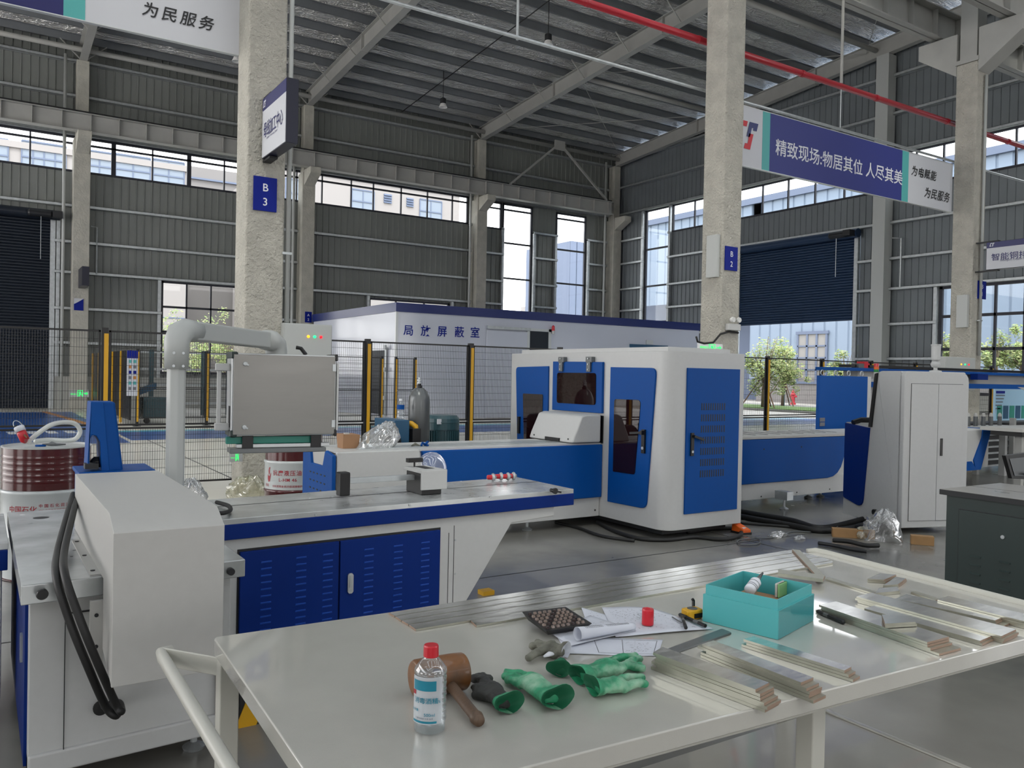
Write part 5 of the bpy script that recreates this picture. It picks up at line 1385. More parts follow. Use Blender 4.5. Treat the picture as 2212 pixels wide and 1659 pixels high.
# ================================================================== DRUMS
def drum(label, cx, cy, H, bands, R=.292):
    t = thing('oil_drum', label, 'oil drum', (cx, cy, 0))
    hoops = [H*.33, H*.66]
    def seg(z0, z1, m, nm):
        pr = [(R, z0)]; z = z0
        for h in hoops:
            if z0 < h < z1: pr += [(R, h-.02), (R+.008, h-.008), (R+.008, h+.008), (R, h+.02)]
        pr.append((R, z1)); MB().lathe((cx, cy, 0), pr, 64, cap=False).build(nm, m, t, smooth=True)
    for z0, z1, m in bands: seg(z0, z1, M[m], 'red_band' if m == 'drumred' else 'white_band')
    rib = []; z = H*.70
    MB().lathe((cx, cy, H-.012), [(R-.015, -.004), (R-.012, 0), (R+.004, .004), (R+.005, .012), (R-.006, .014), (R-.010, -.002), (.02, -.004)], 64, cap=False).build('rim', M['white'], t, smooth=False)
    MB().lathe((cx, cy, H-.016), [(R-.012, 0), (R-.012, .001)], 48).build('lid', M['drumwhite'], t)
    MB().lathe((cx, cy, 0), [(R, 0), (R+.005, .004), (R+.005, .012), (R, .016)], 64).build('foot_rim', M['drumred'], t)
    return t
D1 = (.43, 7.02, .955)
t = drum('oxblood and white oil drum with a coiled clear tube on its lid', D1[0], D1[1], D1[2], [(.016, .64, 'drumwhite'), (.64, .95, 'drumred')])
for k in range(5): MB().lathe((D1[0], D1[1], .70+.042*k), [(.292, 0), (.2938, .010), (.2938, .018), (.292, .028)], 64, cap=False).build('rib', M['drumred'], t, smooth=True)
def wrap(body, z, size, px, cx, cy, m, par, R=.292, bold=.01, sx=1, sp=1.0):
    # angle on the drum facing pixel column px
    best = min((abs((((Vector((cx+R*math.cos(a), cy+R*math.sin(a), z))-EYE).dot(RIGHT))/((Vector((cx+R*math.cos(a), cy+R*math.sin(a), z))-EYE).dot(FWD)))*FPX+W/2-px), a) for a in [(-PI+.02*k*PI/3.14) for k in range(157)])
    return text('lettering', body, (0, 0, z), (1, 0, 0), (0, 0, 1), size, m, par, bold=bold, wrap=((cx, cy), R, best[1]), sx=sx, spacing=sp)
wrap('中国石化', .50, .052, 20, D1[0], D1[1], M['redprint'], t, bold=.012)
wrap('润滑油品', .455, .04, 20, D1[0], D1[1], M['greyprint'], t)
wrap('中 国 石 化 润 滑 油 销', .535, .027, 84, D1[0], D1[1], M['redprint'], t)
for i, s_ in enumerate(('地址:北京市海淀区安宁庄西路6号 邮编', '服务热线:95388', '产品标准:合格', '质量保证:请勿口服避免接触皮肤眼睛')): wrap(s_, .505-.026*i, .018, 84, D1[0], D1[1], M['redprint'], t)
D2 = (2.80, 8.57, .90)
t = drum('oxblood drum with white middle band and red characters beside the B 3 column', D2[0], D2[1], D2[2], [(.016, .30, 'drumred'), (.30, .60, 'drumwhite'), (.60, .895, 'drumred')])
wrap('抗磨液压油', .47, .058, 590, D2[0], D2[1], M['redprint'], t, bold=.012, sp=1.15)
wrap('L-HM 46', .405, .048, 602, D2[0], D2[1], M['redprint'], t, bold=.008, sp=1.1)
wrap('长城润滑油 航天级润滑保护', .345, .026, 589, D2[0], D2[1], M['redprint'], t)
wrap('长城', .345, .036, 574.5, D2[0], D2[1], M['redprint'], t)
wrap('中', .43, .06, 672, D2[0], D2[1], M['redprint'], t, bold=.01)
# red crescent flame mark
best = None
def dpt(a, z, lift=.0025): return Vector((D2[0]+(.292+lift)*math.cos(a), D2[1]+(.292+lift)*math.sin(a), z))
a0 = -PI*.93
for poly in ([(0, 0), (.05, -.03), (.12, -.02), (.16, .03), (.17, .07), (.13, .05), (.09, .03), (.05, .035), (.02, .05), (0, .04)], [(.05, .05), (.04, .09), (.07, .12), (.14, .125), (.10, .10), (.11, .07), (.09, .05)]):
    mb = MB(); mb.face([mb.vert(dpt(a0+x*1.05, .42+z)) for x, z in poly]); mb.build('emblem', M['redprint'], t)
# things on drum 1
zt = D1[2]+.001
pts = []
for i in range(30):
    s_ = i/29; a = -2.4+5.0*s_
P0 = yp(62, 957, 7.0); 
loop = [yp(58, 957, 6.95), yp(80, 938, 6.95), yp(110, 918, 6.98), (yp(140, 912, 7.05)), yp(163, 916, 7.1), yp(173, 932, 7.12), yp(163, 948, 7.12), yp(140, 952, 7.15), yp(105, 950, 7.15), yp(76, 953, 7.05)]
loop = [Vector((v.x, v.y, max(v.z, zt+.018))) for v in loop]
M['tubew'] = mat('milky_tube', '#cfd2ce', .35, coat=.2)
hose('milky clear tube curled up on the lid of the left drum', loop, .017, 'plastic_tube', 'tubew')
c0 = yp(56, 955, 6.9); c1 = yp(40, 921, 6.93); dv = (c1-c0)
t = thing('red_flask', 'red flask with clear lid and wire handle leaning on the left drum', 'bottle', c0)
MB().tube([c0+Vector((0, 0, .012)), c0+dv*.12, c0+dv*.55, c0+dv*.68], .032, 18, rs=[.024, .031, .033, .03]).build('flask', M['red'], t, smooth=True)
MB().tube([c0+dv*.68, c0+dv*.95, c0+dv*1.0], .03, 18, rs=[.035, .035, .030]).build('lid', M['whiteprint'], t, smooth=True)
dn = dv.normalized(); pp = c0+dv*1.0
MB().tube([pp+Vector((.028*math.cos(a), 0, 0))+dn*.045*math.sin(a) for a in [PI*k/12 for k in range(13)]], .003, 6).build('wire_handle', M['galv'], t)
MB().bar(c0+dv*.3+Vector((.02, -.026, 0)), c0+dv*.5+Vector((.012, -.028, 0)), .03, .01).build('label', M['wood'], t)
p = yp(112, 953, 6.85)
tag(MB().tube([(p.x-.06, 6.85, zt+.02), (p.x-.02, 6.87, zt+.015), (p.x, 6.86, zt+.02), (p.x+.03, 6.85, zt+.014), (p.x+.09, 6.88, zt+.012)], .01, 8, rs=[.003, .01, .017, .01, .005]).build('metal_clip', M['cyl'], smooth=True), 'small dark metal clip on the lid of the left drum', 'clip')
tag(MB().tube([(p.x-.10, 6.87, zt+.008), (p.x-.07, 6.84, zt+.01), (p.x-.04, 6.86, zt+.008)], .008, 8).build('blue_plastic_piece', M['blue'], smooth=True), 'small blue plastic piece on the lid of the left drum', 'plastic piece')

# ================================================================== STOP UNIT ON THE BENCH
ym = 4.62
t = thing('length_stop', 'white stop block with black clamp on the bench top', 'machine part', (2.1, ym, ZB))
a = yp(861, 1025, ym+.16); 
xw0, xw1 = yp(905, 1050, ym-.1).x, yp(960, 1050, ym-.1).x
mb = MB(); zt2 = ZB+.155
mb.hexa([(xw0, ym-.13, zt2-.02), (xw1, ym-.13, zt2-.02), (xw1-.02, ym+.12, zt2-.02), (xw0-.0, ym+.12, zt2-.02)], [(xw0, ym-.13, zt2), (xw1, ym-.13, zt2), (xw1-.02, ym+.12, zt2), (xw0, ym+.12, zt2)])
mb.box(xw0, xw1, ym-.135, ym-.12, ZB+.035, zt2); mb.build('white_bridge', M['white'], t, .003)
MB().box(xw0+.02, xw1-.02, ym-.10, ym+.12, ZB+.0, ZB+.13).build('black_block', M['black'], t, .004)
MB().box(xw0+.06, xw1-.05, ym-.06, ym+.1, zt2-.001, zt2+.001).build('slot', M['dark'], t)
MB().lathe((xw0+.05, ym+.07, zt2), [(.006, 0), (.006, .03)], 8).box(xw0+.0, xw0+.10, ym+.05, ym+.09, zt2+.03, zt2+.055).build('wing_knob', M['black'], t)
xe = yp(745, 1045, ym+.02).x
MB().box(xe, xw0+.08, ym-.0, ym+.03, ZB+.082, ZB+.115).build('steel_rod', M['galv'], t, .002)
MB().box(xe-.045, xe+.02, ym-.02, ym+.05, ZB+.012, ZB+.152).build('black_stop', M['black'], t, .008)
p = yp(928, 1012, ym+.2)
t = thing('plastic_disc', 'clear moulded plastic lid leaning behind the white stop block', 'lid', (p.x, ym+.18, ZB))
Rd = .115; cz = ZB+Rd+.002
mb = MB(); ax = (Vector((1, .05, 0)).normalized(), Vector((0, .12, 1)).normalized(), Vector((0, -1, .12)).normalized())
mb.lathe(Vector((p.x+.01, ym+.19, cz)), [(.0, .02), (.03, .02), (.035, .012), (.07, .014), (.075, .004), (.10, .006), (Rd, 0)], 40, cap=False, axis=ax); mb.build('lid', M['film'], t, smooth=True)
# row of red ended fittings
for i, (px, py) in enumerate(((1062, 1031), (1079, 1029), (1094, 1029), (1106, 1028))):
    q0 = zp(px, py+9, ZB+.001)
    t = thing('hose_fitting', 'chrome fitting with red plastic plug on the bench, %s of four' % ('left end', 'second from left', 'second from right', 'right end')[i], 'fitting', (q0.x, q0.y, ZB), 0, 'row of chrome fittings with red plugs')
    aa = (Vector((.25, 1, 0)).normalized(), Vector((0, 0, 1)), Vector((1, -.25, 0)).normalized())
    c_ = Vector((q0.x, q0.y, ZB+.030))
    MB().lathe(c_, [(.010, -.035), (.016, -.03), (.018, 0)], 14, axis=aa).build('red_plug', M['red'], t)
    MB().lathe(c_, [(.018, 0), (.027, .004), (.029, .012), (.024, .02), (.014, .022), (.012, .032)], 16, axis=aa).build('chrome_body', M['galv'], t, smooth=True)
# odds on the bench and conveyor end
p = zp(750, 971, CZ+.01)
t = thing('paper_cup_box', 'small open brown cardboard carton on the conveyor end cover', 'carton', (p.x, 7.0, CZ+.006))
a = yp(736, 970, 7.0); b = yp(767, 970, 7.0); tp = yp(750, 937, 7.0).z
MB().hexa([(a.x, 6.95, CZ+.006), (b.x, 6.93, CZ+.006), (b.x, 7.06, CZ+.006), (a.x, 7.08, CZ+.006)], [(a.x-.005, 6.93, tp), (b.x+.01, 6.91, tp-.005), (b.x, 7.08, tp), (a.x-.005, 7.1, tp)]).build('carton', M['card'], t)
MB().box(a.x+.02, a.x+.06, 6.95, 6.99, tp, tp+.012).build('crumpled_tissue', M['cream'], t)
def bag(label, c, sx, sy, sz, m='film', seed=0, name='plastic_bag', n=14, rot=0, lean=(0, 0)):
    rnd = random.Random(seed); rows = []
    ph = [rnd.uniform(0, 6) for _ in range(6)]
    for i in range(n+1):
        th = PI*.5*i/n*1.0; row = []
        for k in range(2*n):
            a = 2*PI*k/(2*n)
            cr = 1+.18*math.sin(3*a+ph[0]+th*3)+.12*math.sin(7*a+ph[1]-th*5)+.08*math.sin(11*a+ph[2])
            rr = math.cos(th)**.7*cr; z = max(0, math.sin(th)*(1+.15*math.sin(5*a+ph[3]))+.05*math.sin(9*a+ph[4])*math.sin(2*th))
            z = max(0, z+rnd.uniform(-.07, .07)*(th > .1)); rr *= 1+rnd.uniform(-.07, .07)
            x, y = rr*math.cos(a)*sx+lean[0]*z, rr*math.sin(a)*sy+lean[1]*z
            row.append((c[0]+x*math.cos(rot)-y*math.sin(rot), c[1]+x*math.sin(rot)+y*math.cos(rot), c[2]+z*sz+.001))
        rows.append(row+[row[0]])
    return tag(MB().grid(rows).build(name, M[m], smooth=True), label, 'plastic bag')
# carrier bag with a looped handle
c = yp(808, 975, 6.95)
bag('white crinkled plastic carrier bag lying on the conveyor end cover', (c.x+.0, 6.93, CZ+.006), .17, .12, .20, 'film', 5, rot=.3, lean=(.14, 0))
p = yp(905, 968, 6.9)
tag(MB().tube([(p.x-.10, 6.85, CZ+.02), (p.x-.06, 6.86, CZ+.035), (p.x-.02, 6.84, CZ+.02)], .02, 8, rs=[.008, .02, .006], flat=.7).build('grey_rag', M['glovedirty'], smooth=True), 'small grey rag on the white conveyor deck', 'rag')
tag(MB().tube([(p.x, 6.85, CZ+.02), (p.x+.03, 6.9, CZ+.04), (p.x+.06, 6.84, CZ+.02), (p.x+.02, 6.82, CZ+.028), (p.x+.08, 6.88, CZ+.05)], .012, 8).build('blue_strap', M['blue'], smooth=True), 'small tangled blue strap on the white conveyor deck', 'strap')
c = zp(440, 1095, ZB)
bag('crumpled clear plastic bag on the steel slab beside the white cover', (c.x-.06, c.y+.05, ZB+.003), .07, .09, .13, 'film', 8)
hose('short loop of black cable at the left end of the bench top', [zp(468, 1085, ZB+.02), zp(492, 1092, ZB+.02), zp(498, 1101, ZB+.02), zp(485, 1108, ZB+.02), zp(468, 1108, ZB+.02)], .011, 'cable_loop')
for i, (px, py, sx, sy, sz, lab) in enumerate(((528, 1062, .32, .25, .30, 'yellowish plastic sheet crumpled round the foot of the B 3 column'),)):
    c = zp(px, py+12, 0); bag(lab, (c.x+.02, c.y-.1, 0), .24, .15, .24, 'yfilm', 11)
# base wrap seen left of column
# ================================================================== SECOND GANTRY, RACK, GREEN CABINET, CHAIR
t = thing('gantry_machine', 'long blue and grey gantry beams of a machine at the right edge', 'machine', (16.5, 9.2, 0))
def zz(px, py, Y): return yp(px, py, Y).z
gx0 = yp(1842, 805, 9.2).x
MB().box(12.6, 21, 9.1, 9.5, zz(2100, 809, 9.1), zz(2100, 803, 9.1)).build('blue_rail', M['blue'], t)
MB().box(13.2, 21, 9.2, 9.45, zz(2100, 802, 9.2), zz(2100, 797, 9.2)).build('cable_tray', M['black'], t)
MB().box(13.4, 21, 9.2, 9.5, zz(2100, 829, 9.2), zz(2100, 809, 9.2)).build('grey_beam', M['steel'], t)
MB().box(13.4, 21, 9.0, 9.1, zz(2150, 840, 9.0), zz(2150, 830, 9.0)).build('blue_beam', M['blue'], t)
for x in (13.6, 20.5): MB().box(x, x+.2, 9.15, 9.45, 0, 1.6).build('support_leg', M['white'], t)
p = yp(2118, 812, 9.0); MB().box(p.x-.2, p.x+.2, 8.95, 9.1, p.z-.08, p.z+.04).build('trolley', M['navy'], t)
p = yp(1870, 793, 9.2); MB().box(p.x-.12, p.x, 9.15, 9.3, p.z-.02, p.z+.1).box(p.x, p.x+.12, 9.2, 9.3, p.z, p.z+.07).build('sensor', M['red'], t)
MB().box(p.x-.28, p.x-.12, 9.15, 9.3, p.z-.06, p.z+.06).build('motor', M['cyl'], t)
# notice board with coloured swatches behind
t = thing('notice_board', 'pale blue information board with a row of teal and blue swatches behind the fence', 'board', (21, 11.8, 0))
a = yp(2150, 838, 11.8); b = yp(2212, 925, 11.8)
bx0, bx1 = a.x, a.x+2.6; bzt = a.z; bzb = yp(2150, 905, 11.8).z
MB().box(bx0, bx1, 11.8, 11.85, bzb-.15, bzt).build('board', M['ltblue'], t)
for k in range(6): MB().box(bx0+.12+.33*k, bx0+.38+.33*k, 11.79, 11.8, bzb, bzb+.36).build('swatch', M['petrol'] if k % 2 else M['rulergreen'], t)
for k in range(5): MB().box(bx0+.05, bx0+.5-.05*k, 11.79, 11.8, bzt-.22-.09*k, bzt-.19-.09*k).build('text_line', M['greyprint'], t)
MB().box(bx0+.05, bx0+.5, 11.79, 11.8, bzt-.15, bzt-.08).build('heading', M['plate_blue'], t)
for x in (bx0+.1, bx1-.1): MB().box(x, x+.05, 11.82, 11.87, 0, bzb).build('leg', M['alu'], t)
# roller tables
t = thing('roller_table', 'pale sheet metal tray table with shaped side brackets at the right edge', 'table', (13.3, 6.3, 0))
a = yp(2143, 923, 6.4); 
MB().box(a.x+.05, a.x+3.2, 6.0, 6.6, a.z-.05, a.z).build('tray', M['cream'], t)
for y in (6.0, 6.3):
    MB().prismY([(a.x+.4, a.z-.02), (a.x+2.2, a.z-.02), (a.x+2.2, a.z-.30), (a.x+1.6, a.z-.32)], y-.01, y).build('side_bracket', M['cream'], t)
    MB().prismY([(a.x+.5, a.z+.6), (a.x+2.2, a.z+.6), (a.x+2.2, a.z+.3), (a.x+1.7, a.z+.32)], y-.01, y).build('side_bracket', M['cream'], t)
MB().box(a.x+.15, a.x+.5, 6.05, 6.5, a.z-.12, a.z-.05).build('clamp', M['black'], t)
for x in (a.x+.25, a.x+.7, a.x+2.4): MB().box(x, x+.09, 6.1, 6.2, 0, a.z-.05).build('leg', M['steel'], t)
MB().box(a.x+2.05, a.x+2.15, 6.1, 6.2, a.z, a.z+.6).build('leg', M['steel'], t)
t = thing('bar_rack', 'dark rack stacked with long steel sections behind the green cabinet', 'rack', (14, 7.3, 0))
for k in range(7): 
    MB().box(13.0, 18, 7.6, 8.0, .10+.11*k, .13+.11*k).build('shelf_bar', M['galv'], t)
    MB().box(13.0, 18, 7.65, 8.1, .13+.11*k, .20+.11*k).build('stock', M['dark'], t)
for x in (13.1, 14.3, 15.5): MB().box(x, x+.08, 7.5, 7.58, 0, .95).build('upright', M['steel'], t)
# green cabinet
t = thing('tool_cabinet', 'dark green steel cabinet with worn grey top at the right edge', 'cabinet', (5.9, 2.6, 0))
A_ = zp(2030, 1056, .85); B_ = zp(2212, 1080, .85); dx = (B_-A_); dx.z = 0; dn = dx.normalized(); pn = Vector((-dn.y, dn.x, 0))
C_ = zp(2150, 1036, .85)
MG = Matrix((( dn.x, pn.x, 0, A_.x), (dn.y, pn.y, 0, A_.y), (0, 0, 1, 0), (0, 0, 0, 1)))
def gp(fn, name, m, bev=0, parent=t): mb = MB(); mb.M = MG; fn(mb); return mb.build(name, m, parent, bev)
gp(lambda m: m.box(0, 1.5, 0, .75, .815, .85), 'worktop', M['bench_top'], .003)
gp(lambda m: m.box(0, 1.5, -.002, .0, .815, .848).box(-.002, 0, 0, .75, .815, .848), 'worktop_edge', M['dark'])
gp(lambda m: m.box(.0, 1.5, .36, .363, .85, .851), 'top_joint', M['dark'])
bd = gp(lambda m: m.box(.03, 1.47, .03, .72, .04, .815), 'body', M['greencab'], .004)
gp(lambda m: m.box(.115, .80, .027, .031, .09, .735), 'door_gap', M['dark'])
dr = gp(lambda m: m.box(.12, .795, .020, .031, .095, .73), 'door', M['greencab'], .003)
def louv(m, x):
    for i in range(7): z = .45-.055*i; m.hexa([(x, .02, z), (x+.07, .02, z), (x+.07, .02, z-.012), (x, .02, z-.012)], [(x+.005, .010, z-.009), (x+.065, .010, z-.009), (x+.065, .010, z-.012), (x+.005, .010, z-.012)])
for x in (.20, .38, .56): gp(lambda m: louv(m, x), 'louvre', M['greencab'], 0, dr)
gp(lambda m: m.lathe((.40, .02, .60), [(.012, 0), (.012, -.008)], 12, axis='y'), 'lock', M['galv'], 0, dr)
for x, y in ((.1, .1), (1.4, .1), (.1, .65), (1.4, .65)): gp(lambda m: m.box(x-.03, x+.03, y-.03, y+.03, 0, .04), 'foot', M['black'])
# dark screen on the cabinet
a = zp(2190, 1040, .85)
t = thing('dark_monitor', 'dark framed screen leaning at the right edge on the green cabinet', 'monitor', (a.x, a.y, .85))
Yq = C_.y+.05
p0, p1, p2, p3 = yp(2172, 984, Yq), yp(2240, 975, Yq), yp(2240, 1036, Yq-.0), yp(2186, 1034, Yq)
mb = MB(); mb.hexa([p3, p2, p2+Vector((0, .03, 0)), p3+Vector((0, .03, 0))], [p0, p1, p1+Vector((0, .03, 0)), p0+Vector((0, .03, 0))]); mb.build('frame', M['black'], t, .004)
i0, i1, i2, i3 = yp(2181, 991, Yq-.004), yp(2236, 985, Yq-.004), yp(2236, 1028, Yq-.004), yp(2192, 1028, Yq-.004)
MB().quad(i3, i2, i1, i0).build('screen', M['cyl'], t)
MB().cbox((p2.x-.1, Yq+.0, .86), .22, .14, .02).build('base', M['black'], t, .004)

# ================================================================== FLOOR LITTER AND CABLES
def fl(px, py, z=0): return zp(px, py, z)
R = .026
hose('thick black cable bundle from the enclosure to the white cabinet, upper strand', [fl(1560, 1098, .03), fl(1640, 1112, .03), fl(1710, 1124, .03), fl(1765, 1140, .03), fl(1815, 1134, .03), fl(1870, 1120, .05), fl(1905, 1114, .10)], .03, 'cable')
hose('thick black cable bundle from the enclosure to the white cabinet, lower strand', [fl(1560, 1108, .03), fl(1630, 1121, .03), fl(1700, 1133, .03), fl(1770, 1146, .03), fl(1830, 1142, .03), fl(1890, 1132, .04), fl(1925, 1130, .05)], .03, 'cable')
hose('thinner black cable on the floor below the main bundle', [fl(1600, 1130, .016), fl(1660, 1134, .016), fl(1730, 1140, .016), fl(1790, 1148, .016)], .014, 'cable')
hose('black cable loop on the floor under the enclosure corner', [fl(1290, 1128, .02), fl(1330, 1148, .02), fl(1380, 1163, .02), fl(1440, 1166, .02), fl(1500, 1160, .02), fl(1560, 1165, .02), fl(1600, 1155, .02), fl(1590, 1142, .02), fl(1545, 1142, .02), fl(1485, 1150, .02)], .02, 'cable')
hose('black cable running under the conveyor to the enclosure', [fl(1200, 1128, .02), fl(1250, 1140, .02), fl(1300, 1158, .02), fl(1370, 1168, .02)], .016, 'cable')
hose('thin grey lead of the orange foot switch', [fl(1613, 1158, .02), fl(1640, 1165, .01), fl(1636, 1175, .01), fl(1600, 1176, .01), fl(1594, 1168, .01), fl(1620, 1163, .01), fl(1680, 1160, .01), fl(1715, 1148, .01), fl(1790, 1149, .01), fl(1815, 1130, .04)], .006, 'cable', 'cyl')
a = fl(1612, 1155)
t = thing('foot_switch', 'orange foot switch standing on the floor beside the enclosure', 'switch', (a.x, a.y, 0))
MB().hexa([(a.x-.05, a.y, .0), (a.x+.05, a.y-.02, 0), (a.x+.06, a.y+.14, 0), (a.x-.04, a.y+.16, 0)], [(a.x-.045, a.y, .05), (a.x+.045, a.y-.02, .05), (a.x+.05, a.y+.14, .10), (a.x-.035, a.y+.16, .10)]).build('body', M['orange'], t, .008)
MB().hexa([(a.x-.052, a.y-.004, .0), (a.x+.052, a.y-.024, 0), (a.x+.062, a.y+.145, 0), (a.x-.042, a.y+.165, 0)], [(a.x-.052, a.y-.004, .022), (a.x+.052, a.y-.024, .022), (a.x+.062, a.y+.145, .022), (a.x-.042, a.y+.165, .022)]).build('base', M['dark'], t)
MB().box(a.x-.02, a.x+.02, a.y+.02, a.y+.05, .052, .066).build('label', M['whiteprint'], t)
for pa, pb, lab in (((1798, 1160), (1890, 1166), 'pine block on the floor left of the clear bag'), ((1968, 1176), (2018, 1180), 'pine block on the floor right of the clear bag')):
    A_ = fl(*pa); B_ = fl(*pb); d = (B_-A_).normalized(); nn = Vector((-d.y, d.x, 0))*.09
    tag(MB().hexa([A_, B_, B_+nn, A_+nn], [v+Vector((0, 0, .085)) for v in (A_, B_, B_+nn, A_+nn)]).build('timber_block', M['timber'], None, .003), lab, 'timber block')
c = fl(1920, 1168); bag('big clear plastic bag of scraps on the floor in front of the white cabinet', (c.x, c.y+.06, 0), .17, .15, .26, 'film', 2)
c = fl(1680, 1160); bag('small clear crumpled film on the grey floor', (c.x, c.y, 0), .12, .05, .05, 'film', 4)
c = fl(1735, 1163); bag('flat piece of clear film lying next to the cable', (c.x-.05, c.y, 0), .06, .04, .03, 'film', 6)
c = fl(1865, 1162); bag('crumpled white and yellow wrapper beside the pine block', (c.x, c.y-.0, 0), .10, .06, .10, 'yfilm', 7)
hose('black rubber strip lying on the floor before the clear bag', [fl(1800, 1167, .03), fl(1835, 1170, .04), fl(1870, 1178, .03), fl(1898, 1178, .03)], .022, 'rubber_strip')
hose('clear wrapped black tube lying nearest to the table on the floor', [fl(1768, 1173, .02), fl(1800, 1178, .02), fl(1840, 1186, .02), fl(1872, 1191, .015)], .018, 'wrapped_tube', 'dark')
c = fl(1892, 1118)
a = fl(1900, 1150)
tag(MB().tube([fl(1850, 1140, .06), fl(1900, 1145, .08), fl(1930, 1140, .08)], .05, 12, rs=[.03, .06, .045]).build('black_sleeve', M['rubber'], smooth=True), 'fat black rubber sleeve on the floor before the white cabinet', 'sleeve')
# ================================================================== WORK TABLE IN THE FOREGROUND
TZ = .80
T0 = zp(460, 1376, TZ); T1 = zp(1762, 1192, TZ); T2 = Vector((3.035, 1.19, TZ)); T3 = Vector((.512, 1.315, TZ))
t = thing('work_table', 'pale grey enamelled work trolley table with tube push handles in the foreground', 'table', (1.8, 1.8, 0))
def rcorner(pts, r=.02): return rnd_poly([(p.x, p.y) for p in pts], r, 4)
MB().prism(rcorner([T3, T2, T1, T0]), TZ-.045, TZ).build('table_top', M['table'], t, .004, seg=3)
MB().prism([(T3.x+.02, T3.y+.02), (T2.x-.02, T2.y+.02), (T1.x-.02, T1.y-.02), (T0.x+.02, T0.y-.02)], TZ-.06, TZ-.045).build('apron', M['tableleg'], t)
for x, y in ((T0.x+.03, T0.y-.045), (2.77, 2.19), (1.80, 1.345), (T0.x+.01, T3.y+.05), (2.97, T2.y+.06)):
    MB().box(x-.026, x+.026, y-.026, y+.026, .10, TZ-.045).build('leg', M['tableleg'], t, .004)
    MB().lathe((x, y-.015, .05), [(.05, 0), (.05, .03)], 18, axis='y').build('caster_wheel', M['rubber'], t)
    MB().box(x-.02, x+.02, y-.02, y+.02, .06, .10).build('caster_fork', M['galv'], t)
MB().box(1.25, 2.93, 1.27, 2.13, .175, .20).box(2.905, 2.93, 1.27, 2.13, .20, .208).build('lower_shelf', M['table'], t, .003)
mb = MB().box(.60, 1.25, 1.27, 1.30, .175, .20); mb.build('shelf_rail', M['tableleg'], t)
# push handles
hl = zp(348, 1402, .745); Lx = hl.x
h = MB().tube([(Lx+.03, hl.y+.0, .735), (Lx, hl.y-.005, .735), (Lx-.003, hl.y-.05, .735), (Lx-.01, T3.y+.0, .735), (Lx+.0, T3.y-.04, .735)], .0165, 14).build('push_handle', M['tableleg'], t, smooth=True)
MB().hexa([(Lx, hl.y-.012, .70), (T0.x+.01, T0.y-.04, .70), (T0.x+.01, T0.y-.03, .70), (Lx, hl.y-.0, .70)], [(Lx, hl.y-.012, .752), (T0.x+.01, T0.y-.04, .752), (T0.x+.01, T0.y-.03, .752), (Lx, hl.y-.0, .752)]).build('handle_bracket', M['tableleg'], h, .003)
MB().lathe((T0.x+.012, T0.y-.073, .755), [(.005, 0), (.005, -.002)], 8, axis='y').build('rivet', M['galv'], t)
r0 = zp(1752, 1193, .80); r1 = zp(2212, 1312, .80)
h = MB().tube([(r0.x+.0, r0.y+.02, .795), (r0.x+.03, r0.y+.0, .80), (r0.x+.035, r0.y-.05, .80), (r1.x+.03, r1.y, .80), (r1.x+.02, 1.15, .80)], .0165, 14).build('push_handle', M['tableleg'], t, smooth=True)

def V2(p): return zp(p[0], p[1], TZ)
ORD = ['topmost', 'second from the top', 'third from the top', 'fourth from the top', 'fifth from the top', 'sixth from the top', 'seventh from the top']
def bar(corners, z0, th, name, label, group, dull=False, end=True):
    """corners: four points (near left, near right, far right, far left) in xy"""
    c = [Vector((p[0], p[1], 0)) for p in corners]
    mb = MB(); i = [mb.vert((p.x, p.y, z0)) for p in c]+[mb.vert((p.x, p.y, z0+th)) for p in c]
    mb.mtl(0); mb.face(i[:4][::-1]); mb.face(i[4:])
    for k, mt in ((0, 2), (1, 1), (2, 2), (3, 1)):
        mb.mtl(mt); a, b = k, (k+1) % 4; mb.face([i[a], i[b], i[4+b], i[4+a]])
    o = mb.build(name, [M['dullbar'] if dull else M['copperbar'], M['baredge'], M['dullbar']])
    return tag(o, label, 'metal bar', group)
def quadpx(px4, z):
    return [zp(x, y, z) for x, y in px4]
# five long strips along the far edge
L = [(839, 1323), (853, 1331), (867, 1340), (883, 1349), (899, 1360)]
Rr = [(1712, 1187), (1733, 1191.5), (1752, 1196), (1772, 1200), (1790, 1205)]
Rr2 = [(1712, 1187), (1731, 1192), (1750, 1197), (1772, 1203), (1797, 1211), (1800, 1216)]
names = ['farthest', 'second farthest', 'middle', 'second nearest', 'nearest']
for i in range(5):
    if i < 4: a, b = L[i], L[i+1]
    else: a, b = (1016, 1340), (1030, 1352)
    c, d = Rr2[i], Rr2[i+1]
    A, B, C_, D = zp(*a, TZ+.006), zp(*b, TZ+.006), zp(*d, TZ+.006), zp(*c, TZ+.006)
    A = Vector((A.x, A.y-.0022)); B = Vector((B.x, B.y+.0022)); C2 = Vector((C_.x, C_.y+.0022)); D2_ = Vector((D.x, D.y-.0022))
    bar([B, C2, D2_, A], TZ+.0005, .006, 'long_busbar', 'long shiny busbar strip at the far table edge, %s of the five' % names[i], 'long strips at the far table edge')
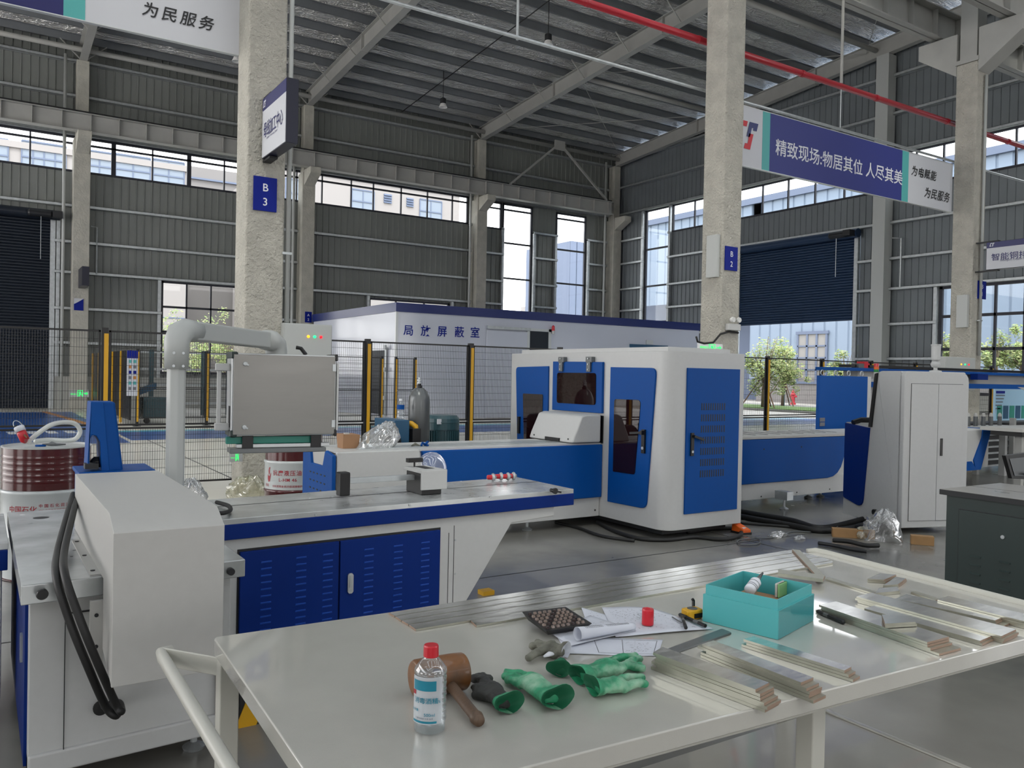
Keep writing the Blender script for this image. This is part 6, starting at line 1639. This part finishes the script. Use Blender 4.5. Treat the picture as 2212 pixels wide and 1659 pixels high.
def stack(where, topL, topR, n, th, drift, group, name='cut_busbar', seed=0, dull_last=False, z0=TZ+.0005):
    """topL: (near, far) pixel corners of the left end of the top bar; topR the same at the right end; drift shortens or slides the lower ones"""
    rnd = random.Random(seed); H_ = z0+n*th
    a, b = [zp(*p, H_) for p in topL]; c, d = [zp(*p, H_) for p in topR]
    ax = ((c+d)/2-(a+b)/2).normalized(); sd = (b-a).normalized()
    for i in range(n):
        z = z0+(n-1-i)*th
        s0 = rnd.uniform(-drift, drift) if i else 0; s1 = i*drift*.55+rnd.uniform(-drift, drift)*.6 if i else 0; lat = rnd.uniform(-.003, .003) if i else 0
        q = [a+ax*(-s0)+sd*lat, c+ax*s1+sd*lat, d+ax*s1+sd*lat, b+ax*(-s0)+sd*lat]
        bar([(p.x, p.y) for p in q], z+.0002, th-.0005, name, 'cut busbar, %s of %s' % (ORD[i] if n > 1 else 'single piece', where), group, dull=i > 0)
stack('the stack nearest the camera by the white papers', ((1411, 1409), (1431, 1397)), ((1632, 1489), (1662, 1474)), 6, .0075, .012, 'bars in the nearest stack', seed=1)
stack('the second stack right of the papers', ((1517, 1391), (1541, 1383)), ((1730, 1474), (1757, 1463)), 5, .0075, .016, 'bars in the second stack', seed=2)
stack('the low stack in front of the teal box', ((1606, 1380), (1628, 1374)), ((1824, 1448), (1839, 1440)), 3, .0075, .02, 'bars in front of the teal box', seed=3)
stack('the stack right of the black marker', ((1769, 1306), (1806, 1299)), ((2003, 1387), (2050, 1375)), 4, .007, .018, 'bars right of the marker', seed=4)
stack('the shiny stack in the middle right', ((1867, 1314), (1897, 1305)), ((2117, 1384), (2147, 1371)), 2, .007, .006, 'shiny bars in the middle right', seed=5)
stack('the longest shiny stack at the right', ((1850, 1288), (1883, 1280)), ((2163, 1374), (2195, 1359)), 3, .007, .008, 'long shiny bars at the right', seed=6)
stack('the thin stack behind the longest shiny one', ((1935, 1293), (1957, 1283)), ((2150, 1340), (2172, 1330)), 3, .006, .02, 'thin bars behind', seed=7)
stack('the dull stack at the right picture edge', ((2025, 1295), (2048, 1287)), ((2225, 1345), (2245, 1333)), 4, .006, .02, 'dull bars at the right edge', seed=8)
stack('the short pile near the right rail', ((1874, 1250), (1900, 1238)), ((1910, 1252), (1936, 1241)), 2, .007, .012, 'short bars near the right rail', seed=9)
stack('the flat short pile right beside the rail pile', ((1908, 1264), (1935, 1246)), ((1940, 1262), (1957, 1249)), 2, .006, .006, 'flat short bars', seed=10)
stack('the little pair beyond the shiny stack', ((1890, 1281), (1899, 1270)), ((1943, 1276), (1938, 1267)), 2, .006, .003, 'little bars', seed=11)
stack('the short pieces lying on the marker stack', ((1912, 1347), (1905, 1327)), ((1978, 1343), (1962, 1330)), 2, .007, .006, 'short bars on a stack', seed=12, z0=TZ+.0295)
stack('the flat plate under the marker stack', ((2000, 1402), (1985, 1384)), ((2047, 1393), (2035, 1378)), 1, .006, .0, 'flat plate', seed=13)
bar([zp(*p, TZ+.02) for p in ((1770, 1247), (1783, 1242), (1728, 1186), (1711, 1184))], TZ+.0075, .008, 'long_busbar', 'dull flat bar lying slantwise over the right end of the long strips', 'loose bars', True)
bar([zp(*p, TZ+.03) for p in ((1681, 1237), (1778, 1250), (1782, 1241), (1681, 1228))], TZ+.016, .012, 'cut_busbar', 'dull short bar resting across the slanted bar, its ends towards the teal box', 'loose bars', True)
bar([zp(*p, TZ+.006) for p in ((1782, 1250), (1888, 1282), (1893, 1278), (1790, 1247))], TZ+.0005, .006, 'cut_busbar', 'thin narrow bar running from the slanted bar towards the right stacks', 'loose bars', True)
bar([zp(*p, TZ+.006) for p in ((1968, 1279), (2020, 1297), (2030, 1294), (1976, 1276))], TZ+.0005, .006, 'cut_busbar', 'thin dull bar ahead of the dull stack at the right edge', 'loose bars', True)

# ---- teal box
bn, bl_, br = zp(1680, 1383, TZ), zp(1517.5, 1342, TZ), zp(1757, 1341, TZ)
bf_ = bl_+(br-bn)
hb = yp(1680, 1298, bn.y).z-TZ
t = thing('teal_box', 'open teal plastic box with a stepped rim standing on the table', 'box', (bn+bf_)/2)
cen = (bn+bf_)/2
def boxring(mb, k0, k1, z0, z1, wall_=.004):
    P0 = [cen+(p-cen)*k0 for p in (bn, br, bf_, bl_)]; P1 = [cen+(p-cen)*k1 for p in (bn, br, bf_, bl_)]
    for a, b, c, d in zip(P0, P0[1:]+P0[:1], P1[1:]+P1[:1], P1):
        mb.hexa([(a.x, a.y, z0), (b.x, b.y, z0), (c.x, c.y, z0), (d.x, d.y, z0)], [(a.x, a.y, z1), (b.x, b.y, z1), (c.x, c.y, z1), (d.x, d.y, z1)])
mb = MB(); boxring(mb, 1.0, .95, TZ+.001, TZ+hb*.74); mb.build('box_wall', M['teal'], t)
mb = MB(); boxring(mb, .955, .925, TZ+.001, TZ+hb); mb.build('inner_rim', M['teal'], t)
mb = MB(); mb.prism([(p.x, p.y) for p in [cen+(q-cen)*.93 for q in (bn, br, bf_, bl_)]], TZ+.001, TZ+.006); mb.build('base', M['teal'], t)
ux_ = (br-bn).normalized(); vx_ = (bl_-bn).normalized()
mb = MB(); e0_, e1_ = bn-vx_*.0008+ux_*.002, br-vx_*.0008
n_out = Vector((ux_.y, -ux_.x, 0))
mb.hexa([e0_+n_out*.0005, e1_+n_out*.0005, e1_+n_out*.0012, e0_+n_out*.0012], [p+Vector((0, 0, hb*.73)) for p in (e0_+n_out*.0005, e1_+n_out*.0005, e1_+n_out*.0012, e0_+n_out*.0012)])
mb.build('clear_tape_film', M['glass'], t)
zi = TZ+.007
c = bn.lerp(bf_, .45)
card = MB(); cc = [cen+(q-cen)*.72 for q in (bn, br, bf_, bl_)]
tag(card.prism([(p.x, p.y) for p in cc], zi, zi+hb*.50).build('brown_carton', M['card']), 'brown cardboard carton lying inside the teal box', 'carton')
zc = zi+hb*.50+.001
p0 = bl_.lerp(bf_, .35).lerp(cen, .55); p1 = p0+(bf_-bl_).normalized()*.04+(bl_-bn).normalized()*.03
g0 = Vector((*(zp(1618, 1282, zc+.012)).xy, zc+.014)); g1 = Vector((*(zp(1636, 1246, zc+.05)).xy, zc+.05))
t2 = thing('glue_bottle', 'white glue bottle with grey nozzle and printed label leaning in the teal box', 'bottle', g0)
dg = (g1-g0).normalized()
g0 = Vector((g0.x, g0.y, zc+.020)); L_ = .10
gd = (zp(1640, 1240, zc+.06)-zp(1608, 1282, zc+.02)).normalized()
MB().tube([g0-gd*.0, g0+gd*.005, g0+gd*.055, g0+gd*.068], .018, 18, rs=[.015, .018, .018, .010]).build('body', M['whiteprint'], t2, smooth=True)
MB().tube([g0+gd*.068, g0+gd*.078, g0+gd*.115], .01, 12, rs=[.009, .007, .003]).build('nozzle', M['cyl'], t2, smooth=True)
for k in range(5): 
    q = g0+gd*(.015+.008*k); MB().tube([q, q+gd*.003], .0184, 18, cap=False).build('label_line', M['greyprint'], t2) if k in (0, 1, 3) else None
p = zp(1690, 1275, zc+.02)
t2 = thing('sponge_pad', 'green and cream pad standing on edge in the teal box', 'pad', (p.x, p.y, zc))
u_ = (br-bn).normalized(); v_ = (bl_-bn).normalized()
def slab3(c0, u, v, lu, lv, z0, z1): 
    q = [c0-u*lu/2-v*lv/2, c0+u*lu/2-v*lv/2, c0+u*lu/2+v*lv/2, c0-u*lu/2+v*lv/2]
    return MB().hexa([(a.x, a.y, z0) for a in q], [(a.x, a.y, z1) for a in q])
M['spgreen'] = mat('green_abrasive_pad', '#7fae74', .8); 
slab3(p, u_, v_, .06, .008, zc, zc+.045).build('green_side', M['spgreen'], t2, .004)
slab3(p+v_*.009, u_, v_, .06, .009, zc, zc+.045).build('cream_side', M['cream'], t2, .004)
# ---- small things
def lathe_thing(name, label, cat, px, py, z, parts, n=24, group=None):
    p = zp(px, py, z); t = thing(name, label, cat, p, 0, group)
    for nm, prof, m, sm in parts: MB().lathe(p, prof, n).build(nm, M[m], t, smooth=sm)
    return p, t
# paper sheets
def sheet(name, label, px4, z, curl=None, m='paper', dz=(0, 0, 0, 0), n=10):
    P4 = [zp(*p, TZ+z) for p in px4]
    rows = []
    for i in range(n+1):
        row = []
        for k in range(n+1):
            s_, r_ = i/n, k/n
            p = (P4[0]*(1-r_)+P4[1]*r_)*(1-s_)+(P4[3]*(1-r_)+P4[2]*r_)*s_
            h = z+.0012*math.sin(s_*7+z*900)*math.sin(r_*6+1)+.0012+sum(d*w__ for d, w__ in zip(dz, ((1-s_)*(1-r_), (1-s_)*r_, s_*r_, s_*(1-r_))))**1
            row.append((p.x, p.y, TZ+h))
        rows.append(row)
    o = MB().grid(rows).build(name, M[m], smooth=True, solid=.0006)
    return tag(o, label, 'paper'), P4
def scribble(par, P4, z, rects, m='blackprint', seed=0, dens=1):
    """printed drawing lines and handwriting laid on a sheet: rects in sheet coordinates"""
    rnd = random.Random(seed); mb = MB()
    def pt(s_, r_): return (P4[0]*(1-r_)+P4[1]*r_)*(1-s_)+(P4[3]*(1-r_)+P4[2]*r_)*s_
    def ln(s0, r0, s1, r1, w_=.0006):
        N = 6
        for k in range(N):
            a, b = pt(s0+(s1-s0)*k/N, r0+(r1-r0)*k/N), pt(s0+(s1-s0)*(k+1)/N, r0+(r1-r0)*(k+1)/N)
            f = lambda s_, r_: TZ+z+.0012*math.sin(s_*7+z*900)*math.sin(r_*6+1)+.0017
            za, zb = f(s0+(s1-s0)*k/N, r0+(r1-r0)*k/N), f(s0+(s1-s0)*(k+1)/N, r0+(r1-r0)*(k+1)/N)
            d = (b-a); 
            if d.length < 1e-6: continue
            nn = Vector((-d.y, d.x, 0)).normalized()*w_
            mb.quad((a.x-nn.x, a.y-nn.y, za), (b.x-nn.x, b.y-nn.y, zb), (b.x+nn.x, b.y+nn.y, zb), (a.x+nn.x, a.y+nn.y, za))
    for kind, s0, r0, s1, r1 in rects:
        if kind == 'box':
            ln(s0, r0, s1, r0); ln(s1, r0, s1, r1); ln(s1, r1, s0, r1); ln(s0, r1, s0, r0)
        elif kind == 'hand':
            for k in range(int(60*dens)):
                a, b = rnd.uniform(s0, s1), rnd.uniform(r0, r1); ln(a, b, a+rnd.uniform(-.03, .03), b+rnd.uniform(-.02, .03), .0005)
        elif kind == 'table':
            for k in range(9): ln(s0+(s1-s0)*k/8, r0, s0+(s1-s0)*k/8, r1, .0004)
            for k in range(15): ln(s0, r0+(r1-r0)*k/14, s1, r0+(r1-r0)*k/14, .0004)
    mb.build('print', M[m], par)
o, P4 = sheet('paper_sheet', 'white drawing sheet lying lowest under the curled sheet beside the gloves', [(1228, 1413), (1420, 1418), (1432, 1383), (1200, 1372)], .001)
scribble(o, P4, .001, [('box', .1, .35, .9, .62), ('box', .1, .62, .9, .95), ('hand', .2, .65, .8, .9)], seed=1)
o, P4 = sheet('paper_sheet', 'crumpled drawing sheet poking out behind the calculator', [(1265, 1338), (1290, 1362), (1360, 1345), (1255, 1312)], .003)
scribble(o, P4, .003, [('hand', .1, .1, .9, .9)], seed=2)
o, P4 = sheet('paper_sheet', 'large handwritten sheet under the red cap', [(1300, 1312), (1330, 1376), (1542, 1358), (1405, 1312)], .0045)
scribble(o, P4, .0045, [('hand', .2, .3, .95, .9), ('box', .5, .3, .6, .4), ('hand', .1, .1, .7, .6)], seed=3, dens=1.6)
o, P4 = sheet('paper_sheet', 'sheet with plans under the calculator left of the curl', [(1180, 1362), (1232, 1396), (1375, 1362), (1275, 1330)], .0065)
scribble(o, P4, .0065, [('hand', .4, .3, .95, .9)], seed=4)
# curled sheet
a = zp(1247, 1392, TZ); b = zp(1368, 1368, TZ)
ax_ = (b-a).normalized(); sd_ = Vector((-ax_.y, ax_.x, 0))
rows = []; Lc = (b-a).length
for i in range(19):
    row = []
    for k in range(15):
        s_ = k/14; rr = .019*(1-.45*s_); th = -PI/2+ (i/18)*2*PI*.86
        c_ = a+ax_*Lc*s_; 
        row.append((c_.x+sd_.x*math.cos(th)*rr, c_.y+sd_.y*math.cos(th)*rr, TZ+.010+rr+math.sin(th)*rr))
    rows.append(row)
flat = []
o = tag(MB().grid(rows).build('curled_sheet', M['paper'], smooth=True, solid=.0006), 'printed sheet rolled into a loose curl on top of the papers', 'paper')
mb = MB()
for i in range(3, 13):
    th = -PI/2+(i/18)*2*PI*.86
    for s0, s1 in ((.12, .42), (.5, .9)):
        q = []
        for s_ in (s0, s1):
            rr = .019*(1-.45*s_)+.0005; c_ = a+ax_*Lc*s_; q.append(Vector((c_.x+sd_.x*math.cos(th)*rr, c_.y+sd_.y*math.cos(th)*rr, TZ+.010+.019*(1-.45*s_)+math.sin(th)*rr)))
        mb.bar(q[0], q[1], .0009, .0004)
for s_ in [.12+.03*k for k in range(11)]+[.5+.03*k for k in range(14)]:
    rr = .019*(1-.45*s_)+.0006; c_ = a+ax_*Lc*s_
    pts = [Vector((c_.x+sd_.x*math.cos(-PI/2+(i/18)*2*PI*.86)*rr, c_.y+sd_.y*math.cos(-PI/2+(i/18)*2*PI*.86)*rr, TZ+.010+.019*(1-.45*s_)+math.sin(-PI/2+(i/18)*2*PI*.86)*rr)) for i in range(3, 13)]
    mb.tube(pts, .0004, 3, cap=False)
mb.build('print', M['blackprint'], o)
# dark folder
c4 = [zp(*p, TZ+.006) for p in ((1433, 1404), (1448, 1412), (1580, 1366), (1560, 1357))]
tag(MB().hexa([(p.x, p.y, TZ+.0004) for p in c4], [(p.x, p.y, TZ+.006) for p in c4]).build('dark_ruler_bar', M['cyl'], None, .001), 'flat dark grey bar sticking out from under the papers towards the teal box', 'metal bar')
# calculator
A_ = [zp(*p, TZ+.03) for p in ((1180, 1362), (1280, 1345), (1222, 1313), (1127, 1324))]
t = thing('calculator', 'black desk calculator with rows of glossy buttons lying on the papers', 'calculator', A_[0])
zc0 = TZ+.010
lo = [cen_ for cen_ in A_]
cc = sum(A_, Vector())/4
mb = MB(); mb.hexa([((cc+(p-cc)*.80).x, (cc+(p-cc)*.80).y, zc0) for p in A_], [(p.x, p.y, zc0+.018+(.006 if k > 1 else 0)) for k, p in enumerate(A_)]); mb.build('case', M['black'], t, .002)
M['key'] = mat('glossy_key', '#b9a79d', .12, metal=.6); M['keyd'] = mat('dark_key', '#3b3030', .2)
for i in range(6):
    for k in range(8):
        s_, r_ = (i+.7)/7.0, (k+.8)/9.2
        p = (A_[0]*(1-s_)+A_[3]*s_)*(1-r_)+(A_[1]*(1-s_)+A_[2]*s_)*r_
        z = zc0+.018+.006*s_
        u1 = (A_[1]-A_[0]).normalized(); v1 = (A_[3]-A_[0]).normalized(); lu, lv = .0095, .0095
        q = [p-u1*lu/2-v1*lv/2, p+u1*lu/2-v1*lv/2, p+u1*lu/2+v1*lv/2, p-u1*lu/2+v1*lv/2]; pm = sum(q, Vector())/4
        MB().hexa([(v.x, v.y, z) for v in q], [((pm+(v-pm)*.75).x, (pm+(v-pm)*.75).y, z+.006) for v in q]).build('key', M['keyd' if (i*7+k*3) % 5 == 0 else 'key'], t)
# red cap
lathe_thing('red_lid_cylinder', 'plain red round cap standing on the papers', 'cap', 1399, 1349, TZ+.008, [('cap', [(.0165, 0), (.0178, .002), (.0178, .044), (.0165, .048), (.008, .049), (.006, .047)], 'red', False)], 32)
# tape measure
p = zp(1500, 1337, TZ)
t = thing('tape_measure', 'yellow and black tape measure beside the teal box', 'tape measure', p)
MB().prism(rnd_poly([(p.x-.035, p.y-.01), (p.x+.028, p.y-.012), (p.x+.034, p.y+.03), (p.x-.028, p.y+.034)], .012), TZ+.0005, TZ+.030).build('case', M['yellow'], t, .004)
MB().box(p.x-.012, p.x+.02, p.y-.0145, p.y-.011, TZ+.006, TZ+.02).build('label', M['black'], t)
MB().lathe((p.x, p.y+.01, TZ+.030), [(.016, 0), (.016, .002), (.01, .003)], 20).build('disc', M['cyl'], t)
MB().tube([(p.x+.025, p.y+.03, TZ+.028), (p.x+.03, p.y+.035, TZ+.045), (p.x+.026, p.y+.036, TZ+.05)], .005, 8).build('strap_lug', M['black'], t)
def pen(label, pa, pb, r, z=.001, name='marker_pen', capf=.3, tip=True):
    a, b = zp(*pa, TZ+z+r), zp(*pb, TZ+z+r); d = b-a
    t = thing(name, label, 'pen', a)
    MB().tube([a, a+d*(1-capf)], r, 12).build('barrel', M['black'], t, smooth=False)
    MB().tube([a+d*(1-capf), b-d*.04, b], r, 12, rs=[r*1.12, r*1.1, r*.6]).build('cap', M['dark'], t)
    MB().tube([a+d*.25, a+d*.42], r*1.03, 12, cap=False).build('print_band', M['cyl'], t)
    return t
pen('black marker lying against the left corner of the teal box', (1524, 1352), (1467, 1327), .0055, .009)
pen('small black pen standing out over the handwritten sheet', (1473, 1332), (1482, 1357), .005, .012)
pen('black marker with pale print lying beside the marker stack', (1767, 1321), (1824, 1345), .0065, .001)
tag(MB().tube([zp(1452, 1333, TZ+.012), zp(1472, 1345, TZ+.012)], .002, 6).build('pen_refill', M['cyl'], smooth=True), 'thin grey refill under the black pens', 'pen')
# ---- mallet
a = zp(893, 1470, TZ+.042); b = zp(1012, 1450, TZ+.042)
t = thing('wooden_mallet', 'worn wooden mallet with dark handle lying behind the clear bottle', 'mallet', (a+b)/2)
R_ = .044; a.z = b.z = TZ+R_+.001
d = (b-a).normalized(); a = a-d*.0; b = a+d*.130
MB().tube([a, a+d*.008, a+d*.05, b-d*.03, b-d*.006, b], R_, 28, rs=[R_*.90, R_*.98, R_, R_, R_*.97, R_*.90]).build('head', M['wood'], t, smooth=False, bevel=.004)
hs = a.lerp(b, .62)+Vector((0, 0, -.012)); he = zp(1036, 1560, TZ+.014); he.z = TZ+.0155
MB().tube([hs, hs.lerp(he, .3), he-(he-hs).normalized()*.03, he-(he-hs).normalized()*.018, he], .0125, 16, rs=[.0125, .0125, .0125, .0155, .012]).build('handle', M['wood2'], t, smooth=True)
# ---- clear bottle with red cap
p = zp(928, 1577, TZ)
t = thing('clear_bottle', 'clear ribbed bottle with red cap and teal printed label at the front of the table', 'bottle', p)
r_ = (zp(964, 1560, TZ)-zp(893, 1560, TZ)).length/2*.98
hB = yp(928, 1393, p.y).z-TZ
k = hB/.20
prof = [(r_*.8, .001), (r_*.93, .004*k), (r_*.9, .02*k)]
for i in range(8): z = (.03+.0135*i)*k; prof += [(r_, z), (r_*.985, z+.005*k), (r_*.955, z+.008*k), (r_*.985, z+.011*k)]
prof += [(r_, .141*k), (r_*.97, .147*k), (r_*.55, .167*k), (r_*.42, .172*k), (r_*.42, .178*k)]
MB().lathe(p, prof, 40, cap=False).build('bottle', M['clearplastic'], t, smooth=True)
MB().lathe(p, [(r_*.78, .002), (r_*.93, .006), (r_*.93, .132*k), (r_*.1, .133*k)], 36).build('liquid', M['water'], t, smooth=True)
MB().lathe((p.x, p.y, TZ+.173*k), [(r_*.44, 0), (r_*.47, .001), (r_*.46, .024*k), (r_*.42, .027*k), (r_*.1, .027*k)], 32).build('cap', M['red'], t, smooth=False)
v0 = (EYE-p); a_c = math.atan2(v0.y, v0.x)
def patch(a0, a1, z0, z1, m, nm, lift=.0012, n=16, z1b=None):
    rows = []
    for zz_ in (z0, z1): rows.append([(p.x+(r_+lift)*math.cos(a_c+a0+(a1-a0)*i/n), p.y+(r_+lift)*math.sin(a_c+a0+(a1-a0)*i/n), TZ+zz_*k) for i in range(n+1)])
    return MB().grid(rows).build(nm, M[m], t, smooth=True)
M['labelw'] = glass_mat('translucent_label', (.75, .78, .8), .1, .2, body=.55, bodycol=(.68, .72, .76))
patch(-1.3, .75, .028, .136, 'labelw', 'label', .0008)
M['labelt'] = mat('label_teal', '#14788e', .4)
patch(-1.15, .35, .105, .128, 'labelt', 'label_band', .0016)
patch(-1.2, .4, .031, .036, 'labelt', 'label_band', .0016)
patch(-1.25, -.95, .094, .104, 'redprint', 'label_mark', .0016)
wr = lambda s_, z, sz, a_, m: text('lettering', s_, (0, 0, TZ+z*k), (1, 0, 0), (0, 0, 1), sz, M[m], t, bold=.01, wrap=((p.x, p.y), r_+.001, a_c+a_))
wr('消毒酒精', .078, .013, -1.0, 'labelt'); wr('75%', .078, .008, .22, 'labelt'); wr('500ml', .048, .009, -.35, 'labelt'); wr('乙醇消毒液 外用 易燃', .041, .004, -.9, 'greyprint')
wr('净含量', .058, .006, -1.2, 'labelt')
# ---- gloves
def glove(label, cuff, palm, tips, thumb, m, wc=.045, wp=.045, h=.016, cuff_open=True, name='work_glove', flare=1.15, lift=0, seed=0, mc='glovein', cuffcol=None):
    """cuff/palm: centre points on the table (pixels); tips: finger tip pixels; thumb: pixel"""
    zc_ = TZ+h+lift
    C0 = zp(*cuff, zc_); P0 = zp(*palm, zc_)
    ax = (P0-C0); ax.z = 0; ln = ax.length; ax.normalize(); sd = Vector((-ax.y, ax.x, 0))
    t = thing(name, label, 'glove', (C0.x, C0.y, TZ))
    mb = MB()
    # palm body as flattened tube
    rows = []
    rnd = random.Random(seed)
    def ringp(c_, wx, hz, n=20, ph=0): 
        return [c_+sd*(wx*math.cos(2*PI*i/n))+Vector((0, 0, hz*math.sin(2*PI*i/n)*(1+.14*math.sin(3*2*PI*i/n+ph)))) for i in range(n)]
    secs = [(0, wc*.95, h*.95), (.25, wc*.8, h*.85), (.5, wc*.85, h*.95), (.75, wp*.98, h), (1.0, wp, h*.9), (1.12, wp*.92, h*.6)]
    R = []
    for s_, wx, hz in secs:
        c_ = C0+ax*ln*s_+Vector((0, 0, rnd.uniform(0, .004))); c_.z = max(c_.z, TZ+hz*1.14+.001)
        R.append([mb.vert(q) for q in ringp(c_, wx, hz, ph=rnd.uniform(0, 3))])
    for a, b in zip(R, R[1:]):
        for i in range(20): mb.face([a[i], a[(i+1) % 20], b[(i+1) % 20], b[i]])
    mb.face(R[0][::-1]); mb.face(R[-1])
    n = len(tips)
    for i, tp in enumerate(tips):
        f = (i-(n-1)/2)/max(1, n-1)*2 if n > 1 else 0
        st = C0+ax*ln*.85+sd*(wp*.72*f); st.z = TZ+h*.9
        T_ = zp(*tp, TZ+.011); mid = st.lerp(T_, .55)+Vector((0, 0, .008)); T_.z = TZ+.0125
        st.z = max(st.z, TZ+.013); mid.z = max(mid.z, TZ+.014)
        mb.tube([st, mid, T_-(T_-mid).normalized()*.005, T_], .0105, 10, rs=[.0125, .0115, .0105, .006])
    if thumb:
        st = C0+ax*ln*.45; T_ = zp(*thumb, TZ+.011); st.z = TZ+h*.8; T_.z = TZ+.0125; st.z = max(st.z, TZ+.014)
        mb.tube([st, st.lerp(T_, .6), T_-(T_-st).normalized()*.005, T_], .011, 10, rs=[.015, .013, .011, .006])
    b_ = mb.build('glove_body', M[m], t, smooth=True)
    md = b_.modifiers.new('r', 'REMESH'); md.mode = 'VOXEL'; md.voxel_size = .0028; md.use_smooth_shade = True
    ms = b_.modifiers.new('s', 'SMOOTH'); ms.iterations = 5; ms.factor = .6
    tx = bpy.data.textures.get('crease') or bpy.data.textures.new('crease', 'CLOUDS'); tx.noise_scale = .018
    dp = b_.modifiers.new('d', 'DISPLACE'); dp.texture = tx; dp.strength = .006; dp.mid_level = .6
    # cuff: flared open sleeve
    rows = []
    for j, (s_, k_) in enumerate(((.06, .93), (-.08, .98), (-.22, flare), (-.24, flare*1.0), (-.22, flare*.92), (-.05, .8), (.04, .3))):
        c_ = C0+ax*ln*s_; hz = h*k_*1.12; c_.z = TZ+hz*1.16+.0015
        q = ringp(c_, wc*k_, hz, 24, 1.0); rows.append(q+[q[0]])
    MB().grid(rows[:4]).build('cuff', M[cuffcol or m], t, smooth=True)
    MB().grid(rows[3:]).build('lining', M[mc], t, smooth=True)
    return t
glove('green glove with black palm beside the mallet handle, open cuff facing the camera', (1090, 1520), (1048, 1486), [(1016, 1466), (1029, 1462), (1044, 1461), (1058, 1466)], (1020, 1500), 'gloveblack', .030, .036, .017, cuffcol='glove', flare=1.25, seed=1)
glove('long green glove with dark fingertips, second from the mallet handle', (1192, 1508), (1140, 1470), [(1090, 1454), (1085, 1462), (1093, 1470)], None, 'glove', .036, .034, .020, flare=1.2, seed=2)
glove('small dark green glove rolled up, only its open cuff showing', (1208, 1448), (1212, 1436), [(1215, 1432)], None, 'glovein', .030, .022, .017, flare=1.1, seed=3)
glove('green glove reaching right, behind the nearest pale green one', (1262, 1458), (1325, 1440), [(1383, 1424), (1388, 1440), (1395, 1446), (1378, 1418)], None, 'glove', .034, .042, .020, flare=1.0, seed=4)
glove('pale green glove lying nearest the camera at the right, cuff to the left', (1290, 1486), (1340, 1478), [(1398, 1478), (1392, 1466)], None, 'glove', .034, .032, .018, flare=1.15, seed=5)
glove('grimy grey glove bunched up left of the curled sheet', (1215, 1408), (1180, 1400), [(1142, 1398), (1138, 1426), (1160, 1388)], (1195, 1418), 'glovedirty', .026, .034, .018, flare=1.0, seed=6, mc='paper')
p = zp(1188, 1419, TZ+.01)
tag(MB().tube([p+Vector((-.02, 0, .004)), p+Vector((.0, .0, .008)), p+Vector((.022, .004, .004))], .008, 10, rs=[.004, .010, .004], flat=.6).build('white_rag', M['whiteprint'], smooth=True), 'scrap of white cloth with red marks on the grimy glove', 'rag')
